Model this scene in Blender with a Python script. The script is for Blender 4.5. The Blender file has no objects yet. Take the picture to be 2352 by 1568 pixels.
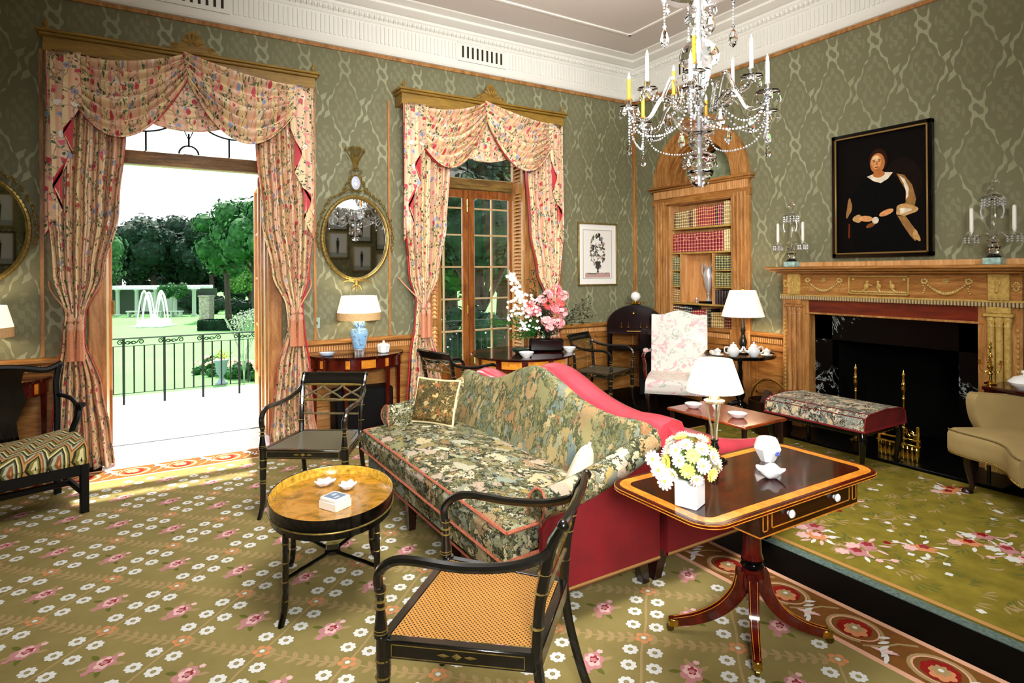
import bpy, math, random
from mathutils import Vector, Matrix, noise
random.seed(7)
PI = math.pi
sc = bpy.context.scene
COL = sc.collection

# ---------------------------------------------------------------- camera
F_PX = 1371.0
cam_d = bpy.data.cameras.new('camera')
cam = bpy.data.objects.new('camera', cam_d)
COL.objects.link(cam)
cam_d.sensor_width = 36.0
cam_d.lens = 36.0 * F_PX / 2352.0
cam_d.shift_y = -(784 - 624) / 2352.0
cam_d.clip_end = 400
cam.matrix_world = (Matrix.Translation((-5.46, -5.85, 1.5)) @ Matrix.Rotation(math.radians(-31.37), 4, 'Z')
                    @ Matrix.Rotation(PI / 2, 4, 'X') @ Matrix.Rotation(-0.0065, 4, 'Z'))
sc.camera = cam
sc.view_settings.view_transform = 'Standard'
sc.view_settings.look = 'None'
sc.view_settings.gamma = 1.0
sc.view_settings.use_curve_mapping = False
sc.view_settings.exposure = 0.35

# ---------------------------------------------------------------- world and lights
w = bpy.data.worlds.new('world')
sc.world = w
w.use_nodes = True
w.node_tree.nodes['Background'].inputs[0].default_value = (0.86, 0.95, 1.0, 1)
w.node_tree.nodes['Background'].inputs[1].default_value = 2.3


def light(name, kind, loc, power, color=(1, 1, 1), size=1.0, size_y=None, target=None, soft=0.1, spread=None):
    d = bpy.data.lights.new(name, kind)
    d.energy = power
    d.color = color
    if kind == 'AREA':
        d.size = size
        if size_y:
            d.shape = 'RECTANGLE'
            d.size_y = size_y
        if spread:
            d.spread = math.radians(spread)
    elif kind in ('POINT', 'SPOT'):
        d.shadow_soft_size = soft
    o = bpy.data.objects.new(name, d)
    COL.objects.link(o)
    o.location = loc
    if target is not None:
        o.rotation_euler = (Vector(target) - Vector(loc)).to_track_quat('-Z', 'Y').to_euler()
    return o


sun_d = bpy.data.lights.new('sun', 'SUN')
sun_d.energy = 11.0
sun_d.angle = 0.02
sun_d.color = (1.0, 0.96, 0.88)
sun = bpy.data.objects.new('sun', sun_d)
COL.objects.link(sun)
sun.rotation_euler = Vector((-0.10, -0.50, -1.0)).to_track_quat('-Z', 'Y').to_euler()
# photographer's soft flash heads standing behind and beside the camera, then unseen added lamps
light('flash_key', 'AREA', (-5.5, -6.5, 1.9), 40, (1, 0.98, 0.95), 0.6, 0.6, target=(-3.0, -1.6, 1.3), spread=82)
light('flash_right', 'AREA', (-4.7, -6.6, 2.3), 26, (1, 0.98, 0.95), 0.5, 0.5, target=(-1.2, -1.4, 2.0), spread=85)
light('overhead_bounce_fill', 'AREA', (-4.1, -3.9, 3.85), 90, (1, 0.98, 0.95), 1.7, 1.7, target=(-3.1, -2.2, 0.4), spread=125)  # unseen area lamp standing in for strobe light off the ceiling
light('far_wall_fill', 'AREA', (-4.4, -6.1, 3.7), 16, (1, 0.98, 0.95), 0.5, 0.5, target=(-2.2, -7.3, 2.2))  # unseen fill lamp added to brighten the pictures on the front wall
light('ceiling_fill', 'AREA', (-3.3, -3.2, 3.0), 30, (1, 0.98, 0.95), 1.2, 1.2, target=(-2.0, -1.6, 4.1), spread=140)  # unseen up-light added to brighten the cornice and ceiling


# ---------------------------------------------------------------- helpers
def lin(c):
    if isinstance(c, str):
        c = tuple(int(c[i:i + 2], 16) for i in (0, 2, 4))
    return tuple(((v / 255.0) / 12.92 if v / 255.0 <= 0.04045 else ((v / 255.0 + 0.055) / 1.055) ** 2.4) for v in c) + (1.0,)


class NT:
    def __init__(s, name):
        s.m = bpy.data.materials.new(name)
        s.m.use_nodes = True
        s.t = s.m.node_tree
        s.n = s.t.nodes
        s.l = s.t.links
        s.b = s.n['Principled BSDF']

    def new(s, typ, **kw):
        n = s.n.new(typ)
        for k, v in kw.items():
            setattr(n, k, v)
        return n

    def link(s, a, b):
        s.l.new(a, b)

    def inp(s, sock, v):
        if isinstance(v, (int, float)):
            sock.default_value = v
        elif isinstance(v, (tuple, list)):
            sock.default_value = v
        else:
            s.l.new(v, sock)

    def math(s, op, a, b=0.0, c=None):
        n = s.new('ShaderNodeMath', operation=op)
        s.inp(n.inputs[0], a)
        s.inp(n.inputs[1], b)
        if c is not None:
            s.inp(n.inputs[2], c)
        return n.outputs[0]

    def mix(s, fac, a, b, mode='MIX'):
        n = s.new('ShaderNodeMix', data_type='RGBA', blend_type=mode)
        s.inp(n.inputs[0], fac)
        s.inp(n.inputs[6], a)
        s.inp(n.inputs[7], b)
        return n.outputs[2]

    def coord(s, which='Object', scale=(1, 1, 1), rot=(0, 0, 0)):
        tc = s.new('ShaderNodeTexCoord')
        mp = s.new('ShaderNodeMapping')
        mp.inputs['Scale'].default_value = scale
        mp.inputs['Rotation'].default_value = rot
        s.link(tc.outputs[which], mp.inputs[0])
        return mp.outputs[0]

    def noise(s, vec, scale=5, detail=3, rough=0.5, dist=0.0, out=0):
        n = s.new('ShaderNodeTexNoise')
        s.link(vec, n.inputs['Vector'])
        n.inputs['Scale'].default_value = scale
        n.inputs['Detail'].default_value = detail
        n.inputs['Roughness'].default_value = rough
        n.inputs['Distortion'].default_value = dist
        return n.outputs[out]

    def vor(s, vec, scale=5, feature='F1', rnd=1.0):
        n = s.new('ShaderNodeTexVoronoi', feature=feature)
        s.link(vec, n.inputs['Vector'])
        n.inputs['Scale'].default_value = scale
        n.inputs['Randomness'].default_value = rnd
        return n

    def ramp(s, fac, stops, interp='LINEAR'):
        n = s.new('ShaderNodeValToRGB')
        cr = n.color_ramp
        cr.interpolation = interp
        while len(cr.elements) < len(stops):
            cr.elements.new(0.5)
        for e, (p, c) in zip(cr.elements, stops):
            e.position = p
            e.color = c if len(c) == 4 else lin(c)
        s.link(fac, n.inputs[0])
        return n.outputs[0]

    def bump(s, h, strength=0.3, dist=0.01):
        n = s.new('ShaderNodeBump')
        n.inputs['Strength'].default_value = strength
        n.inputs['Distance'].default_value = dist
        s.link(h, n.inputs['Height'])
        s.link(n.outputs[0], s.b.inputs['Normal'])

    def done(s, col=None, rough=0.5, metal=0.0, spec=0.5, coat=0.0):
        if col is not None:
            s.inp(s.b.inputs['Base Color'], col)
        s.inp(s.b.inputs['Roughness'], rough)
        s.b.inputs['Metallic'].default_value = metal
        s.b.inputs['Specular IOR Level'].default_value = spec
        s.b.inputs['Coat Weight'].default_value = coat
        s.b.inputs['Coat Roughness'].default_value = 0.08
        return s.m


def plain(name, col, rough=0.5, metal=0.0, spec=0.5, coat=0.0, var=0.0, vs=8.0, bump=0.0, bs=60.0):
    t = NT(name)
    c = lin(col)
    v = t.coord()
    if var:
        n = t.noise(v, vs, 4, 0.6)
        a = tuple(x * (1 - var) for x in c[:3]) + (1,)
        b = tuple(min(1, x * (1 + var)) for x in c[:3]) + (1,)
        c = t.ramp(n, [(0.3, a), (0.7, b)])
    if bump:
        t.bump(t.noise(v, bs, 3), bump, 0.004)
    return t.done(c, rough, metal, spec, coat)


def wood(name, dark, light_, rough=0.4, scale=(1, 1, 1), coat=0.2, mid=None, spec=0.5):
    t = NT(name)
    v = t.coord('Object', scale)
    n1 = t.noise(v, 6, 5, 0.6, 0.8)
    n2 = t.noise(t.coord('Object', tuple(x * 3 for x in scale)), 22, 3, 0.6)
    f = t.math('ADD', t.math('MULTIPLY', n1, 0.72), t.math('MULTIPLY', n2, 0.28))
    st = [(0.34, lin(dark)), (0.66, lin(light_))]
    if mid:
        st = [(0.34, lin(dark)), (0.5, lin(mid)), (0.66, lin(light_))]
    return t.done(t.ramp(f, st), rough, 0, spec, coat)


def glass_mat(name, tint=(1, 1, 1), rough=0.0, ior=1.5, thin=False):
    t = NT(name)
    if thin:
        tr = t.new('ShaderNodeBsdfTransparent')
        tr.inputs[0].default_value = tint + (1,)
        gl = t.new('ShaderNodeBsdfGlossy')
        gl.inputs['Roughness'].default_value = 0.02
        mx = t.new('ShaderNodeMixShader')
        mx.inputs[0].default_value = 0.09
        t.link(tr.outputs[0], mx.inputs[1])
        t.link(gl.outputs[0], mx.inputs[2])
        t.link(mx.outputs[0], t.n['Material Output'].inputs[0])
        return t.m
    t.b.inputs['Transmission Weight'].default_value = 1.0
    t.b.inputs['IOR'].default_value = ior
    return t.done(tint + (1,), rough)


def emis(name, col, strength, base=None):
    t = NT(name)
    t.b.inputs['Emission Color'].default_value = lin(col)
    t.b.inputs['Emission Strength'].default_value = strength
    return t.done(lin(base or col), 0.6)


class MB:
    def __init__(s):
        s.v, s.f, s.m, s.uv = [], [], [], []

    def add(s, vs, fs, mi=0, M=None, uv=None):
        o = len(s.v)
        if M is not None:
            vs = [M @ Vector(p) for p in vs]
        s.v.extend(tuple(p) for p in vs)
        s.uv.extend(uv if uv else [(0.0, 0.0)] * len(vs))
        for f in fs:
            s.f.append(tuple(i + o for i in f))
            s.m.append(mi)
        return s

    def box(s, x0, x1, y0, y1, z0, z1, mi=0, bev=0.0, M=None):
        b = min(bev, (x1 - x0) * .45, (y1 - y0) * .45, (z1 - z0) * .45)
        if b <= 0:
            vs = [(x, y, z) for z in (z0, z1) for y in (y0, y1) for x in (x0, x1)]
            fs = [(0, 2, 3, 1), (4, 5, 7, 6), (0, 1, 5, 4), (2, 6, 7, 3), (0, 4, 6, 2), (1, 3, 7, 5)]
            return s.add(vs, fs, mi, M)
        vs = []
        idx = {}
        X, Y, Z = (x0, x1), (y0, y1), (z0, z1)
        for i in (0, 1):
            for j in (0, 1):
                for k in (0, 1):
                    sx, sy, sz = (1 if i == 0 else -1), (1 if j == 0 else -1), (1 if k == 0 else -1)
                    idx[i, j, k, 'x'] = len(vs); vs.append((X[i], Y[j] + sy * b, Z[k] + sz * b))
                    idx[i, j, k, 'y'] = len(vs); vs.append((X[i] + sx * b, Y[j], Z[k] + sz * b))
                    idx[i, j, k, 'z'] = len(vs); vs.append((X[i] + sx * b, Y[j] + sy * b, Z[k]))
        I = idx
        fs = []
        q = [(0, 0), (1, 0), (1, 1), (0, 1)]
        fs.append([I[0, a, c, 'x'] for a, c in reversed(q)]); fs.append([I[1, a, c, 'x'] for a, c in q])
        fs.append([I[a, 0, c, 'y'] for a, c in q]); fs.append([I[a, 1, c, 'y'] for a, c in reversed(q)])
        fs.append([I[a, c, 0, 'z'] for a, c in reversed(q)]); fs.append([I[a, c, 1, 'z'] for a, c in q])
        for a in (0, 1):
            for c in (0, 1):
                fs.append([I[0, a, c, 'y'], I[1, a, c, 'y'], I[1, a, c, 'z'], I[0, a, c, 'z']])
                fs.append([I[a, 0, c, 'x'], I[a, 1, c, 'x'], I[a, 1, c, 'z'], I[a, 0, c, 'z']])
                fs.append([I[a, c, 0, 'x'], I[a, c, 1, 'x'], I[a, c, 1, 'y'], I[a, c, 0, 'y']])
        for i in (0, 1):
            for j in (0, 1):
                for k in (0, 1):
                    fs.append([I[i, j, k, 'x'], I[i, j, k, 'y'], I[i, j, k, 'z']])
        return s.add(vs, fs, mi, M)

    def lathe(s, prof, c=(0, 0, 0), seg=20, mi=0, M=None, sx=1.0, sy=1.0, scallop=0, samp=0.0, caps=True):
        vs, fs = [], []
        for r, z in prof:
            for k in range(seg):
                a = 2 * PI * k / seg
                rr = r * (1 + (samp * math.cos(a * scallop) if scallop else 0))
                vs.append((c[0] + rr * sx * math.cos(a), c[1] + rr * sy * math.sin(a), c[2] + z))
        for i in range(len(prof) - 1):
            for k in range(seg):
                k2 = (k + 1) % seg
                fs.append((i * seg + k, i * seg + k2, (i + 1) * seg + k2, (i + 1) * seg + k))
        if caps:
            if prof[0][0] > 1e-4:
                fs.append(tuple(reversed(range(seg))))
            if prof[-1][0] > 1e-4:
                fs.append(tuple((len(prof) - 1) * seg + k for k in range(seg)))
        uv = [(k / seg, i / max(1, len(prof) - 1)) for i in range(len(prof)) for k in range(seg)]
        return s.add(vs, fs, mi, M, uv)

    def tube(s, pts, r, seg=8, mi=0, M=None, closed=False, flat=1.0):
        pts = [Vector(p) for p in pts]
        n = len(pts)
        rs = r if isinstance(r, (list, tuple)) else [r] * n
        up = None
        vs, fs = [], []
        for i, p in enumerate(pts):
            if closed:
                t = pts[(i + 1) % n] - pts[i - 1]
            else:
                t = pts[min(i + 1, n - 1)] - pts[max(i - 1, 0)]
            t = t.normalized() if t.length > 1e-9 else Vector((0, 0, 1))
            if up is None:
                up = Vector((0, 0, 1)) if abs(t.z) < 0.9 else Vector((0, 1, 0))
            side = t.cross(up)
            if side.length < 1e-6:
                side = t.orthogonal()
            side.normalize()
            nn = side.cross(t).normalized()
            up = nn
            for k in range(seg):
                a = 2 * PI * k / seg
                vs.append(p + side * math.cos(a) * rs[i] + nn * math.sin(a) * rs[i] * flat)
        m = n if closed else n - 1
        for i in range(m):
            j = (i + 1) % n
            for k in range(seg):
                k2 = (k + 1) % seg
                fs.append((i * seg + k, j * seg + k, j * seg + k2, i * seg + k2))
        if not closed:
            fs.append(tuple(range(seg)))
            fs.append(tuple(reversed([(n - 1) * seg + k for k in range(seg)])))
        return s.add(vs, fs, mi, M)

    def sphere(s, c, r, mi=0, u=12, v=8, sc_=(1, 1, 1), M=None):
        prof = [(max(1e-5, math.sin(PI * i / v)) * r, -math.cos(PI * i / v) * r) for i in range(v + 1)]
        vs, fs = [], []
        for rr, z in prof:
            for k in range(u):
                a = 2 * PI * k / u
                vs.append((c[0] + rr * math.cos(a) * sc_[0], c[1] + rr * math.sin(a) * sc_[1], c[2] + z * sc_[2]))
        for i in range(v):
            for k in range(u):
                k2 = (k + 1) % u
                fs.append((i * u + k, i * u + k2, (i + 1) * u + k2, (i + 1) * u + k))
        return s.add(vs, fs, mi, M)

    def grid(s, nu, nv, fn, mi=0, uvf=None, M=None, wrap=False, flip=False):
        vs, uv, fs = [], [], []
        for j in range(nv + 1):
            for i in range(nu + (0 if wrap else 1)):
                u, v = i / nu, j / nv
                vs.append(fn(u, v))
                uv.append(uvf(u, v) if uvf else (u, v))
        n = nu if wrap else nu + 1
        for j in range(nv):
            for i in range(nu):
                i2 = (i + 1) % n
                f = (j * n + i, j * n + i2, (j + 1) * n + i2, (j + 1) * n + i)
                fs.append(tuple(reversed(f)) if flip else f)
        return s.add(vs, fs, mi, M, uv)

    def prism(s, poly, a0, a1, axis='z', mi=0, M=None, mi_side=None):
        def P(p, h):
            if axis == 'z':
                return (p[0], p[1], h)
            if axis == 'y':
                return (p[0], h, p[1])
            return (h, p[0], p[1])
        n = len(poly)
        vs = [P(p, a0) for p in poly] + [P(p, a1) for p in poly]
        s.add(vs, [tuple(range(n)), tuple(range(n, 2 * n))], mi, M)
        o = len(s.v) - 2 * n
        for i in range(n):
            j = (i + 1) % n
            s.f.append((o + i, o + j, o + n + j, o + n + i))
            s.m.append(mi if mi_side is None else mi_side)
        return s

    def ngon(s, pts, mi=0, M=None):
        return s.add(pts, [tuple(range(len(pts)))], mi, M)

    def build(s, name, mats, parent=None, loc=None, smooth=40, fix=True):
        me = bpy.data.meshes.new(name)
        me.from_pydata(s.v, [], s.f)
        for m in (mats if isinstance(mats, (list, tuple)) else [mats]):
            me.materials.append(m)
        me.polygons.foreach_set('material_index', s.m)
        uvl = me.uv_layers.new(name='uv')
        li = [0] * len(me.loops)
        me.loops.foreach_get('vertex_index', li)
        flat = []
        for i in li:
            flat.extend(s.uv[i])
        uvl.data.foreach_set('uv', flat)
        me.update()
        if fix:
            import bmesh
            bm = bmesh.new()
            bm.from_mesh(me)
            bmesh.ops.recalc_face_normals(bm, faces=bm.faces)
            bm.to_mesh(me)
            bm.free()
        if smooth:
            me.polygons.foreach_set('use_smooth', [True] * len(me.polygons))
            me.set_sharp_from_angle(angle=math.radians(smooth))
        o = bpy.data.objects.new(name, me)
        COL.objects.link(o)
        if parent:
            o.parent = parent
        if loc:
            o.location = loc
        return o


def tag(o, label=None, cat=None, group=None, kind=None):
    if label: o['label'] = label
    if cat: o['category'] = cat
    if group: o['group'] = group
    if kind: o['kind'] = kind
    return o


def thing(name, label, cat, loc=(0, 0, 0), rz=0.0, group=None):
    o = bpy.data.objects.new(name, None)
    o.empty_display_size = 0.1
    COL.objects.link(o)
    o.location = loc
    o.rotation_euler = (0, 0, rz)
    return tag(o, label, cat, group)


def solo(name, mb, mats, label, cat, loc=None, group=None, rz=0.0, smooth=40, kind=None):
    o = mb.build(name, mats, None, loc, smooth)
    o.rotation_euler = (0, 0, rz)
    return tag(o, label, cat, group, kind)


def struct(name, mb, mats, smooth=0, parent=None):
    o = mb.build(name, mats, parent, None, smooth)
    if parent is None:
        o['kind'] = 'structure'
    return o


def dup(root, loc, rz=0.0, label=None, group=None, scale=None):
    kids = {}
    for o in root.children_recursive:
        kids.setdefault(o.parent, []).append(o)

    def cp(o, par):
        c = o.copy()
        COL.objects.link(c)
        c.parent = par
        for k in kids.get(o, []):
            cp(k, c)
        return c
    r = cp(root, None)
    r.location = loc
    r.rotation_euler = (0, 0, rz)
    if scale:
        r.scale = scale
    if label: r['label'] = label
    if group: r['group'] = group
    return r


def bez(pts, n=8):
    """Catmull-Rom through the points."""
    P = [Vector(p) for p in pts]
    out = []
    for i in range(len(P) - 1):
        p0, p1, p2, p3 = P[max(i - 1, 0)], P[i], P[i + 1], P[min(i + 2, len(P) - 1)]
        for k in range(n):
            t = k / n
            out.append(0.5 * ((2 * p1) + (p2 - p0) * t + (2 * p0 - 5 * p1 + 4 * p2 - p3) * t * t + (3 * p1 - p0 - 3 * p2 + p3) * t ** 3))
    out.append(P[-1])
    return out


def lerp(a, b, t):
    return a + (b - a) * t


def interp(rows, z):
    """rows: list of tuples whose first item is the key, sorted descending."""
    rows = sorted(rows)
    if z <= rows[0][0]:
        return rows[0][1:]
    for a, b in zip(rows, rows[1:]):
        if z <= b[0]:
            t = (z - a[0]) / (b[0] - a[0])
            t = t * t * (3 - 2 * t)
            return tuple(lerp(p, q, t) for p, q in zip(a[1:], b[1:]))
    return rows[-1][1:]


# ---------------------------------------------------------------- materials
PINE = wood('pine', '80511f', 'c8965a', 0.42, (3, 3, 0.5), 0.15, 'a9743a')
PINE_H = wood('pine_horizontal', '7a4a1a', 'c08c4c', 0.42, (0.5, 0.5, 4), 0.15, 'a06a30')
PINE_L = wood('pine_light', 'b97c3c', 'eab67a', 0.5, (3, 3, 0.5), 0.1)
PINE_C = wood('pine_carving', '9c7a30', 'd2b060', 0.5, (6, 6, 6), 0.1)
PINE_R = wood('pine_red', '4a1206', '7d2b10', 0.35, (0.5, 0.5, 4), 0.25)
OLIVEW = wood('pelmet_wood', '6b4d14', 'a8832f', 0.5, (0.6, 3, 4), 0.1)
MAHOG = wood('mahogany', '120302', '4a1008', 0.10, (0.6, 2.5, 2), 0.3, '2a0804')
MAHOG2 = wood('mahogany_red', '2a0604', '5c140b', 0.16, (2.5, 2.5, 0.8), 0.4)
SATIN = wood('satinwood', 'b0620f', 'e59a36', 0.2, (3, 3, 3), 0.6)
DARKW = plain('dark_floorboards', '060403', 0.55, var=0.5, vs=3, spec=0.05)
LEGW = plain('dark_leg_wood', '1e0a06', 0.3, coat=0.4)
BLACK = plain('black_lacquer', '080706', 0.14, coat=0.3, spec=0.35)
BLACKM = plain('black_paint', '080808', 0.5, spec=0.3)
GILT = plain('gilding', '8f7a3e', 0.38, 0.65, var=0.4, vs=40)
GILTD = plain('old_gilding', '8f7a3a', 0.45, 0.55, var=0.4, vs=30)
BRASS = plain('brass', 'd8b458', 0.16, 1.0)
SILVER = plain('silver', 'e6e8ea', 0.28, 0.6)
WHITE = plain('white_plaster', 'f1f0e8', 0.6)
CEILM = plain('ceiling_taupe', 'd6cec6', 0.8)
PORC = plain('white_porcelain', 'f2f3f2', 0.15, coat=0.5)
PORCB = plain('blue_white_porcelain', 'c3d6ee', 0.15, coat=0.5)
CRYSTAL = glass_mat('crystal', (0.97, 0.98, 1.0), 0.0, 1.55)
PANE = glass_mat('window_glass', (0.97, 0.99, 0.98), thin=True)
IRON = plain('dark_iron', '141d18', 0.6, spec=0.2)


def make_blueglaze():
    t = NT('blue_glaze')
    v = t.coord('Object', (1, 1, 1))
    n = t.noise(v, 16, 4, 0.7, 1.5)
    c = t.ramp(n, [(0.44, lin('86bdea')), (0.56, lin('a9d3f5')), (0.60, lin('2b5575')), (0.66, lin('7fb6e2'))])
    return t.done(c, 0.15, 0, 0.5, 0.5)


BLUEG = make_blueglaze()


def make_damask():
    t = NT('green_damask_silk')
    tc = t.new('ShaderNodeTexCoord')
    sp = t.new('ShaderNodeSeparateXYZ')
    t.link(tc.outputs['UV'], sp.inputs[0])
    u, z = sp.outputs[0], sp.outputs[1]
    W, Hh = 0.38, 0.78
    # wavy warp of u makes the diamonds into ogees
    kz = t.math('MULTIPLY', z, 2 * PI / Hh)
    ku = t.math('MULTIPLY', u, 2 * PI / W)
    cu = t.math('COSINE', ku)
    cz = t.math('COSINE', kz)
    # ogee field
    g = t.math('ADD', cu, cz)
    s3 = t.math('MULTIPLY', t.math('COSINE', t.math('MULTIPLY', ku, 3)), t.math('COSINE', t.math('MULTIPLY', kz, 3)))
    g = t.math('ADD', g, t.math('MULTIPLY', s3, 0.30))
    ag = t.math('ABSOLUTE', g)
    # detail scrolls
    s5 = t.math('MULTIPLY', t.math('SINE', t.math('MULTIPLY', ku, 5)), t.math('SINE', t.math('MULTIPLY', kz, 7)))
    s4 = t.math('MULTIPLY', t.math('COSINE', t.math('MULTIPLY', ku, 4)), t.math('COSINE', t.math('MULTIPLY', kz, 5)))
    band = t.math('LESS_THAN', t.math('ADD', ag, t.math('MULTIPLY', s5, 0.13)), 0.13)
    mot = t.math('ADD', t.math('ABSOLUTE', t.math('SUBTRACT', ag, 1.05)), t.math('MULTIPLY', s4, 0.34))
    mot = t.math('LESS_THAN', mot, 0.10)
    mot2 = t.math('LESS_THAN', t.math('ADD', t.math('ABSOLUTE', t.math('SUBTRACT', ag, 1.75)), t.math('MULTIPLY', s5, 0.3)), 0.08)
    f = t.math('MAXIMUM', band, t.math('MULTIPLY', t.math('MAXIMUM', mot, mot2), 0.28))
    mp = t.new('ShaderNodeMapping')
    mp.inputs['Scale'].default_value = (1, 1, 1)
    t.link(tc.outputs['UV'], mp.inputs[0])
    nz = t.noise(mp.outputs[0], 1.6, 3, 0.6)
    f = t.math('MULTIPLY', f, t.ramp(nz, [(0.25, (0.45, 0.45, 0.45, 1)), (0.6, (1, 1, 1, 1))]))
    fine = t.noise(mp.outputs[0], 190, 2, 0.6)
    base = t.mix(f, lin('7c7a5e'), lin('a6a888'))
    col = t.mix(t.math('MULTIPLY', fine, 0.35), base, lin('5d6038'))
    t.bump(t.math('ADD', f, t.math('MULTIPLY', fine, 0.3)), 0.15, 0.003)
    return t.done(col, t.math('SUBTRACT', 0.72, t.math('MULTIPLY', f, 0.16)), 0, 0.35)


DAMASK = make_damask()


def make_chintz():
    t = NT('floral_chintz')
    v = t.coord('UV')
    wv = t.new('ShaderNodeVectorMath', operation='ADD')
    t.link(v, wv.inputs[0])
    nn = t.noise(v, 14, 3, 0.6, 0, out=1)
    sc1 = t.new('ShaderNodeVectorMath', operation='SCALE')
    t.link(nn, sc1.inputs[0])
    sc1.inputs['Scale'].default_value = 0.05
    t.link(sc1.outputs[0], wv.inputs[1])
    wu = wv.outputs[0]
    sp = t.new('ShaderNodeSeparateXYZ')
    t.link(v, sp.inputs[0])
    stripe = t.math('SINE', t.math('MULTIPLY', sp.outputs[0], 2 * PI / 0.20))
    base = t.ramp(t.math('ADD', t.math('MULTIPLY', stripe, 0.5), 0.5), [(0.25, lin('efd6a6')), (0.45, lin('dea486')), (0.85, lin('ecc6a6'))])
    # vines
    e = t.vor(wu, 7.5, 'DISTANCE_TO_EDGE').outputs['Distance']
    vine = t.math('LESS_THAN', e, 0.018)
    col = t.mix(vine, base, lin('a08a70'))
    # leaves
    lv = t.vor(wu, 34, 'F1')
    lr = t.new('ShaderNodeSeparateColor')
    t.link(lv.outputs['Color'], lr.inputs[0])
    near = t.math('LESS_THAN', e, 0.15)
    leaf = t.math('MULTIPLY', t.math('LESS_THAN', lv.outputs['Distance'], 0.40), t.math('MULTIPLY', near, t.math('GREATER_THAN', lr.outputs[0], 0.42)))
    leafc = t.ramp(lr.outputs[1], [(0.0, lin('3c5c3c')), (0.5, lin('5f7f58')), (1.0, lin('26332c'))], 'CONSTANT')
    col = t.mix(leaf, col, leafc)
    # blossoms
    fl = t.vor(wu, 13, 'F1')
    fc = t.new('ShaderNodeSeparateColor')
    t.link(fl.outputs['Color'], fc.inputs[0])
    pet = t.noise(wu, 60, 2, 0.5)
    fd = t.math('ADD', fl.outputs['Distance'], t.math('MULTIPLY', pet, 0.22))
    bl = t.math('MULTIPLY', t.math('LESS_THAN', fd, 0.40), t.math('GREATER_THAN', fc.outputs[0], 0.22))
    blc = t.ramp(fc.outputs[1], [(0.0, lin('c74a55')), (0.28, lin('e58f8d')), (0.48, lin('93a7c6')), (0.66, lin('f3ece0')), (0.8, lin('d9667a')), (0.92, lin('8c9cc0'))], 'CONSTANT')
    core = t.math('LESS_THAN', fd, 0.20)
    blc2 = t.mix(core, blc, lin('b3404a'))
    col = t.mix(bl, col, blc2)
    t.bump(t.noise(v, 400, 2), 0.05, 0.002)
    return t.done(col, 0.45, 0, 0.4)


CHINTZ = make_chintz()
LINING = plain('crimson_lining', 'c02c38', 0.6)
TASSEL = plain('peach_tassel_silk', 'cf8660', 0.6, var=0.35, vs=200)
CORD = plain('peach_cord', 'd8a080', 0.6, var=0.3, vs=150)


def make_tapestry(name='verdure_tapestry', scale=1.0, dark='22261c', pal=None, rough=0.85, stretch=(1, 1, 1), s1=11.0, s2=26.0, ground='4c5038'):
    """woven verdure: two sizes of ragged leaves and blooms scattered over a mottled ground"""
    t = NT(name)
    v = t.coord('Object', tuple(scale * q for q in stretch))
    pal = pal or ['7f7a52', 'bdb084', '6f7152', 'b0ae94', '9c8850', '8b9484', 'cfc4a4', '94724e', '77724e', '6b7772', 'b8a28e', 'a0a280']
    nn = t.noise(v, 9, 4, 0.65, 0, out=1)
    sv = t.new('ShaderNodeVectorMath', operation='SCALE')
    t.link(nn, sv.inputs[0])
    sv.inputs['Scale'].default_value = 0.26
    av = t.new('ShaderNodeVectorMath', operation='ADD')
    t.link(v, av.inputs[0])
    t.link(sv.outputs[0], av.inputs[1])
    wv = av.outputs[0]
    g = t.noise(wv, 16, 3, 0.6, 1.0)
    col = t.ramp(g, [(0.40, lin(dark)), (0.46, lin(ground)), (0.52, lin(pal[0])), (0.57, lin(dark)), (0.62, lin(pal[4]))], 'CONSTANT')
    edge_n = t.noise(v, 60, 3, 0.6)
    for k, (sc_, th, keep) in enumerate(((s2, 0.50, 0.10), (s1, 0.52, 0.30))):
        f = t.vor(wv, sc_, 'F1')
        sp = t.new('ShaderNodeSeparateColor')
        t.link(f.outputs['Color'], sp.inputs[0])
        d = t.math('ADD', f.outputs['Distance'], t.math('MULTIPLY', t.math('SUBTRACT', edge_n, 0.5), 0.34))
        n = len(pal)
        c = t.ramp(sp.outputs[k], [(i / n, lin(pal[(i * 5 + 3 * k) % n])) for i in range(n)], 'CONSTANT')
        # petal and vein rings inside each motif
        ring = t.math('GREATER_THAN', t.math('FRACT', t.math('MULTIPLY', d, 6.5)), 0.62)
        c = t.mix(t.math('MULTIPLY', ring, 0.55), c, t.ramp(sp.outputs[2], [(i / n, lin(pal[(i * 7 + 2) % n])) for i in range(n)], 'CONSTANT'))
        m_ = t.math('MULTIPLY', t.math('LESS_THAN', d, th), t.math('GREATER_THAN', sp.outputs[1 - k], keep))
        o_ = t.math('MULTIPLY', t.math('LESS_THAN', d, th + 0.07), t.math('GREATER_THAN', sp.outputs[1 - k], keep))
        col = t.mix(t.math('MULTIPLY', o_, 0.8), col, lin(dark))
        col = t.mix(m_, col, c)
    fine = t.noise(v, 300, 2, 0.6)
    col = t.mix(t.math('MULTIPLY', fine, 0.28), col, lin('54503a'))
    t.bump(fine, 0.25, 0.003)
    return t.done(col, rough, 0, 0.15)


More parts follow.
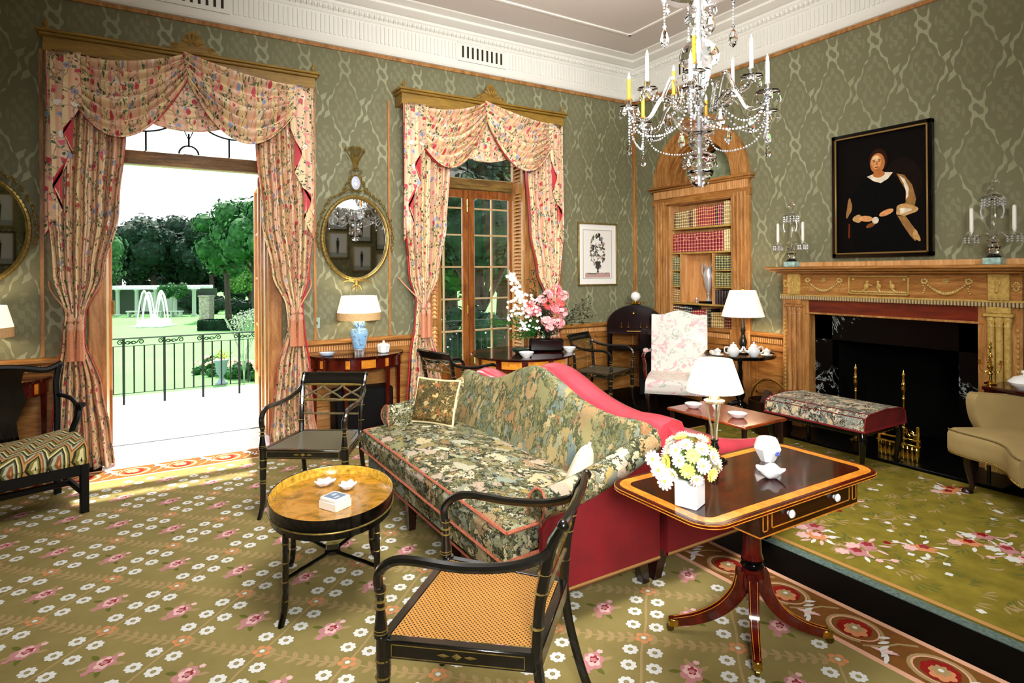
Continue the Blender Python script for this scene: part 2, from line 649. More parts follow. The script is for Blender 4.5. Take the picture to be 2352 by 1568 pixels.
TAPES = make_tapestry(stretch=(1, 0.7, 1))
TAPES2 = make_tapestry('leafy_tapestry_back', 1.0, '464c34', ['86825a', 'a08c5a', '6e7a64', 'ae9a6c', '928a5e', '7c8a7e', 'b8a67c', '9c6c48', '988458', '6a7c7a', 'a88458', 'a09870'], 0.85, (1, 1.0, 0.62), 10.0, 24.0, '6c6c44')
TAPES3 = make_tapestry('bench_needlework', 1.15, '2f2a20', ['efe4cc', 'b3904c', 'efe4cc', '7f8a80', 'c0483c', 'a9b0a8', 'b58a4c', '586a72', 'e9d8b4', 'c9a25c'])
PILLOW = make_tapestry('pillow_needlework', 2.4, '2a2412', ['5c4c22', '7a6228', '463c1c', '8b6a34', 'c9ad72', '55502a', 'a05c34', '3c3a20'])
REDV = plain('crimson_velvet', '760a15', 0.7, var=0.25, vs=5)
REDS = plain('rose_red_silk', 'b23c48', 0.26, var=0.10, vs=10, spec=0.6)
REDTRIM = plain('orange_red_gimp', 'a4583e', 0.8, var=0.4, vs=90)
CREAMP = plain('cream_piping', 'd9cc9a', 0.7)
CREAM = plain('cream_linen', 'f0e4c8', 0.6)


def make_flame():
    t = NT('flame_stitch_wool')
    v = t.coord('Object', (1, 1, 1), (0, 0, 0.5))
    sp = t.new('ShaderNodeSeparateXYZ')
    t.link(v, sp.inputs[0])
    tri = t.math('PINGPONG', sp.outputs[0], 0.05)
    d = t.math('ADD', sp.outputs[1], t.math('MULTIPLY', tri, 1.6))
    k = t.math('FRACT', t.math('MULTIPLY', d, 9.0))
    col = t.ramp(k, [(0, lin('e8dca0')), (0.14, lin('8a8238')), (0.28, lin('2b2a18')), (0.40, lin('c9a058')), (0.52, lin('a35c34')), (0.66, lin('b9c2a4')), (0.80, lin('5c5a2a')), (0.9, lin('1c1a10'))], 'CONSTANT')
    return t.done(col, 0.8)


FLAME = make_flame()


def make_cane(name, a, b, sc_=95.0):
    t = NT(name)
    v = t.coord('Object', (1, 1, 1))
    sp = t.new('ShaderNodeSeparateXYZ')
    t.link(v, sp.inputs[0])
    sx = t.math('SINE', t.math('MULTIPLY', sp.outputs[0], 2 * PI * sc_ / 1.45))
    sy = t.math('SINE', t.math('MULTIPLY', sp.outputs[1], 2 * PI * sc_ / 1.45))
    p = t.math('MULTIPLY', sx, sy)
    hole = t.math('GREATER_THAN', p, 0.42)
    nz = t.noise(v, 300, 2)
    col = t.mix(nz, lin(a), lin(b))
    col = t.mix(hole, col, lin('170d04'))
    t.bump(t.math('MULTIPLY', hole, -1.0), 0.5, 0.003)
    return t.done(col, 0.4)


CANE = make_cane('woven_cane', 'a8691f', 'd09a46')
CANED = make_cane('dark_woven_cane', '4a4430', '77735c')
PRINTW = plain('floral_white_silk', 'f6efe8', 0.5)


def make_whitefloral():
    t = NT('white_floral_silk')
    v = t.coord('Object', (1, 1, 1))
    n = t.noise(v, 13, 4, 0.6, 1.0)
    n2 = t.noise(v, 7, 3, 0.6, 2.0)
    col = t.ramp(n, [(0.0, lin('dccfc2')), (0.56, lin('e2dcd4')), (0.60, lin('8fa893')), (0.635, lin('e0d6cc')), (1, lin('dccac0'))])
    pk = t.ramp(n2, [(0.56, (0, 0, 0, 1)), (0.60, (1, 1, 1, 1))])
    col = t.mix(t.math('MULTIPLY', pk, 0.6), col, lin('e48ba0'))
    return t.done(col, 0.5)


WFLOR = make_whitefloral()
BEIGE = plain('beige_velvet', 'a08a58', 0.75, var=0.12, vs=4, bump=0.1)


def make_marble():
    t = NT('black_marble')
    v = t.coord()
    n = t.noise(v, 2.6, 6, 0.7, 1.2)
    f = t.ramp(n, [(0.555, lin('030303')), (0.57, lin('b8c4c0')), (0.585, lin('030303')), (1, lin('050505'))])
    n2 = t.noise(v, 3.0, 2)
    f2 = t.ramp(n2, [(0.50, (0, 0, 0, 1)), (0.58, (1, 1, 1, 1))])
    return t.done(t.mix(f2, lin('030303'), f), 0.3, 0, 0.15)


MARBLE = make_marble()


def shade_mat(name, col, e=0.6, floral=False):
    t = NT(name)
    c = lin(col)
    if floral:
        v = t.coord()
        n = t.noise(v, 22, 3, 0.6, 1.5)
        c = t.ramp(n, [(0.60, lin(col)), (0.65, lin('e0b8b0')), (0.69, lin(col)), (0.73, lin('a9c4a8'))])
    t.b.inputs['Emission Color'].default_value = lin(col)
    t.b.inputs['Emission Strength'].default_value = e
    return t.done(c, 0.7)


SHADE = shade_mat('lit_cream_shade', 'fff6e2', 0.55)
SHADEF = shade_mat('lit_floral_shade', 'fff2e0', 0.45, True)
SHADEB = plain('shade_band', 'd8b27c', 0.7, var=0.15, vs=60)

# ================================================================ SETTING
def wbox(mb, x0, x1, y0, y1, z0, z1, mi=0):
    vs = [(x, y, z) for z in (z0, z1) for y in (y0, y1) for x in (x0, x1)]
    fs = [(0, 2, 3, 1), (4, 5, 7, 6), (0, 1, 5, 4), (2, 6, 7, 3), (0, 4, 6, 2), (1, 3, 7, 5)]
    mb.add(vs, fs, mi, None, [(x - y, z) for x, y, z in vs])


ZC = 4.16
W1, W2 = (-5.77, -4.50), (-2.92, -1.64)
DOOR_T = 3.02
m = MB()
m.box(-9.2, 0.6, -7.3, 0.36, -0.12, 0.0)
struct('floor', m, DARKW)
m = MB()
m.box(-9.2, 0.6, -7.3, 0.38, ZC, ZC + 0.15)
struct('ceiling', m, CEILM)
m = MB()
for a, b in ((-9.2, W1[0]), (W1[1], W2[0]), (W2[1], 0.0)):
    wbox(m, a, b, 0, 0.38, 0, ZC)
for a, b in (W1, W2):
    wbox(m, a, b, 0, 0.38, DOOR_T, ZC)
struct('wall_back', m, DAMASK)
# right wall with the bookcase recess, arched recess and firebox
m = MB()
BY, BW0, BW1 = -1.075, -1.545, -0.60
wbox(m, 0, 0.5, -0.575 + 0.0, 0.38, 0, ZC)
wbox(m, 0, 0.5, BW1, -0.575, 0, ZC)
wbox(m, 0, 0.5, BW0, BW1, 0, 0.80)
wbox(m, 0, 0.5, BW0, BW1, 2.31, 2.53)
wbox(m, 0, 0.5, -1.575, BW0, 0, ZC)
wbox(m, 0, 0.5, -2.66, -1.575, 0, ZC)
wbox(m, 0, 0.5, -3.72, -2.66, 1.02, ZC)
wbox(m, 0, 0.5, -7.3, -3.72, 0, ZC)
AR = 0.475
NA = 24
for k in range(NA):
    a0, a1 = PI * k / NA, PI * (k + 1) / NA
    y0, z0, y1, z1 = BY + AR * math.cos(a0), 2.53 + AR * math.sin(a0), BY + AR * math.cos(a1), 2.53 + AR * math.sin(a1)
    vs = [(0, y0, z0), (0, y1, z1), (0, y1, ZC), (0, y0, ZC), (0.5, y0, z0), (0.5, y1, z1), (0.5, y1, ZC), (0.5, y0, ZC)]
    m.add(vs, [(0, 1, 2, 3), (4, 7, 6, 5), (0, 4, 5, 1)], 0, None, [(x - y, z) for x, y, z in vs])
struct('wall_right', m, DAMASK)
m = MB()
m.box(-9.3, -9.2, -7.3, 0.38, 0, ZC)
struct('wall_left', m, DAMASK)
m = MB()
wbox(m, -9.2, 0.5, -7.4, -7.3, 0, ZC)
struct('wall_front', m, DAMASK)

# ---- cornice
def profile_run(mb, prof, axis, a0, a1, sign=1, mi=0):
    """prof: (distance from wall, z); axis 'x' runs along the back wall, 'y' along the right wall."""
    n = len(prof)
    if axis == 'x':
        vs = [(a0, -d, z) for d, z in prof] + [(a1, -d, z) for d, z in prof]
    else:
        vs = [(-d, a0, z) for d, z in prof] + [(-d, a1, z) for d, z in prof]
    fs = [(i, (i + 1) % n, n + (i + 1) % n, n + i) for i in range(n)] + [tuple(range(n)), tuple(range(n, 2 * n))]
    mb.add(vs, fs, mi)


CORN = [(-0.02, 3.70), (0.05, 3.70), (0.062, 3.715), (0.05, 3.745), (0.05, 3.785), (0.04, 3.79), (0.04, 3.99), (0.055, 4.0), (0.055, 4.02),
        (0.085, 4.06), (0.11, 4.075), (0.115, 4.10), (0.10, 4.104), (0.13, 4.108), (0.24, 4.112), (0.25, 4.118), (0.25, 4.140), (0.36, 4.150), (0.38, 4.17), (-0.02, 4.17)]
FLUTE = plain('cornice_shadow_white', 'e9e8df', 0.7)
SLOT = plain('vent_slot', '2a2416', 0.8)
for name, ax, a0, a1, vents, vis in (('trim_1', 'x', -9.2, 0.0, (-5.13, -2.29), (-6.9, -0.06)), ('trim_2', 'y', -7.3, 0.0, (-1.08,), (-4.2, -0.06))):
    m = MB()
    profile_run(m, CORN, ax, a0, a1)
    def bx(p0, p1, d0, d1, z0, z1, mi):
        if ax == 'x':
            m.box(p0, p1, -d1, -d0, z0, z1, mi)
        else:
            m.box(-d1, -d0, p0, p1, z0, z1, mi)
    x = vis[0]
    while x < vis[1]:
        vent = any(abs(x - v) < 0.31 for v in vents)
        if not vent:
            bx(x, x + 0.023, 0.03, 0.056, 3.80, 3.975, 0)
        x += 0.042
    x = vis[0]
    while x < vis[1]:
        c = (x, -0.085, 4.045) if ax == 'x' else (-0.085, x, 4.045)
        m.sphere(c, 0.018, 0, 6, 4, (1, 1, 1.25))
        bx(x + 0.022, x + 0.028, 0.05, 0.10, 4.02, 4.07, 0)
        x += 0.05
    struct(name, m, [WHITE, SLOT], 30)
    for v in vents:
        m = MB()
        bx(v - 0.30, v + 0.30, 0.03, 0.052, 3.79, 3.99, 0)
        bx(v - 0.30, v + 0.30, 0.05, 0.060, 3.79, 3.805, 0)
        bx(v - 0.30, v + 0.30, 0.05, 0.060, 3.975, 3.99, 0)
        g = solo('air_vent', m, [WHITE, SLOT], 'white slotted grille in the cornice ' + ('above the garden door' if v < -4 else 'above the shuttered french window' if v < -2 else 'above the bookcase arch'), 'vent', smooth=0, group='cornice vents')
        m2 = MB()
        for k in range(9):
            s = v - 0.24 + k * 0.06
            if ax == 'x':
                m2.box(s - 0.011, s + 0.011, -0.0555, -0.045, 3.83, 3.955)
            else:
                m2.box(-0.0555, -0.045, s - 0.011, s + 0.011, 3.83, 3.955)
        m2.build('slot', SLOT, g, smooth=0)
m = MB()
for ins, wd in ((0.80, 0.028),):
    m.box(-9.0, -ins, -ins - wd, -ins, ZC - 0.014, ZC + 0.01)
    m.box(-ins - wd, -ins, -7.2, -ins, ZC - 0.014, ZC + 0.01)
struct('trim_3', m, WHITE)
# thin wooden fillets that edge the damask
m = MB()
m.box(-9.2, 0, -0.018, 0.0, 3.668, 3.70)
m.box(-0.018, 0, -7.3, 0, 3.668, 3.70)
m.box(-0.036, 0, -0.016, 0, 0.86, 3.67)
m.box(-0.016, 0, -0.036, 0, 0.86, 3.67)
for x in (-4.10, -3.36, -6.16, -1.22):
    m.box(x - 0.012, x + 0.012, -0.014, 0, 0.86, 3.25)
struct('trim_4', m, PINE)
# chair rail and panelled dado
RAIL = [(-0.01, 0.745), (0.018, 0.745), (0.018, 0.80), (0.035, 0.808), (0.052, 0.822), (0.052, 0.842), (0.035, 0.856), (-0.01, 0.858)]
BASE = [(-0.01, 0.0), (0.035, 0.0), (0.035, 0.13), (0.022, 0.155), (0.022, 0.17), (0.012, 0.185), (-0.01, 0.185)]


def dado(name, ax, segs):
    m = MB()
    for a, b in segs:
        profile_run(m, RAIL, ax, a, b)
        profile_run(m, BASE, ax, a, b)
        profile_run(m, [(-0.01, 0.1), (0.012, 0.1), (0.012, 0.75), (-0.01, 0.75)], ax, a, b)
        n = max(1, round((b - a) / 0.7))
        for k in range(n):
            p, q = a + (b - a) * k / n + 0.05, a + (b - a) * (k + 1) / n - 0.05
            for (u0, u1, z0, z1) in ((p, q, 0.22, 0.245), (p, q, 0.675, 0.70), (p, p + .025, 0.22, 0.70), (q - .025, q, 0.22, 0.70)):
                if ax == 'x':
                    m.box(u0, u1, -0.026, -0.01, z0, z1, 0, 0.005)
                else:
                    m.box(-0.026, -0.01, u0, u1, z0, z1, 0, 0.005)
        x = a + 0.01
        while x < b - 0.02:
            if ax == 'x':
                m.box(x, x + 0.012, -0.026, -0.017, 0.75, 0.798, 1)
            else:
                m.box(-0.026, -0.017, x, x + 0.012, 0.75, 0.798, 1)
            x += 0.024
    struct(name, m, [PINE_H, PINE_L], 30)


dado('trim_5', 'x', [(-7.4, -5.90), (-4.37, -3.05), (-1.50, 0.0)])
dado('trim_6', 'y', [(-0.385, 0.0), (-1.60, -0.56), (-2.22, -1.78), (-6.0, -4.18)])

# ---- door and window frames
PINEF = PINE


def transom(parent, x0, x1, name='fanlight_tracery'):
    """metal tracery of the light over the door"""
    m = MB()
    cx = (x0 + x1) / 2
    y = 0.35
    m.tube(bez([(x0, y, 2.78), (x0 + 0.28, y, 2.765), (x0 + 0.45, y, 2.81), (cx - 0.09, y, 2.90)]), 0.008, 6)
    m.tube(bez([(x1, y, 2.78), (x1 - 0.28, y, 2.765), (x1 - 0.45, y, 2.81), (cx + 0.09, y, 2.90)]), 0.008, 6)
    m.tube([(x0 + 0.3, y, 2.59), (x0 + 0.3, y, 2.77)], 0.008, 6)
    m.tube([(x1 - 0.3, y, 2.59), (x1 - 0.3, y, 2.77)], 0.008, 6)
    m.tube([(cx - 0.10, y, 2.96), (cx, y, 2.72), (cx + 0.10, y, 2.96)], 0.008, 6)
    m.tube([(cx, y, 2.66), (cx, y, 2.78)], 0.008, 6)
    m.tube([(cx + 0.08 * math.cos(a), y, 2.59 + 0.08 * math.sin(a)) for a in [PI * k / 10 for k in range(11)]], 0.008, 6)
    m.build(name, IRON, parent)
    m = MB()
    m.add([(x0, y + 0.01, 2.58), (x1, y + 0.01, 2.58), (x1, y + 0.01, DOOR_T), (x0, y + 0.01, DOOR_T)], [(0, 1, 2, 3)])
    m.build('pane', PANE, parent, smooth=0, fix=False)


FRAMED = wood('transom_wood', '4a3a16', '9a7a3a', 0.5, (0.6, 3, 4))
for i, (x0, x1) in enumerate((W1, W2)):
    m = MB()
    # reveal linings with a little panelling, and the transom bar
    m.box(x0 - 0.02, x0 + 0.02, -0.01, 0.40, 0, DOOR_T)
    m.box(x1 - 0.02, x1 + 0.02, -0.01, 0.40, 0, DOOR_T)
    m.box(x1 - 0.035, x1 - 0.02, 0.06, 0.10, 0, DOOR_T)
    m.box(x1 - 0.035, x1 - 0.02, 0.28, 0.32, 0, DOOR_T)
    m.box(x0 - 0.10, x0, -0.03, 0.0, 0, DOOR_T + 0.1, 0, 0.008)
    m.box(x1, x1 + 0.10, -0.03, 0.0, 0, DOOR_T + 0.1, 0, 0.008)
    m.box(x0, x1, 0.30, 0.40, 2.46, 2.585, 1, 0.006)
    m.box(x0, x1, 0.285, 0.30, 2.50, 2.545, 1)
    m.box(x0, x1, 0.30, 0.40, DOOR_T - 0.03, DOOR_T + 0.0)
    if i == 0:
        d1 = struct('door_1', m, [PINEF, FRAMED])
        transom(d1, x0, x1)
        m = MB()
        m.box(x0, x1, -0.345, 0.36, -0.01, 0.006, 0)  # white slab carried indoors puts the sunlit floor into its colour
        m.box(x0, x1, 0.372, 0.384, -0.03, 0.012, 1)
        m.build('sunlit_sill', [plain('sunlit_floor_white', 'f2f2ee', 0.6), plain('grey_metal_strip', '7c8a94', 0.4)], d1, smooth=0)
    else:
        w2 = struct('window_1', m, [PINEF, FRAMED])
        transom(w2, x0, x1)
# open leaf of the garden door, swung out against the terrace
for s, x, rz in ((1, -4.52, 1.50), (-1, -5.75, PI - 1.50)):
    m = MB()
    Wd = 0.58
    m.box(0, 0.09, -0.022, 0.022, 0.02, 2.44, 0, 0.005)
    m.box(Wd - 0.09, Wd, -0.022, 0.022, 0.02, 2.44, 0, 0.005)
    m.box(0, Wd, -0.022, 0.022, 0.02, 0.5, 0, 0.005)
    m.box(0, Wd, -0.022, 0.022, 2.34, 2.44, 0, 0.005)
    for z in (0.98, 1.45, 1.9):
        m.box(0.09, Wd - 0.09, -0.012, 0.012, z - 0.012, z + 0.012)
    lf = m.build('door_leaf', wood('leaf_pine%d' % s, 'a35a18', 'd08a3c', 0.4, (3, 3, 0.5)), d1, (x, 0.405, 0))
    lf.rotation_euler = (0, 0, rz)
    m = MB()
    m.add([(0.09, 0, 0.5), (Wd - .09, 0, 0.5), (Wd - .09, 0, 2.34), (0.09, 0, 2.34)], [(0, 1, 2, 3)])
    m.build('pane', PANE, lf, smooth=0, fix=False)
    m = MB()
    m.tube([(0.0, -0.028, 1.15), (0.0, -0.028, 1.27)], 0.012, 8)
    m.build('hinge', GILTD, lf)
# closed french window: two leaves with brass-edged muntins
CX2 = (W2[0] + W2[1]) / 2
for s in (-1, 1):
    m = MB()
    a, b = (W2[0] + 0.02, CX2 - 0.002) if s < 0 else (CX2 + 0.002, W2[1] - 0.02)
    yA, yB = 0.325, 0.37
    m.box(a, a + 0.075, yA, yB, 0.01, 2.455, 0, 0.006)
    m.box(b - 0.075, b, yA, yB, 0.01, 2.455, 0, 0.006)
    m.box(a + .07, b - .07, yA, yB, 0.01, 0.45, 0, 0.006)
    m.box(a + .07, b - .07, yA, yB, 2.36, 2.455, 0, 0.006)
    xs = a + 0.22 if s < 0 else b - 0.22
    leaf = m.build('window_leaf', wood('leaf_wood%d' % (s + 1), '5e2c0c', 'a2632a', 0.35, (3, 3, 0.5), 0.3), w2)
    m = MB()
    for z in (0.82, 1.19, 1.56, 1.93, 2.24):
        m.box(a + .07, b - .07, 0.335, 0.36, z - 0.009, z + 0.009, 0)
    m.box((a + b) / 2 - 0.009, (a + b) / 2 + 0.009, 0.337, 0.358, 0.45, 2.36, 0)
    m.build('muntins', plain('muntin_wood', 'b59a70', 0.35, coat=0.3), leaf, smooth=0)
    m = MB()
    m.add([(a + .07, 0.348, 0.45), (b - .07, 0.348, 0.45), (b - .07, 0.348, 2.36), (a + .07, 0.348, 2.36)], [(0, 1, 2, 3)])
    m.build('pane', PANE, leaf, smooth=0, fix=False)
m = MB()
m.tube([(CX2 - 0.03, 0.30, 2.20), (CX2 - 0.03, 0.30, 2.34)], 0.007, 8)
m.sphere((CX2 - 0.03, 0.30, 2.26), 0.012)
m.tube([(CX2 - 0.03, 0.30, 1.02), (CX2 - 0.03, 0.30, 1.12)], 0.007, 8)
m.build('bolt', BRASS, w2)


def louvre(name, x, y, rz, W, label, slats=True):
    t = thing(name, label, 'shutter', (x, y, 0.0), rz, 'louvred pine shutters in the window recess')
    m = MB()
    z0, z1 = 0.02, 2.99
    m.box(0, 0.07, -0.014, 0.014, z0, z1, 0, 0.004)
    m.box(W - 0.07, W, -0.014, 0.014, z0, z1, 0, 0.004)
    for za, zb in ((z0, 0.38), (0.92, 1.00), (2.42, 2.56), (2.88, z1)):
        m.box(0.07, W - 0.07, -0.012, 0.012, za, zb, 0, 0.004)
    m.build('frame', PINE, t)
    for za, zb in ((0.40, 0.92), (1.0, 2.42), (2.56, 2.88)):
        m = MB()
        n = int((zb - za) / 0.042)
        for k in range(n):
            z = za + (k + 0.5) * (zb - za) / n
            R = Matrix.Translation((0, 0, z)) @ Matrix.Rotation(0.75, 4, 'X')
            m.box(0.07, W - 0.07, -0.024, 0.024, -0.003, 0.003, 0, 0, R)
        m.box(W / 2 - 0.005, W / 2 + 0.005, 0.015, 0.022, za, zb)
        m.build('slats', PINE_L, t, smooth=0)
    return t


louvre('louvred_shutter', -1.695, 0.31, -PI / 2 - 0.12, 0.33, 'louvred pine shutter folded into the right side of the french window')
louvre('louvred_shutter', -2.955, -0.015, 0.42, 0.22, 'louvred pine shutter half open on the left side of the french window')


# ---- light switch
m = MB()
m.box(-4.115, -4.055, -0.008, 0.0, 0.97, 1.075, 0, 0.003)
t = solo('light_switch', m, plain('switch_plate', '9fc0b0', 0.4), 'pale green switch plate on the damask beside the garden door curtain', 'switch')
m = MB()
m.box(-4.089, -4.081, -0.018, -0.006, 1.01, 1.035)
m.build('toggle', BLACKM, t)

# ================================================================ PELMETS, SWAGS AND CURTAINS
def pelmet(name, cx, label):
    t = thing(name, label, 'pelmet', (cx, 0, 0), 0, 'carved pelmet boards over the windows')
    m = MB()
    hw = 1.02
    m.box(-hw + 0.02, hw - 0.02, -0.20, -0.005, 3.19, 3.30, 0, 0.004)
    m.box(-hw, hw, -0.225, -0.005, 3.30, 3.325, 0, 0.006)
    m.box(-hw - 0.02, hw + 0.02, -0.245, -0.005, 3.325, 3.345, 0, 0.006)
    m.build('board', OLIVEW, t)
    m = MB()
    # carved crest: stepped shell between scrolls
    out = [(-0.20, 3.335), (-0.19, 3.36), (-0.155, 3.372), (-0.13, 3.40), (-0.095, 3.405), (-0.07, 3.43), (-0.06, 3.47), (-0.03, 3.51), (0, 3.525)]
    poly = out + [(-x, z) for x, z in reversed(out[:-1])]
    m.prism(poly, -0.235, -0.20, 'y')
    for k in range(5):
        a = PI * (0.15 + 0.7 * k / 4)
        m.tube([(0.02 * math.cos(a), -0.245, 3.39 + 0.02 * math.sin(a)), (0.085 * math.cos(a), -0.24, 3.39 + 0.10 * math.sin(a))], [0.008, 0.013], 6)
    for s in (-1, 1):
        sp = [(s * (0.135 + 0.03 * math.cos(q) * (1 - q / 9)), -0.24, 3.375 + 0.022 * math.sin(q) * (1 - q / 9)) for q in [k * 0.6 for k in range(13)]]
        m.tube(sp, 0.008, 6)
    m.build('crest', OLIVEW, t)
    for s in (-1, 1):
        m = MB()
        m.lathe([(0.022, 0), (0.022, 0.01), (0.008, 0.02), (0.016, 0.035), (0.02, 0.045), (0.010, 0.062), (0.003, 0.085), (0.0001, 0.09)], (s * (hw - 0.04), -0.20, 3.345), 10)
        m.build('finial', OLIVEW, t)
    return t


def swag(mb, A0, A1, B0, B1, sag0, sag1, y0, nf=5, w=1.2, nu=44, nv=80, amp=0.034, seed=0.0, skew=0.0, ymid=-0.05):
    def fn(s, t_):
        xa, za = lerp(A0[0], A1[0], t_), lerp(A0[1], A1[1], t_)
        xb, zb = lerp(B0[0], B1[0], t_), lerp(B0[1], B1[1], t_)
        sg = lerp(sag0, sag1, t_)
        ss = s + skew * s * (1 - s)
        bow = 4 * ss * (1 - ss)
        env = max(0.0, math.sin(PI * s)) ** 0.45
        ph = 2 * PI * nf * t_ + seed + 0.9 * math.sin(3.1 * s + seed)
        rip = math.sin(ph) + 0.35 * math.sin(2.3 * ph + 1 + 2 * s)
        z = lerp(za, zb, s) - sg * bow + 0.012 * rip * env
        y = y0 + ymid * bow * (0.3 + t_) - amp * rip * (0.25 + env)
        return (lerp(xa, xb, s), y, z)
    mb.grid(nu, nv, fn, 0, lambda s, t_: (s * w + seed, t_ * 0.85 + seed * 0.37), flip=True)


def accordion(mb, xo, xi, ztop, zo, zi, y0, n=4, seed=0.0):
    """cascade tail: xo outer (long) edge, xi inner (short) edge; pleats stacked on each other"""
    W = (xi - xo) / 3
    pts = [(xo + W * q, k) for k, q in enumerate((0, 1.35, 0.55, 2.35, 1.55, 3.0))]
    L = 0.0
    cols = []
    total = 0
    for i in range(len(pts)):
        if i:
            total += abs(pts[i][0] - pts[i - 1][0])
        cols.append([pts[i][0], pts[i][1], total])
    vs, uv, fs = [], [], []
    rows = 14
    for x, lay, l in cols:
        zb = lerp(zo, zi, l / total)
        if lay in (1, 3):
            zb -= 0.03
        for r in range(rows + 1):
            q = r / rows
            z = lerp(ztop, zb, q)
            y = y0 - 0.008 * lay - 0.006 * math.sin(7 * q + x * 9) - 0.01 * q
            vs.append((x + 0.006 * math.sin(5 * q + l * 20), y, z))
            uv.append((l * 1.0 + seed, z))
    for i in range(len(cols) - 1):
        for r in range(rows):
            a = i * (rows + 1) + r
            fs.append((a, a + rows + 1, a + rows + 2, a + 1))
    if xi > xo:
        fs = [tuple(reversed(f)) for f in fs]
    mb.add(vs, fs, 0, None, uv)


def curtain_mesh(rows, y0, n, w, seed, nu=140, nv=60, amp0=0.046, ztop=3.19):
    mb = MB()

    def fn(u, v):
        z = lerp(ztop, 0.012, v)
        xl, xr, yo = interp(rows, z)
        wd = xr - xl
        amp = amp0 * min(1.0, 0.35 + wd / 0.5)
        uu = u + 0.012 * math.sin(2.1 * v * 3 + u * 11 + seed)
        ph = 2 * PI * n * uu + 0.35 * math.sin(4 * v + seed)
        fold = math.cos(ph)
        fold = math.copysign(abs(fold) ** 0.7, fold) + 0.25 * math.sin(2.7 * ph + seed)
        # flare onto the floor
        fl = max(0.0, (0.12 - z) / 0.12)
        return (lerp(xl, xr, u) + 0.006 * math.sin(9 * v + 5 * u), y0 - yo - amp * fold - 0.10 * fl * fl * (0.6 + 0.4 * math.sin(5 * u + seed)), z)
    mb.grid(nu, nv, fn, 0, lambda u, v: (u * w + seed, v * 3.1), flip=True)
    return mb


def cloth(mb, name, parent, lining=True, th=0.005):
    o = mb.build(name, [CHINTZ, LINING], parent, smooth=80, fix=False)
    if lining:
        md = o.modifiers.new('solid', 'SOLIDIFY')
        md.thickness = th
        md.offset = 1
        md.material_offset = 1
        md.material_offset_rim = 1
    return o


def tieback(name, pts, knot, label, group):
    t = thing(name, label, 'tassel', knot, 0, group)
    k = Vector(knot)
    m = MB()
    P = bez([Vector(p) - k for p in pts], 6)
    m.tube(P, 0.007, 6)
    m.build('cord', CORD, t)
    for dx in (-0.03, 0.03):
        m = MB()
        m.lathe([(0.006, 0.10), (0.018, 0.08), (0.022, 0.05), (0.010, 0.035), (0.024, 0.02), (0.025, -0.01), (0.019, -0.025)], (dx, -0.02, 0), 12)
        m.build('tassel_head', CORD, t)
        m = MB()
        m.lathe([(0.020, -0.02), (0.024, -0.06), (0.027, -0.16), (0.031, -0.25)], (dx, -0.02, 0), 16, scallop=8, samp=0.05)
        m.build('fringe', TASSEL, t)


def dress(cx, tagw):
    """all hangings of one window; x offsets are relative to the window centre"""
    G = 'floral hangings of the two windows'
    pelmet('pelmet', cx, 'carved wooden pelmet with shell crest above the %s' % tagw)
    v = thing('swag_valance', 'gathered floral swag valance hung above the %s' % tagw, 'valance', (cx, 0, 0), 0, 'floral swag valances')
    m = MB()
    swag(m, (-0.60, 3.22), (-0.42, 2.80), (0.42, 3.22), (0.34, 2.80), 0.00, 0.13, -0.12, 5, 1.0, 30, 50, 0.012, 2.2)
    cloth(m, 'centre_swag', v)
    m = MB()
    swag(m, (-0.83, 3.185), (-0.82, 2.83), (-0.02, 3.335), (0.0, 3.19), 0.075, 0.42, -0.205, 6, 1.3, seed=0.4, skew=0.15)
    cloth(m, 'left_swag', v)
    m = MB()
    swag(m, (-0.08, 3.34), (-0.04, 3.10), (0.80, 3.185), (0.79, 2.90), 0.055, 0.40, -0.235, 6, 1.3, seed=1.7, skew=0.10)
    cloth(m, 'right_swag', v)
    for s in (-1, 1):
        m = MB()
        if s < 0:
            accordion(m, -0.985, -0.76, 3.20, 1.80, 2.80, -0.195, 3, 0.2)
        else:
            accordion(m, 0.985, 0.76, 3.20, 1.80, 2.80, -0.195, 3, 0.9)
        cloth(m, 'cascade_tail', v)
    rowsL = [(3.2, -0.98, -0.40, 0.03), (2.62, -0.98, -0.475, 0.03), (2.0, -0.97, -0.53, 0.04), (1.5, -0.93, -0.62, 0.06), (1.19, -0.86, -0.73, 0.09),
             (1.05, -0.875, -0.74, 0.09), (0.6, -0.93, -0.63, 0.07), (0.25, -0.955, -0.585, 0.07), (0.0, -0.98, -0.56, 0.10)]
    for s, side in ((-1, 'left'), (1, 'right')):
        rows = rowsL if s < 0 else [(z, -b, -a, y) for z, a, b, y in rowsL]
        mb = curtain_mesh(rows, -0.125, 7, 2.0, 0.3 if s < 0 else 1.9)
        c = thing('curtain', 'floor-length floral curtain tied back on the %s side of the %s' % (side, tagw), 'curtain', (cx, 0, 0), 0, 'tied-back floral curtains')
        cloth(mb, 'drape', c)
        # red leading edge
        e = MB()
        xe = [(interp(rows, z)[0 if s < 0 else 1], z, interp(rows, z)[2]) for z in [3.1 - k * 0.08 for k in range(18, 38)]]
        e.tube([(x + s * 0.006, -0.125 - yo - 0.008, z) for x, z, yo in xe], 0.007, 6)
        e.build('red_binding', LINING, c)
        kx = cx + s * 0.80
        tieback('curtain_tieback', [(cx + s * 0.985, -0.03, 1.45), (cx + s * 0.95, -0.16, 1.36), (kx + s * 0.03, -0.285, 1.20), (kx, -0.29, 1.15)], (kx, -0.29, 1.10),
                'peach tasselled tieback on the %s curtain of the %s' % (side, tagw), 'peach curtain tiebacks')


dress(-5.13, 'open garden door')
dress(-2.29, 'closed french window')

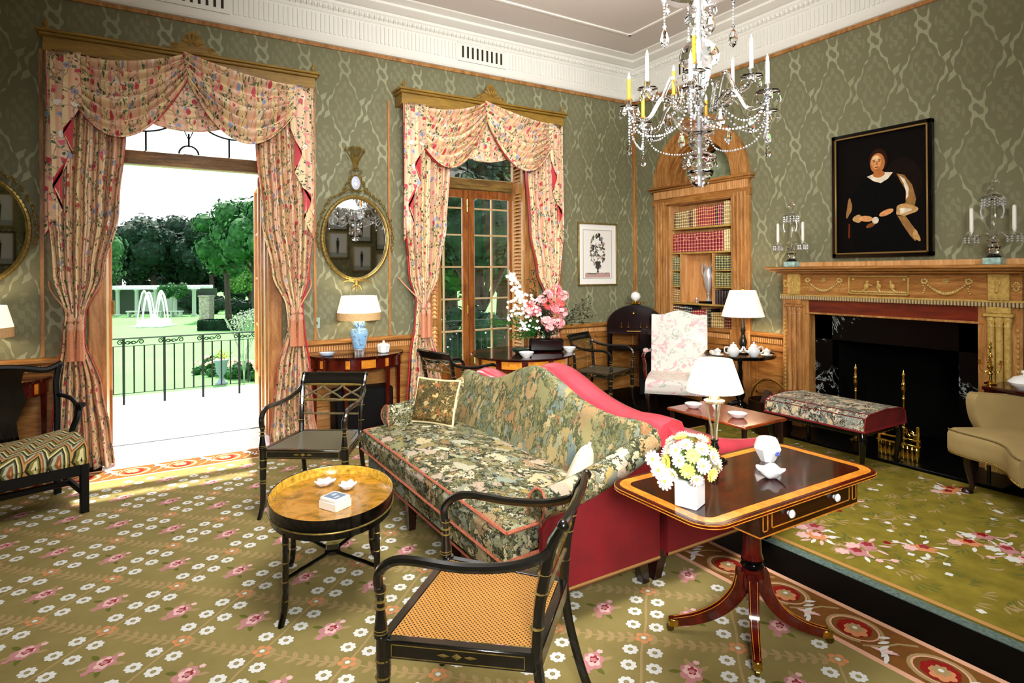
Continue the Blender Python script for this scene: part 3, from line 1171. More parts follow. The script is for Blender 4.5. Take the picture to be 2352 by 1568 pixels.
# ================================================================ BOOKCASE
BC = thing('built_in_bookcase', 'arched pine bookcase built into the wall beside the fireplace, full of leather books', 'bookcase', (0, BY, 0))
BX = 0.40
BK = 0.212
m = MB()
m.box(BK, BK + 0.02, -0.47, 0.47, 0.80, 2.31)
m.box(0, BK, -0.47, -0.452, 0.80, 2.31)
m.box(0, BK, 0.452, 0.47, 0.80, 2.31)
m.box(0, BK, -0.47, 0.47, 2.295, 2.31)
m.box(0, BK, -0.47, 0.47, 0.800, 0.818)
m.build('carcase', PINE_L, BC, smooth=0)
for z in (2.013, 1.721, 1.116):
    m = MB()
    m.box(0.012, BK, -0.452, 0.452, z - 0.022, z, 0, 0.004)
    m.build('shelf', PINE_C, BC)
SD = 0.145
for s in (-1, 1):
    m = MB()
    d = 0.452 - SD if s > 0 else -0.452 + 0.28
    m.box(0.015, BK, d - 0.008, d + 0.008, 1.116, 1.70)
    m.build('divider', PINE_L, BC, smooth=0)
    for z in (1.315, 1.507):
        m = MB()
        a, b = (d, 0.452) if s > 0 else (-0.452, d)
        m.box(0.015, BK, a, b, z - 0.012, z)
        m.build('small_shelf', PINE_C, BC, smooth=0)
# pilasters
for a, b in ((0.475, 0.68), (-0.70, -0.47)):
    m = MB()
    m.box(-0.045, 0, a, b, 0.0, 2.37, 0, 0.004)
    n = 4
    for k in range(n):
        p = lerp(a + 0.02, b - 0.02, (k + 0.5) / n)
        m.tube([(-0.043, p, 0.90), (-0.043, p, 2.34)], 0.019, 8)
    m.box(-0.06, 0, a - 0.008, b + 0.008, 0.0, 0.86, 0, 0.006)
    m.build('fluted_pilaster', PINE, BC)
m = MB()
m.box(-0.055, 0, -0.715, 0.70, 2.300, 2.375, 0, 0.006)
m.box(-0.05, 0, -0.70, 0.685, 2.375, 2.475)
m.box(-0.075, 0, -0.735, 0.72, 2.475, 2.50, 0, 0.006)
m.box(-0.10, 0, -0.755, 0.745, 2.50, 2.528, 0, 0.008)
m.build('entablature', PINE_H, BC)
m = MB()
y = -0.695
while y < 0.67:
    m.box(-0.062, -0.05, y, y + 0.014, 2.382, 2.468)
    y += 0.024
m.build('fluted_band', PINE_L, BC, smooth=0)


def arch_ring(m, r0, r1, x0, x1, zc=2.53, n=32):
    for k in range(n):
        a0, a1 = PI * k / n, PI * (k + 1) / n
        P = lambda r, a, x: (x, r * math.cos(a), zc + r * math.sin(a))
        vs = [P(r0, a0, x0), P(r1, a0, x0), P(r1, a1, x0), P(r0, a1, x0), P(r0, a0, x1), P(r1, a0, x1), P(r1, a1, x1), P(r0, a1, x1)]
        m.add(vs, [(0, 1, 2, 3), (7, 6, 5, 4), (0, 3, 7, 4), (1, 5, 6, 2)])


m = MB()
arch_ring(m, 0.48, 0.66, -0.03, 0.0)
arch_ring(m, 0.62, 0.69, -0.05, 0.0)
arch_ring(m, 0.475, 0.52, -0.045, 0.0)
arch_ring(m, 0.56, 0.58, -0.04, 0.0)
m.build('archivolt', PINE, BC)
m = MB()
arch_ring(m, 0.455, 0.475, 0.0, BX)
for x in (0.06, 0.16, 0.26, 0.36):
    arch_ring(m, 0.44, 0.456, x, x + 0.03)
m.box(0, BX, -0.47, 0.47, 2.50, 2.535)
m.build('coffered_arch', PINE, BC)
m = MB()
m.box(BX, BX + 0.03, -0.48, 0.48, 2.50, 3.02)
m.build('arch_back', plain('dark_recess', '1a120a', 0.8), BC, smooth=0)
# plate standing in the arch
m = MB()
R = Matrix.Translation((0.30, BY - 0.10, 2.745)) @ Matrix.Rotation(-PI / 2 + 0.2, 4, 'Y')
m.lathe([(0.09, 0.0), (0.10, -0.008), (0.13, 0.0), (0.21, 0.03), (0.205, 0.036), (0.13, 0.010), (0.0001, 0.006)], (0, 0, 0), 36, 0, R)
solo('display_plate', m, plain('grey_green_glaze', '8d9a78', 0.25, var=0.4, vs=9, coat=0.4), 'large grey-green plate standing in the arch over the bookcase', 'plate')

# books
BKM = {}


def bookmat(c):
    if c not in BKM:
        BKM[c] = plain('leather_' + c, c, 0.4, var=0.2, vs=30, coat=0.1)
    return BKM[c]


def book(y0, y1, z, h, col, band, label, group, x0=0.03, d=0.17):
    m = MB()
    n = 6
    poly = [(x0 + 0.012 * (1 - math.sin(PI * k / n)) ** 1.0, lerp(y0, y1, k / n)) for k in range(n + 1)]
    poly += [(x0 + d, y1), (x0 + d, y0)]
    m.prism(poly, z, z + h, 'z')
    o = m.build('book', [bookmat(col)], None, smooth=50)
    tag(o, label, 'book', group)
    m = MB()
    for q in (0.08, 0.24, 0.42, 0.60, 0.78, 0.92):
        pb = [(p[0] - 0.0015 if i <= n else p[0], p[1]) for i, p in enumerate(poly)]
        pb[-2] = (x0 + 0.03, y1); pb[-1] = (x0 + 0.03, y0)
        m.prism(pb, z + h * q - 0.003, z + h * q + 0.004, 'z')
    if (int(abs(y0) * 1000) % 3) == 0:
        m.prism([(p[0] - 0.0012, lerp(y0, y1, 0.2 + 0.6 * i / n)) for i, p in enumerate(poly[:n + 1])] + [(x0 + 0.03, lerp(y0, y1, .8)), (x0 + 0.03, lerp(y0, y1, .2))], z + h * 0.64, z + h * 0.74, 'z')
    m.build('gilt_bands', bookmat(band), o, smooth=0)
    return o


def shelf_run(ya, yb, z, runs, where):
    """runs: (count, height, colour, band colour, words)"""
    tot = sum(r[0] * r[5] for r in runs)
    y = ya
    sc_ = (yb - ya) / tot
    for cnt, h, col, band, words_, wd in runs:
        for k in range(cnt):
            w_ = wd * sc_
            if abs(w_) > 0.004:
                hh = h * (1 + 0.02 * math.sin(k * 7.3 + h * 50))
                a, b = y, y + w_
                a, b = min(a, b), max(a, b)
                book(a + 0.001, b - 0.001, z, hh, col, band, '%s on the %s of the arched bookcase' % (words_, where), '%s, %s' % (words_.replace('book', 'books', 1), where))
            y += w_


GO = 'd9b85c'
L0, R0 = BY + 0.448, BY - 0.448      # left / right end as seen from the room
shelf_run(L0 - 0.02, R0, 2.013, [(1, 0.205, '4a1a10', GO, 'dark brown gilt book at the left end', 1), (3, 0.20, '8a7038', 'efe0a8', 'olive-tan gilt book', 1), (4, 0.205, '9a7a3c', 'f0e2b0', 'tan spined book', 1), (2, 0.215, '4a1410', GO, 'dark red-brown book', 1),
                                 (2, 0.22, 'b08a4c', 'f0e2b0', 'light tan book', 1), (9, 0.225, '9a1a1c', GO, 'crimson gilt book', 1.05), (1, 0.235, '241c18', GO, 'black book', 1), (2, 0.235, '9c1040', GO, 'magenta book', 1), (1, 0.23, '3a1c14', GO, 'dark brown book', 1), (5, 0.26, 'b89a58', 'f6ecc8', 'tall cream-banded book', 0.95)], 'top shelf')
shelf_run(L0, R0 + 0.145, 1.721, [(17, 0.225, '8c1018', 'dc9a6c', 'matching crimson gilt-banded book in the long set', 1)], 'second shelf')
shelf_run(R0 + 0.14, R0, 1.721, [(3, 0.235, 'dcc888', 'a08040', 'cream vellum book', 1), (2, 0.24, '8a7a3c', 'efe0a8', 'olive book', 0.8)], 'second shelf')
for z, c, b, wds, nm in ((1.507, '4c4c20', 'b8b060', 'olive green book', 'upper left pigeonhole'), (1.315, '3c4420', 'a8a858', 'dark olive book', 'middle left pigeonhole'), (1.116, '86602a', 'dcb868', 'tan leather book', 'lower left pigeonhole')):
    shelf_run(L0, L0 - SD + 0.012, z, [(5, 0.160, c, b, wds, 1)], nm)
for z, c, b, wds, nm in ((1.507, '44481e', 'b8b060', 'olive book', 'upper right pigeonhole'), (1.315, '5a5a26', 'b8b068', 'green-tan book', 'middle right pigeonhole'), (1.116, '20100c', '3c1c14', 'blackish book', 'lower right pigeonhole')):
    shelf_run(BY - 0.452 + 0.268, R0, z, [(7, 0.160, c, b, wds, 1)], nm)
shelf_run(L0, R0, 0.818, [(4, 0.262, '4c2010', 'efe0b0', 'brown book with cream labels', 1), (5, 0.255, '17221e', 'c8c8b0', 'dark green book', 1), (6, 0.22, '9c2028', 'd8a080', 'red cloth book', 1.05), (1, 0.235, 'b0a070', '5c5030', 'pale grey-tan book', 0.6), (2, 0.24, '14100e', '9c8a50', 'black book', 0.8), (6, 0.205, 'd8bc78', '6c4c20', 'pale tan book', 0.9), (5, 0.20, '5c2014', 'b88c50', 'russet book', 0.9)], 'bottom shelf')
# silver trophy
t = thing('silver_trophy', 'tall silver two-handled trophy urn on a black plinth in the centre of the bookcase', 'trophy', (0.10, BY - 0.04, 1.1165))
t.scale = (0.9, 0.9, 0.9)
m = MB()
m.lathe([(0.035, 0.03), (0.045, 0.035), (0.03, 0.05), (0.012, 0.07), (0.012, 0.11), (0.02, 0.125), (0.012, 0.14), (0.028, 0.18), (0.048, 0.24), (0.062, 0.32), (0.066, 0.38), (0.05, 0.42), (0.048, 0.45), (0.062, 0.475), (0.058, 0.475), (0.044, 0.45), (0.0001, 0.44)], seg=24)
m.build('urn', SILVER, t)
for s in (-1, 1):
    m = MB()
    m.tube(bez([(0, s * 0.062, 0.33), (0, s * 0.10, 0.40), (0, s * 0.095, 0.50), (0, s * 0.06, 0.51), (0, s * 0.05, 0.47)]), 0.008, 8)
    m.build('handle', SILVER, t)
m = MB()
m.box(-0.06, 0.06, -0.11, 0.11, 0, 0.03, 0, 0.004)
m.build('plinth', BLACK, t)
m = MB()
m.lathe([(0.008, 0), (0.012, 0.012), (0.006, 0.02), (0.02, 0.045), (0.012, 0.065), (0.0001, 0.068)], seg=10)
solo('small_silver_cup', m, SILVER, 'tiny silver cup to the left of the trophy plinth', 'cup', (0.06, BY + 0.10, 1.1165))

# ================================================================ FIREPLACE
FY = -3.20
FS = thing('fireplace_surround', 'carved pine chimneypiece with garland frieze and clustered columns', 'fireplace', (0, FY, 0))
XF = -0.20
m = MB()
m.box(-0.36, 0, -1.02, 1.02, 1.505, 1.53, 0, 0.008)
m.box(-0.33, 0, -0.99, 0.99, 1.485, 1.507, 0, 0.008)
m.box(-0.28, 0, -0.95, 0.95, 1.465, 1.487, 0, 0.008)
m.build('mantel_shelf', PINE_H, FS)
m = MB()
m.box(-0.03, 0, -0.95, 0.95, 1.53, 1.575, 0, 0.004)
m.build('shelf_upstand', PINE_L, FS)
m = MB()
m.box(XF, 0, -0.93, 0.93, 1.265, 1.47, 0, 0.003)
m.build('frieze', PINE_H, FS)
m = MB()
m.box(XF - 0.02, 0, -0.945, 0.945, 1.255, 1.27, 0, 0.003)
m.build('frieze_moulding', PINE_C, FS)
m = MB()
y = -0.94
while y < 0.93:
    m.box(XF - 0.034, XF, y, y + 0.013, 1.222, 1.256, 0, 0.003)
    y += 0.0225
m.build('dentil_band', plain('dentil_pale', 'b59f74', 0.5), FS, smooth=0)
m = MB()
m.box(XF + 0.012, 0, -0.93, 0.93, 1.215, 1.262)
m.box(XF + 0.01, 0, -0.68, 0.68, 1.105, 1.22, 1)
m.box(XF - 0.006, XF + 0.02, -0.70, 0.70, 1.090, 1.108, 0, 0.003)
m.box(XF, 0, 0.665, 0.93, 0.0, 1.22)
m.box(XF, 0, -0.93, -0.665, 0.0, 1.22)
m.build('frame', [PINE, PINE_R], FS)
# block panels, side fluting, clustered columns
for s in (-1, 1):
    yc = s * 0.80
    m = MB()
    m.box(XF - 0.03, XF, yc - 0.065, yc + 0.065, 1.27, 1.468, 0, 0.004)
    m.box(XF - 0.036, XF - 0.03, yc - 0.05, yc + 0.05, 1.285, 1.30)
    m.build('block_panel', PINE_C, FS)
    m = MB()
    for k in range(5):
        a = 2 * PI * k / 5
        m.sphere((XF - 0.034, yc + 0.012 * math.cos(a), 1.40 + 0.012 * math.sin(a)), 0.010, 0, 8, 6)
    m.tube([(XF - 0.036, yc, 1.39), (XF - 0.036, yc + 0.01, 1.33)], 0.012, 6)
    m.build('carved_urn', PINE_C, FS)
    m = MB()
    for dy in (-0.05, 0.0, 0.05):
        m.tube([(XF - 0.012, yc + dy, 0.12), (XF - 0.012, yc + dy, 1.08)], 0.023, 10)
        m.lathe([(0.026, 1.08), (0.022, 1.10), (0.030, 1.13), (0.026, 1.15)], (XF - 0.012, yc + dy, 0), 10)
    m.box(XF - 0.045, XF, yc - 0.09, yc + 0.09, 1.15, 1.175, 0, 0.005)
    m.box(XF - 0.035, XF, yc - 0.075, yc + 0.075, 1.175, 1.222, 0, 0.005)
    m.box(XF - 0.045, XF, yc - 0.085, yc + 0.085, 0.0, 0.12, 0, 0.006)
    m.build('clustered_column', PINE if s > 0 else PINE_C, FS)
    m = MB()
    for k in range(22):
        m.sphere((XF - 0.006, s * 0.905, 0.28 + k * 0.037), 0.009, 0, 6, 4, (1, 1, 1.5))
    m.build('husk_drop', PINE_C, FS)
    # rosette at the end of the frieze
    m = MB()
    for k in range(10):
        a = 2 * PI * k / 10
        m.sphere((XF - 0.004, s * 0.897 + 0.017 * math.cos(a), 1.37 + 0.03 * math.sin(a)), 0.009, 0, 6, 4)
    m.build('rosette', PINE_C, FS)


def garland(yc):
    m = MB()
    x = XF - 0.006
    n = 18
    for k in range(n + 1):
        u = k / n
        yy = yc + lerp(-0.14, 0.14, u)
        zz = 1.385 - 0.075 * math.sin(PI * u)
        r = 0.008 + 0.006 * math.sin(PI * u)
        m.sphere((x, yy, zz), r, 0, 6, 4)
    for s in (-1, 1):
        for k in range(7):
            a = 2 * PI * k / 7
            m.sphere((x, yc + s * 0.15 + 0.020 * math.cos(a), 1.405 + 0.016 * math.sin(a)), 0.010, 0, 6, 4)
        for k in range(5):
            m.sphere((x, yc + s * (0.152 + 0.006 * math.sin(k * 2)), 1.385 - 0.018 * k), 0.008, 0, 6, 4)
    for k in range(8):
        a = 2 * PI * k / 8
        m.sphere((x, yc + 0.015 * math.cos(a), 1.405 + 0.018 * math.sin(a)), 0.007, 0, 6, 4)
    m.sphere((x, yc, 1.405), 0.01, 0, 6, 4)
    m.build('carved_garland', PINE_C, FS)


garland(0.52)
garland(-0.46)
m = MB()
for (a, b, z0, z1) in ((-0.20, 0.29, 1.285, 1.297), (-0.20, 0.29, 1.435, 1.447), (-0.20, -0.188, 1.285, 1.447), (0.278, 0.29, 1.285, 1.447)):
    m.box(XF - 0.016, XF, a, b, z0, z1, 0, 0.003)
m.build('centre_panel_moulding', PINE_C, FS)
rr = random.Random(3)
for fx, lean in ((0.13, 0.5), (0.04, -0.2), (-0.06, -0.5)):
    m = MB()
    m.sphere((XF - 0.008, fx, 1.395), 0.013, 0, 8, 6)
    m.tube([(XF - 0.008, fx, 1.40), (XF - 0.008, fx, 1.36)], 0.008, 6)
    m.sphere((XF - 0.006, fx + 0.02 * lean, 1.355), 0.026, 0, 8, 6, (0.5, 0.8, 1.1))
    m.tube([(XF - 0.008, fx, 1.372), (XF - 0.008, fx - 0.05 * lean - 0.02, 1.36)], 0.007, 6)
    m.tube([(XF - 0.008, fx + 0.02 * lean, 1.335), (XF - 0.008, fx + 0.07 * lean, 1.315), (XF - 0.008, fx + 0.10 * lean, 1.305)], 0.009, 6)
    m.build('carved_figure', PINE_C, FS)
m = MB()
for k in range(30):
    m.sphere((XF - 0.004, lerp(-0.17, 0.26, k / 29), 1.307 + 0.006 * rr.random()), 0.010, 0, 6, 4)
m.build('carved_foliage', PINE_C, FS)
for sy in (-0.16, 0.25):
    m = MB()
    m.sphere((XF - 0.004, sy, 1.415), 0.014, 0, 8, 5)
    m.build('carved_spray', PINE_C, FS)
m = MB()
m.box(-0.10, 0.0, -0.668, -0.50, 0.0, 1.10)
m.box(-0.10, 0.0, 0.50, 0.668, 0.0, 1.10)
m.box(-0.10, 0.0, -0.668, 0.668, 0.86, 1.10)
m.build('marble_slip', MARBLE, FS, smooth=0)
m = MB()
m.box(0.49, 0.52, -0.56, 0.56, 0, 1.05)
m.box(0.0, 0.5, -0.545, -0.52, 0, 1.05)
m.box(0.0, 0.5, 0.52, 0.545, 0, 1.05)
m.box(0.0, 0.5, -0.55, 0.55, 1.0, 1.04)
m.build('firebox', plain('sooty_brick', '050504', 0.95, spec=0.1), FS, smooth=0)
m = MB()
m.box(-0.60, -0.10, -0.95, 0.95, 0.0, 0.03, 0, 0.004)
m.build('hearth_slab', plain('black_slate', '050505', 0.4, spec=0.2), FS)

# andirons: tall brass poles, and the pierced brass fender
for dy in (0.19, -0.19):
    t = thing('brass_andiron', 'slender brass andiron standing in front of the hearth, %s of the pair' % ('left' if dy > 0 else 'right'), 'andiron', (-0.28, FY + dy, 0.031))
    m = MB()
    m.lathe([(0.05, 0), (0.055, 0.012), (0.02, 0.03), (0.010, 0.08), (0.010, 0.42), (0.014, 0.43), (0.010, 0.44), (0.028, 0.450), (0.008, 0.456), (0.012, 0.48), (0.020, 0.51), (0.014, 0.535), (0.018, 0.545), (0.011, 0.56), (0.014, 0.575), (0.008, 0.59), (0.013, 0.61), (0.015, 0.62), (0.006, 0.645), (0.0001, 0.66)], seg=14)
    m.build('pole', BRASS, t)
    m = MB()
    m.tube([(0, 0, 0.06), (0.25, 0, 0.06), (0.25, 0, 0.0)], 0.012, 6)
    m.build('log_bar', IRON, t)
t = thing('fire_grate', 'polished brass fire grate with a pierced urn front glowing under the bench', 'grate', (-0.47, FY - 0.24, 0.0))
m = MB()
for yy in (-0.14, 0.14):
    m.box(-0.01, 0.01, yy - 0.012, yy + 0.012, 0.0, 0.30, 0, 0.003)
m.box(-0.012, 0.012, -0.16, 0.16, 0.14, 0.156, 0, 0.003)
m.box(-0.012, 0.012, -0.16, 0.16, 0.185, 0.20, 0, 0.003)
m.build('bars', BRASS, t)
m = MB()
for k in range(9):
    yy = lerp(-0.13, 0.13, k / 8)
    m.lathe([(0.006, 0.0), (0.02, 0.03), (0.022, 0.06), (0.010, 0.10), (0.018, 0.12), (0.008, 0.14)], (0, yy, 0), 10)
m.build('balusters', BRASS, t)
m = MB()
for k in range(26):
    a = k * 2.4
    rr_ = 0.012 + 0.004 * (k % 4)
    yy, zz = 0.13 * math.sin(k * 1.7), 0.235 + 0.035 * math.cos(k * 2.9)
    m.tube([(0, yy + rr_ * math.cos(q), zz + rr_ * math.sin(q)) for q in [a + j * 0.8 for j in range(7)]], 0.004, 5)
m.build('pierced_scrollwork', BRASS, t)

# log basket with brass hoop handle
t = thing('log_basket', 'dark log basket with a tall brass hoop handle left of the fireplace', 'basket', (-0.62, -2.42, 0))
m = MB()
m.lathe([(0.15, 0.0), (0.19, 0.06), (0.20, 0.30), (0.205, 0.315), (0.19, 0.315), (0.185, 0.08), (0.0001, 0.03)], seg=24, sx=0.8)
m.build('bucket', plain('dark_copper', '2a150c', 0.35, 0.4), t)
m = MB()
m.tube([(0, 0.195 * math.cos(a), 0.30 + 0.20 * math.sin(a)) for a in [PI * k / 20 for k in range(21)]], 0.006, 8, flat=1.6)
m.build('hoop_handle', BRASS, t)
for i, (dx, dy, a) in enumerate(((-0.05, 0.02, 0.3), (0.04, -0.03, -0.4), (0.0, 0.05, 0.1))):
    m = MB()
    m.tube([(-0.62 + dx - 0.09 * math.cos(a), -2.42 + dy - 0.1 * math.sin(a), 0.22), (-0.62 + dx + 0.06 * math.cos(a), -2.42 + dy + 0.06 * math.sin(a), 0.37)], 0.035, 8)
    solo('firewood_log', m, plain('bark%d' % i, '3c2414', 0.9, var=0.3), 'dark split log in the brass-handled log basket', 'log', group='logs in the basket')

# ================================================================ PAINTING AND PRINT
t = thing('portrait_painting', 'dark oil portrait of a seated person in black with full sleeves, over the mantelpiece', 'painting', (-0.01, -3.09, 2.165))
HW, HH = 0.415, 0.558
m = MB()
prof = [(0.0, 0.0), (0.02, 0.0), (0.03, 0.012), (0.026, 0.03), (0.012, 0.04), (0.0, 0.045)]


def frame(m, hw, hh, wd, dp, mi_out=0, mi_in=1):
    """picture frame in the local yz plane facing -x"""
    for (a, b, c, d) in ((-hw, hw, hh - wd, hh), (-hw, hw, -hh, -hh + wd), (-hw, -hw + wd, -hh, hh), (hw - wd, hw, -hh, hh)):
        m.box(-dp, 0, a, b, c, d, mi_out, 0.006)
    i = wd * 0.72
    w2_ = wd * 0.34
    for (a, b, c, d) in ((-hw + i, hw - i, hh - i - w2_, hh - i), (-hw + i, hw - i, -hh + i, -hh + i + w2_), (-hw + i, -hw + i + w2_, -hh + i, hh - i), (hw - i - w2_, hw - i, -hh + i, hh - i)):
        m.box(-dp - 0.004, -dp + 0.012, a, b, c, d, mi_in, 0.003)


frame(m, HW, HH, 0.042, 0.045)
m.build('frame', [BLACK, plain('worn_gilt_slip', 'a08048', 0.35, 0.6)], t)


def flat_poly(m, pts, layer, mi):
    """a painted shape: pts are (right, up) seen from the room, laid on the canvas"""
    m.add([(-0.006 - 0.0006 * layer, -p[0], p[1]) for p in pts], [tuple(range(len(pts)))], mi)


def blob(cx, cy, rx, ry, n=22, rot=0.0, wob=0.0):
    out = []
    for k in range(n):
        a = 2 * PI * k / n
        r = 1 + wob * math.sin(3 * a + cx * 40)
        x, y_ = rx * r * math.cos(a), ry * r * math.sin(a)
        out.append((cx + x * math.cos(rot) - y_ * math.sin(rot), cy + x * math.sin(rot) + y_ * math.cos(rot)))
    return out


PC = ['0a0604', '050505', 'b5703a', 'd99a62', 'e8dcc4', '9a7040', 'c39a62', '160c08', '6b2a12', '2c160c', 'efc692', '7c4c24']
PM = [plain('oil_%s' % c, c, 0.6, var=0.25, vs=25, spec=0.08) for c in PC]
m = MB()
flat_poly(m, [(-HW + .03, -HH + .03), (HW - .03, -HH + .03), (HW - .03, HH - .03), (-HW + .03, HH - .03)], 0, 0)
flat_poly(m, blob(0.17, 0.06, 0.16, 0.22), 1, 7)
flat_poly(m, [(-0.24, -0.53), (-0.26, -0.20), (-0.24, 0.02), (-0.15, 0.13), (-0.06, 0.16), (0.06, 0.16), (0.13, 0.12), (0.20, 0.0), (0.24, -0.2), (0.30, -0.53)], 2, 1)
flat_poly(m, blob(-0.275, -0.11, 0.022, 0.085, rot=-0.15, wob=.2), 3, 5)
flat_poly(m, [(0.13, 0.15), (0.19, 0.13), (0.25, 0.04), (0.28, -0.08), (0.26, -0.18), (0.18, -0.22), (0.14, -0.17), (0.20, -0.10), (0.20, 0.0), (0.16, 0.08)], 3, 5)
flat_poly(m, [(0.15, 0.13), (0.185, 0.06), (0.205, -0.02), (0.20, -0.08), (0.22, -0.05), (0.225, 0.02), (0.19, 0.10)], 4, 4)
flat_poly(m, blob(0.20, -0.165, 0.085, 0.05, wob=.15), 4, 6)
flat_poly(m, blob(0.19, -0.17, 0.045, 0.022, wob=.3), 5, 4)
flat_poly(m, [(0.13, -0.20), (0.20, -0.22), (0.27, -0.33), (0.31, -0.40), (0.27, -0.43), (0.23, -0.38), (0.17, -0.28)], 4, 5)
flat_poly(m, blob(0.28, -0.385, 0.022, 0.05, rot=0.4, wob=.2), 5, 6)
flat_poly(m, blob(-0.20, -0.21, 0.04, 0.035, wob=.1), 4, 6)
flat_poly(m, blob(-0.125, -0.215, 0.062, 0.026, rot=-0.15), 5, 3)
flat_poly(m, blob(0.045, -0.175, 0.062, 0.024, rot=0.35), 5, 3)
flat_poly(m, blob(-0.045, -0.235, 0.028, 0.03), 6, 4)
flat_poly(m, blob(-0.085, -0.275, 0.045, 0.018, rot=0.4), 5, 11)
flat_poly(m, [(-0.115, 0.155), (-0.05, 0.175), (0.04, 0.175), (0.10, 0.165), (0.06, 0.115), (0.0, 0.085), (-0.06, 0.11)], 4, 4)
flat_poly(m, blob(-0.015, 0.165, 0.05, 0.03), 5, 2)
flat_poly(m, blob(-0.02, 0.285, 0.078, 0.105), 5, 9)
flat_poly(m, blob(-0.025, 0.262, 0.062, 0.088), 6, 2)
flat_poly(m, blob(-0.035, 0.275, 0.043, 0.062), 7, 3)
flat_poly(m, blob(-0.04, 0.305, 0.028, 0.024), 8, 10)
for ex in (-0.052, -0.008):
    flat_poly(m, blob(ex, 0.278, 0.011, 0.005), 9, 8)
    flat_poly(m, blob(ex, 0.291, 0.014, 0.003), 9, 9)
flat_poly(m, [(-0.034, 0.28), (-0.026, 0.28), (-0.02, 0.25), (-0.038, 0.248)], 9, 2)
flat_poly(m, blob(-0.03, 0.228, 0.019, 0.005), 9, 8)
flat_poly(m, [(-0.28, -0.25), (-0.265, -0.25), (-0.27, -0.38), (-0.285, -0.38)], 3, 8)
m.build('canvas', PM, t, smooth=0, fix=False)

t = thing('framed_flower_print', 'framed botanical print of an urn of flowers between the french window and the corner', 'picture', (-0.642, -0.008, 1.712), PI / 2)
m = MB()
frame(m, 0.315, 0.392, 0.018, 0.022, 0, 0)
m.build('frame', GILTD, t)
m = MB()
flat_poly(m, [(-0.30, -0.378), (0.30, -0.378), (0.30, 0.378), (-0.30, 0.378)], 0, 0)
flat_poly(m, [(-0.232, -0.305), (0.232, -0.305), (0.232, 0.305), (-0.232, 0.305)], 1, 6)
flat_poly(m, [(-0.225, -0.298), (0.225, -0.298), (0.225, 0.298), (-0.225, 0.298)], 2, 1)
rr = random.Random(11)
for k in range(150):
    a = rr.random() * 2 * PI
    r = math.sqrt(rr.random())
    cx_, cy_ = 0.155 * r * math.cos(a) * (1.1 - 0.3 * r), 0.04 + 0.22 * r * math.sin(a)
    flat_poly(m, blob(cx_, cy_, 0.010 + 0.014 * rr.random(), 0.006 + 0.010 * rr.random(), 9, rr.random() * 3), 3 + (k % 4), rr.choice([2, 3, 3, 4, 5, 5, 1, 2]))
flat_poly(m, [(-0.045, -0.09), (0.045, -0.09), (0.03, -0.16), (0.008, -0.20), (0.02, -0.225), (-0.02, -0.225), (-0.008, -0.20), (-0.03, -0.16)], 7, 5)
flat_poly(m, [(-0.20, -0.235), (0.20, -0.235), (0.20, -0.29), (-0.20, -0.29)], 4, 4)
for k in range(14):
    flat_poly(m, blob(-0.17 + 0.026 * k, -0.245 + 0.012 * rr.random(), 0.016, 0.009, 9), 6, rr.choice([2, 3, 4]))
m.build('print_sheet', [plain('mat_board', 'f2f1ec', 0.7), plain('paper', 'efece4', 0.7), plain('ink_grey', '8f908c', 0.7), plain('ink_olive', '6f7358', 0.7), plain('ink_rose', 'c09a92', 0.7), plain('ink_dark', '403c34', 0.7), plain('ink_line', '9a9a80', 0.7)], t, smooth=0, fix=False)

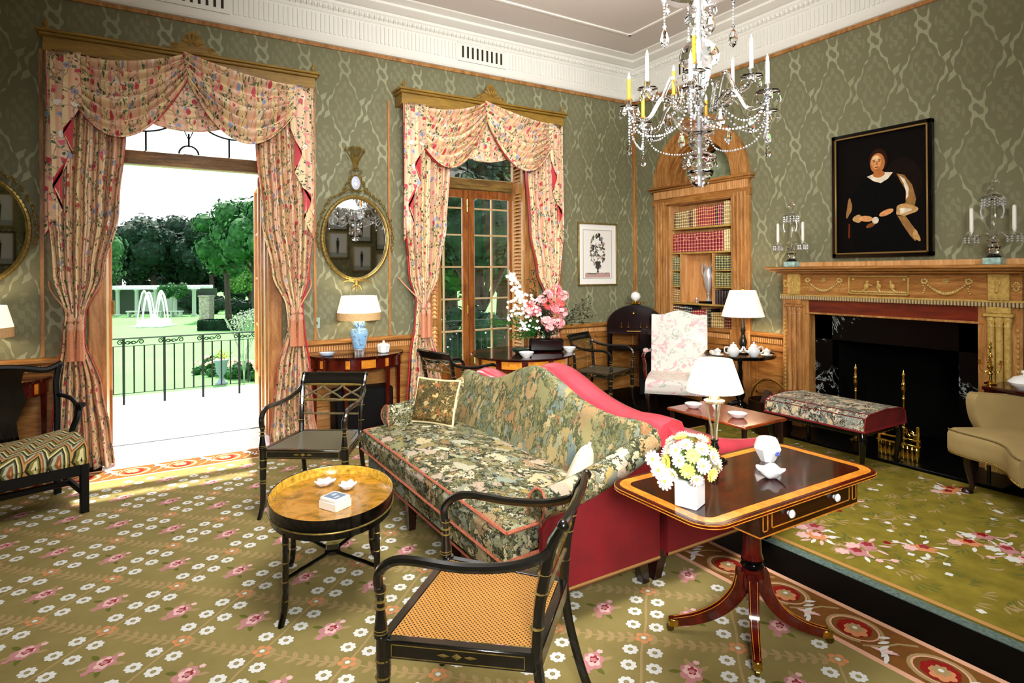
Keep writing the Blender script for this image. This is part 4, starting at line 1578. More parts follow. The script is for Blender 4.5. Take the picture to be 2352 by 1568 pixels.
# ================================================================ OVAL MIRRORS
def oval_mirror(x, label):
    t = thing('oval_mirror', label, 'mirror', (x, -0.02, 1.84), PI / 2, 'oval gilt mirrors between the windows')
    a, b = 0.325, 0.405
    m = MB()
    n = 64
    m.tube([(-0.02, a * math.cos(q), b * math.sin(q)) for q in [2 * PI * k / n for k in range(n)]], 0.020, 8, closed=True)
    m.tube([(-0.03, (a - 0.012) * math.cos(q), (b - 0.012) * math.sin(q)) for q in [2 * PI * k / n for k in range(n)]], 0.008, 6, closed=True)
    m.build('frame', GILT, t)
    m = MB()
    for k in range(72):
        q = 2 * PI * k / 72
        m.sphere((-0.035, (a + 0.010) * math.cos(q), (b + 0.010) * math.sin(q)), 0.006, 0, 6, 4)
    m.build('beading', GILT, t)
    m = MB()
    m.add([(-0.012, a * math.cos(2 * PI * k / n), b * math.sin(2 * PI * k / n)) for k in range(n)], [tuple(range(n))])
    m.build('mirror_glass', plain('mirror_silvering', 'e4e6e4', 0.02, 1.0), t, smooth=0, fix=False)
    # cameo medallion
    m = MB()
    m.tube([(-0.02, 0.052 * math.cos(q), 0.545 + 0.075 * math.sin(q)) for q in [2 * PI * k / 32 for k in range(32)]], 0.009, 6, closed=True)
    m.build('medallion_frame', GILT, t)
    m = MB()
    m.lathe([(0.05, 0.0), (0.05, 0.008), (0.03, 0.013), (0.0001, 0.015)], (0, 0, 0), 24, 0, Matrix.Translation((-0.005, 0, 0.545)) @ Matrix.Rotation(-PI / 2, 4, 'Y') @ Matrix.Scale(1.45, 4, (1, 0, 0)))
    m.sphere((-0.022, 0.0, 0.565), 0.013, 1, 8, 6)
    m.sphere((-0.020, 0.0, 0.53), 0.019, 1, 8, 6, (0.6, 1, 1.4))
    m.build('cameo', [plain('cameo_blue', 'b9c2dc', 0.4), plain('cameo_white', 'f0f0f2', 0.4)], t)
    # wheat sheaf crest
    m = MB()
    rr = random.Random(4)
    for k in range(17):
        q = lerp(-0.55, 0.55, k / 16)
        top = (-0.02 - 0.01 * (k % 3), math.sin(q) * 0.20 * (0.8 + 0.3 * rr.random()), 0.70 + math.cos(q) * 0.19)
        m.tube(bez([(-0.02, 0.01 * q, 0.66), (-0.02, top[1] * 0.35, 0.76), top], 4), 0.0035, 5)
        m.sphere(top, 0.008, 0, 6, 5, (1, 1, 2.2))
    m.tube([(-0.02, -0.03, 0.69), (-0.03, 0, 0.685), (-0.02, 0.03, 0.69)], 0.008, 6)
    for s in (-1, 1):
        m.tube(bez([(-0.02, 0, 0.68), (-0.02, s * 0.06, 0.66), (-0.02, s * 0.03, 0.63)], 5), 0.006, 6)
    m.build('wheat_crest', GILT, t)
    for s in (-1, 1):
        m = MB()
        P = bez([(-0.02, s * 0.05, 0.60), (-0.02, s * 0.10, 0.50), (-0.02, s * 0.15, 0.43), (-0.02, s * 0.24, 0.38), (-0.02, s * 0.31, 0.27), (-0.02, s * 0.36, 0.13), (-0.02, s * 0.375, 0.0), (-0.02, s * 0.36, -0.10)], 5)
        for k, p in enumerate(P):
            m.sphere((p.x - 0.006 * (k % 2), p.y + 0.008 * math.sin(k * 2.1), p.z + 0.006 * math.cos(k * 1.7)), 0.010 + 0.004 * math.sin(k * 1.3) ** 2, 0, 6, 4)
        m.tube(P, 0.004, 5)
        m.tube(bez([(-0.02, s * 0.02, 0.455), (-0.03, s * 0.08, 0.475), (-0.02, s * 0.12, 0.44)], 5), 0.008, 6)
        m.build('husk_garland', GILT, t)
    m = MB()
    m.sphere((-0.025, 0, -0.435), 0.03, 0, 10, 6, (0.6, 1, 1.1))
    for s in (-1, 1):
        m.tube(bez([(-0.02, 0, -0.43), (-0.025, s * 0.06, -0.415), (-0.025, s * 0.12, -0.42), (-0.02, s * 0.15, -0.445)], 5), [0.012 - 0.0005 * k for k in range(16)], 6)
        m.tube(bez([(-0.02, 0, -0.45), (-0.025, s * 0.035, -0.47), (-0.02, s * 0.05, -0.50)], 5), 0.008, 6)
    m.tube([(-0.02, 0, -0.45), (-0.02, 0, -0.525)], [0.014, 0.004], 6)
    m.build('apron_ornament', GILT, t)
    return t


oval_mirror(-3.71, 'oval gilt mirror with cameo and wheat-ear crest between the two windows')
oval_mirror(-6.56, 'oval gilt mirror cut by the left edge of the picture')

# silhouettes hung on the opposite wall, seen in the mirrors
SILM = [plain('silhouette_frame', '3a3226', 0.4), plain('silhouette_gilt', '9a8a52', 0.4, 0.4), plain('silhouette_paper', 'd8dce0', 0.7), plain('silhouette_ink', '141414', 0.7), plain('silhouette_wash', 'a8b0b4', 0.7)]
k = 0
for cx_, zs in ((-1.93, (2.11, 2.72)), (-1.40, (1.82, 2.47, 3.10)), (-0.86, (2.3, 1.65)), (-7.60, (1.95, 2.60)), (-7.05, (1.95, 2.60))):
    for z in zs:
        t = thing('silhouette_picture', 'framed black silhouette figure on the far wall, reflected in an oval mirror', 'picture', (cx_, -7.292, z), -PI / 2, 'silhouettes reflected in the mirrors')
        m = MB()
        frame(m, 0.22, 0.29, 0.028, 0.025, 1 if k % 2 == 0 else 0, 1)
        m.build('frame', SILM, t)
        m = MB()
        flat_poly(m, [(-0.20, -0.27), (0.20, -0.27), (0.20, 0.27), (-0.20, 0.27)], 0, 2)
        flat_poly(m, [(-0.20, -0.27), (0.20, -0.27), (0.20, -0.16), (-0.20, -0.17)], 1, 4)
        flat_poly(m, blob(0, 0.13, 0.022, 0.028), 2, 3)
        flat_poly(m, [(-0.035, 0.10), (0.035, 0.10), (0.03, 0.0), (0.022, -0.18), (0.04, -0.19), (0.0, -0.19), (0.0, -0.02), (-0.012, -0.18), (-0.035, -0.185), (-0.02, -0.18), (-0.03, 0.0)], 2, 3)
        m.build('silhouette_sheet', SILM, t, smooth=0, fix=False)
        k += 1

# ================================================================ CONSOLE TABLES BETWEEN THE WINDOWS
def console(x, label):
    t = thing('demilune_console_table', label, 'table', (x, -0.03, 0), 0, 'demilune console tables under the mirrors')
    A, D = 0.46, 0.40
    n = 24

    def half(s=1.0, z=0.0):
        return [(A * s * math.cos(PI + PI * k / n), D * s * math.sin(PI + PI * k / n)) for k in range(n + 1)]
    m = MB()
    m.prism(half(), 0.70, 0.72, 'z')
    m.build('table_top', MAHOG, t, smooth=30)
    m = MB()
    m.prism(half(0.955), 0.60, 0.70, 'z')
    m.build('apron', MAHOG2, t, smooth=30)
    for q in (0.16, 0.36, 0.5, 0.64, 0.84):
        m = MB()
        wd = 0.10 if abs(q - 0.5) < 0.05 else 0.03
        vs = []
        for j in range(5):
            a = PI + PI * (q + wd * (j / 4 - 0.5))
            for z in (0.612, 0.688):
                vs.append((A * 0.958 * math.cos(a), D * 0.958 * math.sin(a), z))
        m.add(vs, [(2 * j, 2 * j + 2, 2 * j + 3, 2 * j + 1) for j in range(4)])
        o = m.build('inlay_panel', SATIN, t, smooth=30)
    for q in (0.03, 0.34, 0.66, 0.97):
        a = PI + PI * q
        m = MB()
        x_, y_ = A * 0.90 * math.cos(a), D * 0.90 * math.sin(a) - 0.005
        if q in (0.03, 0.97): y_ = -0.03
        m.add([(x_ + sx * w_, y_ + sy * w_, z) for z, w_ in ((0.61, 0.020), (0.0, 0.011)) for sx, sy in ((-1, -1), (1, -1), (1, 1), (-1, 1))],
              [(0, 1, 5, 4), (1, 2, 6, 5), (2, 3, 7, 6), (3, 0, 4, 7), (0, 3, 2, 1), (4, 5, 6, 7)])
        m.build('leg', MAHOG2, t, smooth=0)
    return t


console(-3.71, 'mahogany and satinwood half-round console table under the mirror between the windows')
console(-6.56, 'mahogany half-round console table at the left edge under the cut-off mirror')


def jar_lamp(x, y, z, label, bandcol=SHADEB):
    t = thing('ginger_jar_lamp', label, 'lamp', (x, y, z), 0, 'ginger jar lamps on the consoles')
    m = MB()
    for k in range(6):
        a = 2 * PI * k / 6
        m.tube([(0.035 * math.cos(a), 0.035 * math.sin(a), 0), (0.042 * math.cos(a), 0.042 * math.sin(a), 0.045)], 0.010, 6)
    m.lathe([(0.052, 0.045), (0.056, 0.055), (0.052, 0.06)], seg=20)
    m.build('foot', SILVER, t)
    m = MB()
    m.lathe([(0.045, 0.058), (0.058, 0.065), (0.068, 0.12), (0.082, 0.18), (0.088, 0.215), (0.075, 0.245), (0.048, 0.255), (0.046, 0.27), (0.056, 0.272), (0.058, 0.30), (0.050, 0.318), (0.02, 0.322), (0.0001, 0.323)], seg=28)
    m.build('jar', BLUEG, t)
    m = MB()
    m.lathe([(0.008, 0.32), (0.008, 0.45), (0.02, 0.47), (0.02, 0.5)], seg=10)
    m.build('stem', BRASS, t)
    m = MB()
    m.lathe([(0.207, 0.335), (0.205, 0.405)], seg=40, caps=False)
    sh = m.build('shade_band', bandcol, t, fix=False)
    m = MB()
    m.lathe([(0.2045, 0.405), (0.165, 0.56)], seg=40, caps=False)
    m.build('lamp_shade', SHADE, t, fix=False)
    m = MB()
    m.lathe([(0.172, 0.555), (0.166, 0.562), (0.02, 0.560), (0.02, 0.555), (0.16, 0.552)], seg=4)
    l = light('lamp_bulb', 'POINT', (0, 0, 0.47), 5, (1, 0.86, 0.66), soft=0.04)
    l.parent = t
    return t


jar_lamp(-3.745, -0.235, 0.72, 'blue ginger jar lamp with lit cream shade on the console between the windows')
jar_lamp(-6.50, -0.25, 0.72, 'lamp with cream shade cut by the left edge of the picture')
m = MB()
m.lathe([(0.03, 0), (0.05, 0.008), (0.062, 0.02), (0.066, 0.035), (0.06, 0.035), (0.045, 0.012), (0.0001, 0.010)], seg=20, sx=1.1)
solo('blue_dish', m, PORCB, 'small pale blue dish at the left of the console between the windows', 'dish', (-4.03, -0.16, 0.72))
t = thing('sugar_box', 'white porcelain lidded box at the right of the console between the windows', 'box', (-3.50, -0.22, 0.72))
m = MB()
m.lathe([(0.045, 0), (0.056, 0.008), (0.062, 0.05), (0.066, 0.075)], seg=8)
m.build('box_body', PORC, t, smooth=20)
m = MB()
m.lathe([(0.066, 0.075), (0.05, 0.088), (0.015, 0.095), (0.010, 0.105), (0.014, 0.112), (0.0001, 0.12)], seg=8)
m.build('lid', PORC, t, smooth=20)
# under-console basket silhouette
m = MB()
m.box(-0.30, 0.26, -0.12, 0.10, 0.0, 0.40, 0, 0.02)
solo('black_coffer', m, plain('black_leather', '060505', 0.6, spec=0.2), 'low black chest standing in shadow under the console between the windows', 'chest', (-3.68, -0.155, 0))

# ================================================================ CHANDELIER
CHX, CHY = -2.695, -3.437
t = CH = thing('crystal_chandelier', 'cut-glass chandelier with candle arms and hanging drops', 'chandelier', (CHX, CHY, 0))
m = MB()
m.lathe([(0.0001, 1.985), (0.03, 1.992), (0.05, 2.01), (0.055, 2.03), (0.075, 2.06), (0.08, 2.08), (0.06, 2.10), (0.035, 2.115), (0.095, 2.15), (0.098, 2.165), (0.06, 2.185), (0.02, 2.20), (0.045, 2.215), (0.068, 2.245), (0.05, 2.27), (0.018, 2.285)], seg=20)
m.build('lower_finial', CRYSTAL, t)
m = MB()
m.lathe([(0.018, 2.285), (0.07, 2.30), (0.125, 2.34), (0.155, 2.395), (0.163, 2.43), (0.158, 2.43), (0.15, 2.395), (0.12, 2.345), (0.06, 2.31), (0.0001, 2.305)], seg=32, scallop=16, samp=0.01)
m.build('bowl', CRYSTAL, t)
m = MB()
m.lathe([(0.014, 2.30), (0.014, 2.45), (0.04, 2.47), (0.018, 2.50), (0.03, 2.54), (0.05, 2.58), (0.06, 2.64), (0.075, 2.70), (0.11, 2.72), (0.115, 2.76), (0.10, 2.80), (0.07, 2.83), (0.03, 2.85), (0.045, 2.865), (0.05, 2.88), (0.025, 2.90), (0.04, 2.93), (0.078, 2.96), (0.082, 2.98), (0.05, 3.0), (0.022, 3.02), (0.04, 3.04), (0.055, 3.07), (0.03, 3.10), (0.015, 3.12), (0.014, 3.28), (0.05, 3.31), (0.014, 3.34)], seg=24)
m.build('stem', CRYSTAL, t)
m = MB()
m.tube([(0, 0, 2.0), (0, 0, ZC)], 0.009, 8)
m.lathe([(0.004, ZC - 0.10), (0.05, ZC - 0.07), (0.09, ZC)], seg=16)
m.build('hanging_rod', SILVER, t)
m = MB()
m.lathe([(0.05, 3.20), (0.20, 3.16), (0.215, 3.13), (0.21, 3.128), (0.19, 3.15), (0.03, 3.19)], seg=32)
m.build('top_canopy', CRYSTAL, t)
BEADM = plain('cut_crystal_silvered', 'e8eef8', 0.04, 0.55, spec=1.0)
WAXW = plain('ivory_candle', 'f4f0e6', 0.4)
WAXA = emis('backlit_candle', 'e0a022', 0.35, 'c98a14')  # backlit glow painted into the wax colour and emission
BULB = emis('flame_bulb', 'fff3d0', 3.0)
beadc = MB()
beadc.sphere((0, 0, 0), 0.0085, 0, 6, 4)
beadc.sphere((0, 0, -0.015), 0.0065, 0, 6, 4)


def chain(P, n, r=0.0075):
    m = MB()
    P = [Vector(p) for p in P]
    for k in range(n):
        u = k / (n - 1) * (len(P) - 1)
        i = min(int(u), len(P) - 2)
        p = P[i].lerp(P[i + 1], u - i)
        m.sphere(p, r * (1.25 if k % 4 == 0 else 0.9), 0, 6, 4)
    m.build('bead_chain', BEADM, CH)


drop_proto = None


def drop(p, s=1.0):
    global drop_proto
    if drop_proto is None:
        m = MB()
        m.lathe([(0.0001, -0.058), (0.010, -0.048), (0.014, -0.035), (0.008, -0.012), (0.003, -0.004), (0.006, 0.004), (0.0001, 0.012)], seg=6)
        drop_proto = m.build('crystal_drop', CRYSTAL, CH, smooth=0)
        o = drop_proto
    else:
        o = drop_proto.copy()
        COL.objects.link(o)
        o.parent = CH
    o.location = p
    o.scale = (s, s, s)
    o.rotation_euler = (0, 0, random.random() * 3)


def candle_arm(a, r, zc, backlit, h=0.13):
    ca, sa = math.cos(a), math.sin(a)
    m = MB()
    P = bez([(0.10 * ca, 0.10 * sa, 2.44), (0.5 * r * ca, 0.5 * r * sa, zc + (0.03 if r > 0.35 else 0.02)), (0.72 * r * ca, 0.72 * r * sa, zc - 0.10), (0.92 * r * ca, 0.92 * r * sa, zc - 0.10), (r * ca, r * sa, zc - 0.055)], 7)
    m.tube(P, 0.0105, 8)
    arm = m.build('arm', CRYSTAL, CH)
    m = MB()
    c = (r * ca, r * sa, zc)
    m.lathe([(0.008, -0.06), (0.02, -0.052), (0.055, -0.045), (0.060, -0.040), (0.02, -0.040), (0.014, -0.02), (0.019, 0.0), (0.016, 0.008)], c, 16, scallop=8, samp=0.05)
    m.build('drip_pan', CRYSTAL, arm)
    m = MB()
    m.lathe([(0.011, 0.0), (0.0105, h), (0.006, h + 0.004)], c, 10)
    cd = m.build('candle', WAXA if backlit else WAXW, arm)
    m = MB()
    m.lathe([(0.006, h), (0.0085, h + 0.014), (0.004, h + 0.03), (0.0001, h + 0.042)], c, 8)
    m.build('flame_bulb', BULB, arm)
    for k in range(4 if r > 0.35 else 3):
        q = a + 2 * PI * (k + 0.5) / (4 if r > 0.35 else 3)
        drop((c[0] + 0.057 * math.cos(q), c[1] + 0.057 * math.sin(q), zc - 0.052), 0.85)
    return c


V = math.radians(-31.4)       # direction of the picture's left-right axis
low = []
for k in range(6):
    a = V + 0.12 + k * PI / 3
    low.append(candle_arm(a, 0.425, 2.485, k in (2, 3, 1), 0.12))
up = []
for k in range(5):
    a = V + 0.55 + k * 2 * PI / 5
    up.append(candle_arm(a, 0.30, 2.615, k in (1, 3), 0.15))
for k in range(6):
    c = low[k]
    d = low[(k + 1) % 6]
    mid = ((c[0] + d[0]) / 2 * 0.95, (c[1] + d[1]) / 2 * 0.95, 2.245)
    chain(bez([(c[0], c[1], 2.42), ((c[0] * 2 + mid[0]) / 3, (c[1] * 2 + mid[1]) / 3, 2.285), mid, ((d[0] * 2 + mid[0]) / 3, (d[1] * 2 + mid[1]) / 3, 2.285), (d[0], d[1], 2.42)], 8), 34, 0.0065)
    chain([(c[0], c[1], 2.43), (c[0], c[1], 2.25)], 12, 0.006)
    drop((c[0], c[1], 2.235), 1.2)
    a = V + 0.12 + k * PI / 3
    b = (0.15 * math.cos(a), 0.15 * math.sin(a), 2.42)
    chain(bez([b, (0.26 * math.cos(a), 0.26 * math.sin(a), 2.33), (0.36 * math.cos(a), 0.36 * math.sin(a), 2.33), (c[0], c[1], 2.43)], 8), 20, 0.006)
    drop((0.28 * math.cos(a + .5), 0.28 * math.sin(a + .5), 2.37), 1.7)
for k in range(5):
    c = up[k]
    chain(bez([(0.06 * math.cos(V + k), 0.06 * math.sin(V + k), 2.66), (c[0] * 0.6, c[1] * 0.6, 2.50), (c[0], c[1], 2.56)], 8), 16, 0.0055)
for k in range(10):
    a = 2 * PI * k / 10
    drop((0.092 * math.cos(a), 0.092 * math.sin(a), 2.15), 0.9)
for k in range(8):
    a = 2 * PI * k / 8 + V
    x_, y_ = 0.205 * math.cos(a), 0.205 * math.sin(a)
    if k % 2 == 0:
        chain([(x_, y_, 3.13), (x_ * 0.98, y_ * 0.98, 2.93)], 12, 0.006)
        drop((x_ * 0.98, y_ * 0.98, 2.92), 2.0)
    drop((x_, y_, 3.12), 1.1)

# ================================================================ MANTEL GIRANDOLES
def girandole(y, label):
    t = thing('crystal_girandole', label, 'candelabrum', (-0.17, y, 1.5305), 0, 'pair of girandoles on the mantelpiece')
    m = MB()
    m.box(-0.05, 0.05, -0.055, 0.055, 0, 0.05, 0, 0.004)
    m.build('plinth', plain('girandole_base', '9fc0b8', 0.2, var=0.5, vs=30), t)
    m = MB()
    m.lathe([(0.045, 0.05), (0.05, 0.06), (0.022, 0.08), (0.035, 0.11), (0.042, 0.13), (0.02, 0.15), (0.03, 0.165), (0.045, 0.175), (0.02, 0.19), (0.017, 0.20), (0.015, 0.47), (0.02, 0.48)], seg=16)
    m.build('column', CRYSTAL, t)
    m = MB()
    m.lathe([(0.022, 0.48), (0.06, 0.485), (0.075, 0.495), (0.03, 0.52), (0.012, 0.535), (0.012, 0.56)], seg=16)
    m.tube([(0, 0.028 * math.cos(q), 0.59 + 0.028 * math.sin(q)) for q in [2 * PI * k / 16 for k in range(16)]], 0.009, 6, closed=True)
    m.build('crown_canopy', CRYSTAL, t)
    m = MB()
    for k in range(14):
        a = 2 * PI * k / 14
        for z in (0.475, 0.455, 0.435):
            m.sphere((0.068 * math.cos(a), 0.068 * math.sin(a), z), 0.007, 0, 6, 4)
    m.build('canopy_beads', BEADM, t)
    for s in (-1, 1):
        m = MB()
        m.tube(bez([(0, 0, 0.19), (-0.02, s * 0.04, 0.235), (-0.02, s * 0.075, 0.21), (-0.02, s * 0.105, 0.18), (-0.02, s * 0.13, 0.20)], 6), 0.008, 8)
        ar = m.build('arm', CRYSTAL, t)
        m = MB()
        c = (-0.02, s * 0.13, 0.21)
        m.lathe([(0.008, -0.01), (0.045, 0.0), (0.048, 0.006), (0.014, 0.008), (0.014, 0.03)], c, 14)
        m.build('drip_pan', CRYSTAL, ar)
        m = MB()
        m.lathe([(0.008, 0.02), (0.0135, 0.05), (0.0125, 0.205), (0.004, 0.215)], c, 10)
        m.build('candle', WAXW, ar)
        m = MB()
        for k in range(8):
            a = 2 * PI * k / 8
            for q in range(3):
                m.sphere((c[0] + 0.042 * math.cos(a), c[1] + 0.042 * math.sin(a), c[2] - 0.012 - 0.016 * q), 0.0065, 0, 6, 4)
        m.build('drops', BEADM, ar)
        m = MB()
        for k in range(14):
            u = k / 13
            m.sphere((-0.02, s * (0.058 + 0.012 * math.sin(PI * u)), lerp(0.44, 0.34, u)), 0.006 + 0.004 * (k == 13), 0, 6, 4)
        m.build('bead_swag', BEADM, ar)
    return t


girandole(-2.345, 'crystal two-candle girandole at the left end of the mantelpiece')
girandole(-3.955, 'crystal two-candle girandole at the right end of the mantelpiece')

# ================================================================ RUGS
RUGG = plain('rug_olive_ground', '8c7e4c', 0.95, var=0.10, vs=6, bump=0.25, bs=350, spec=0.1)
RW = plain('rug_white', 'dcdcd6', 0.95, spec=0.1)
RWC = plain('rug_flower_eye', '8a8664', 0.95, spec=0.1)
RPK = plain('rug_pink', 'bf8484', 0.95, spec=0.1)
RPL = plain('rug_pale_pink', 'e2b8b2', 0.95, spec=0.1)
RRD = plain('rug_deep_rose', '94323a', 0.95, spec=0.1)
ROR = plain('rug_salmon', 'cf8a5c', 0.95, spec=0.1)
RLF = plain('rug_tan_leaf', 'a68d60', 0.95, spec=0.1)
RLG = plain('rug_green_leaf', '66672c', 0.95, spec=0.1)
RBR = plain('rug_border_brown', '7a4f24', 0.95, var=0.12, vs=20, spec=0.1)
RPE = plain('rug_peach_line', 'dba88a', 0.95, spec=0.1)
RCR = plain('rug_crimson', '8c1c18', 0.95, var=0.2, vs=20, spec=0.1)
RUGM = [RUGG, RW, RWC, RPK, RPL, RRD, ROR, RLF, RLG, RBR, RPE, RCR]
ZR = 0.012
STEP = 0.0004


LAY = [0]


def lay(layer):
    LAY[0] = (LAY[0] + 1) % 97
    return ZR + STEP * layer + 0.000004 * LAY[0]


def petal_poly(m, cx, cy, r, n, depth, layer, mi, rot=0.0, sx=1.0, sy=1.0, seg=4):
    zz = lay(layer)
    pts = []
    N = n * seg
    for k in range(N):
        a = 2 * PI * k / N
        rr = r * (1 - depth + depth * abs(math.cos(n * a / 2)))
        x, y = rr * math.cos(a) * sx, rr * math.sin(a) * sy
        pts.append((cx + x * math.cos(rot) - y * math.sin(rot), cy + x * math.sin(rot) + y * math.cos(rot), zz))
    m.add(pts, [tuple(range(N))], mi)


def leaf(m, x, y, a, L, W, layer, mi):
    ca, sa = math.cos(a), math.sin(a)
    zz = lay(layer)
    pts = []
    for u, v in ((0, 0), (0.25, 0.8), (0.55, 1), (0.85, 0.55), (1, 0), (0.85, -0.55), (0.55, -1), (0.25, -0.8)):
        pts.append((x + ca * u * L - sa * v * W / 2, y + sa * u * L + ca * v * W / 2, zz))
    m.add(pts, [tuple(range(8))], mi)


def strip(m, pts, wdt, layer, mi):
    vs = []
    for i, p in enumerate(pts):
        q0, q1 = pts[max(i - 1, 0)], pts[min(i + 1, len(pts) - 1)]
        dx, dy = q1[0] - q0[0], q1[1] - q0[1]
        l = math.hypot(dx, dy) or 1
        nx, ny = -dy / l * wdt / 2, dx / l * wdt / 2
        vs += [(p[0] + nx, p[1] + ny, ZR + STEP * layer), (p[0] - nx, p[1] - ny, ZR + STEP * layer)]
    m.add(vs, [(2 * i, 2 * i + 1, 2 * i + 3, 2 * i + 2) for i in range(len(pts) - 1)], mi)


m = MB()
RX0, RX1, RY0, RY1 = -9.0, -2.825, -7.2, -0.36
m.box(RX0, RX1, RY0, RY1, 0.0, ZR, 0)
rr = random.Random(5)
IX, IY = -3.11, -0.66            # inner edge of the border
N0 = (-4.818, -3.571)
va, vb = (-0.2665, 0.2455), (0.2665, 0.2515)


def inside(x, y, mg=0.03):
    return x < IX - mg and y < IY - mg and x > -6.9 and y > -5.5


for i in range(-14, 16):
    for j in range(-14, 16):
        x, y = N0[0] + i * va[0] + j * vb[0], N0[1] + i * va[1] + j * vb[1]
        if not (-7.2 < x < -2.9 and -5.8 < y < -0.3):
            continue
        ub = Vector((vb[0], vb[1])).normalized()
        pb = Vector((-ub.y, ub.x))
        # branch along b with three pairs of white daisies
        if inside(x, y) or inside(x + vb[0], y + vb[1]):
            P = [(x + vb[0] * t_ + 0.006 * math.sin(6 * t_), y + vb[1] * t_) for t_ in [k / 8 for k in range(9)]]
            if all(inside(*p, 0) for p in P):
                strip(m, P, 0.010, 1, 7)
            for t_ in (0.23, 0.50, 0.76):
                for s in (-1, 1):
                    cx, cy = x + vb[0] * t_ + s * 0.047 * pb.x, y + vb[1] * t_ + s * 0.047 * pb.y
                    if inside(cx, cy):
                        petal_poly(m, cx, cy, 0.032, 8, 0.20, 2, 1, rr.random())
                        petal_poly(m, cx, cy, 0.011, 6, 0.1, 3, 2)
                        petal_poly(m, cx, cy, 0.006, 6, 0.1, 4, 7)
        # leafy garland along a
        ua = Vector((va[0], va[1]))
        ang = math.atan2(va[1], va[0])
        P = [(x + va[0] * t_ + 0.02 * math.sin(PI * t_) * vb[0], y + va[1] * t_ - 0.10 * math.sin(PI * t_) * vb[1]) for t_ in [k / 8 for k in range(9)]]
        if all(inside(*p, 0) for p in P):
            strip(m, P, 0.008, 1, 7)
            for k in range(1, 8):
                p = P[k]
                for s in (-1, 1):
                    leaf(m, p[0], p[1], ang + s * 0.9 * (1 if k < 4 else 1) + (PI if k > 4 else 0) * 0, 0.045, 0.022, 1, 7)
        # salmon flower at the crossing
        if inside(x, y):
            petal_poly(m, x, y, 0.038, 5, 0.30, 2, 6, 0.3)
            petal_poly(m, x, y, 0.024, 5, 0.35, 3, 7, 0.9)
            petal_poly(m, x, y, 0.010, 6, 0.1, 4, 1)
        # rose in the field
        cx, cy = x + (va[0] + vb[0]) / 2, y + (va[1] + vb[1]) / 2 + 0.0
        if inside(cx, cy, 0.06):
            ro = 0.5 + 0.3 * rr.random()
            for k in range(5):
                a = ro + k * 2 * PI / 5 + rr.random() * .4
                leaf(m, cx + 0.035 * math.cos(a), cy + 0.035 * math.sin(a), a + 0.2, 0.05, 0.022, 1, 8 if k % 2 else 7)
            petal_poly(m, cx, cy, 0.047, 6, 0.22, 2, 3, ro, 1.25, 0.95)
            petal_poly(m, cx + 0.004, cy + 0.003, 0.034, 5, 0.28, 3, 4, ro + 0.5, 1.2, 0.9)
            petal_poly(m, cx + 0.010, cy + 0.004, 0.023, 5, 0.35, 4, 5, ro, 1.1, 0.8)
            petal_poly(m, cx + 0.006, cy + 0.002, 0.013, 5, 0.3, 5, 3, ro + 1)
            petal_poly(m, cx - 0.055, cy - 0.035, 0.014, 5, 0.2, 2, 3)
            petal_poly(m, cx + 0.06, cy + 0.03, 0.013, 5, 0.2, 2, 4)
# border (right side and far side)
def border_rect(x0, x1, y0, y1, layer, mi):
    m.add([(x0, y0, ZR + STEP * layer), (x1, y0, ZR + STEP * layer), (x1, y1, ZR + STEP * layer), (x0, y1, ZR + STEP * layer)], [(0, 1, 2, 3)], mi)


border_rect(IX, RX1, RY0, RY1, 1, 9)
border_rect(RX0, IX, IY, RY1, 1, 9)
border_rect(RX1 - 0.028, RX1, RY0, RY1, 2, 10)
border_rect(IX, IX + 0.028, RY0, IY, 2, 10)
border_rect(RX0, IX + 0.028, IY, IY + 0.028, 2, 10)
border_rect(RX0, RX1, RY1 - 0.028, RY1, 2, 10)


def medallion(cx, cy, ang):
    ca, sa = math.cos(ang), math.sin(ang)

    def T(u, v):
        return (cx + ca * u - sa * v, cy + sa * u + ca * v)
    def pp(u, v, *a, **k):
        x, y = T(u, v)
        petal_poly(m, x, y, *a, **k)
    # scroll stem
    strip(m, [T(0.105 * math.cos(q) * (1 - 0.05 * q / 5), 0.090 * math.sin(q)) for q in [k * 0.3 for k in range(19)]], 0.014, 3, 7)
    strip(m, [T(0.092 * math.cos(q), 0.078 * math.sin(q)) for q in [k * 0.3 for k in range(22)]], 0.008, 4, 10)
    pp(0, 0, 0.066, 8, 0.08, 4, 11)
    pp(0.012, -0.012, 0.048, 6, 0.25, 5, 6, rot=ang)
    pp(0, 0.004, 0.036, 8, 0.32, 6, 7)
    pp(0, 0.004, 0.010, 6, 0.1, 7, 1)
    # white acanthus leaves between medallions
    for k in range(5):
        x, y = T(0.115 + 0.012 * k, 0.055 - 0.03 * k)
        leaf(m, x, y, ang - 2.2 + 0.25 * k, 0.05 + 0.006 * k, 0.018, 5 + k, 1)
    for k in range(4):
        x, y = T(0.13 + 0.018 * k, -0.03)
        leaf(m, x, y, ang - 1.2 - 0.35 * k, 0.055, 0.018, 10 + k, 4 if k % 2 else 1)
    x, y = T(0.10, -0.07)
    leaf(m, x, y, ang + 0.4, 0.10, 0.025, 5, 4)
    strip(m, [T(0.08, -0.085), T(0.13, -0.02), T(0.15, 0.04), T(0.20, 0.09)], 0.012, 3, 7)


y = -3.839
for k in range(-9, 6):
    yy = -3.839 + 0.3155 * k
    if -5.4 < yy < -0.75:
        medallion(-2.967, yy, -PI / 2)
for k in range(10):
    medallion(-3.35 - 0.3155 * k, -0.51, PI)
solo('floral_carpet', m, RUGM, 'large olive floral carpet of white daisies and pink roses with medallion border', 'carpet', smooth=0)

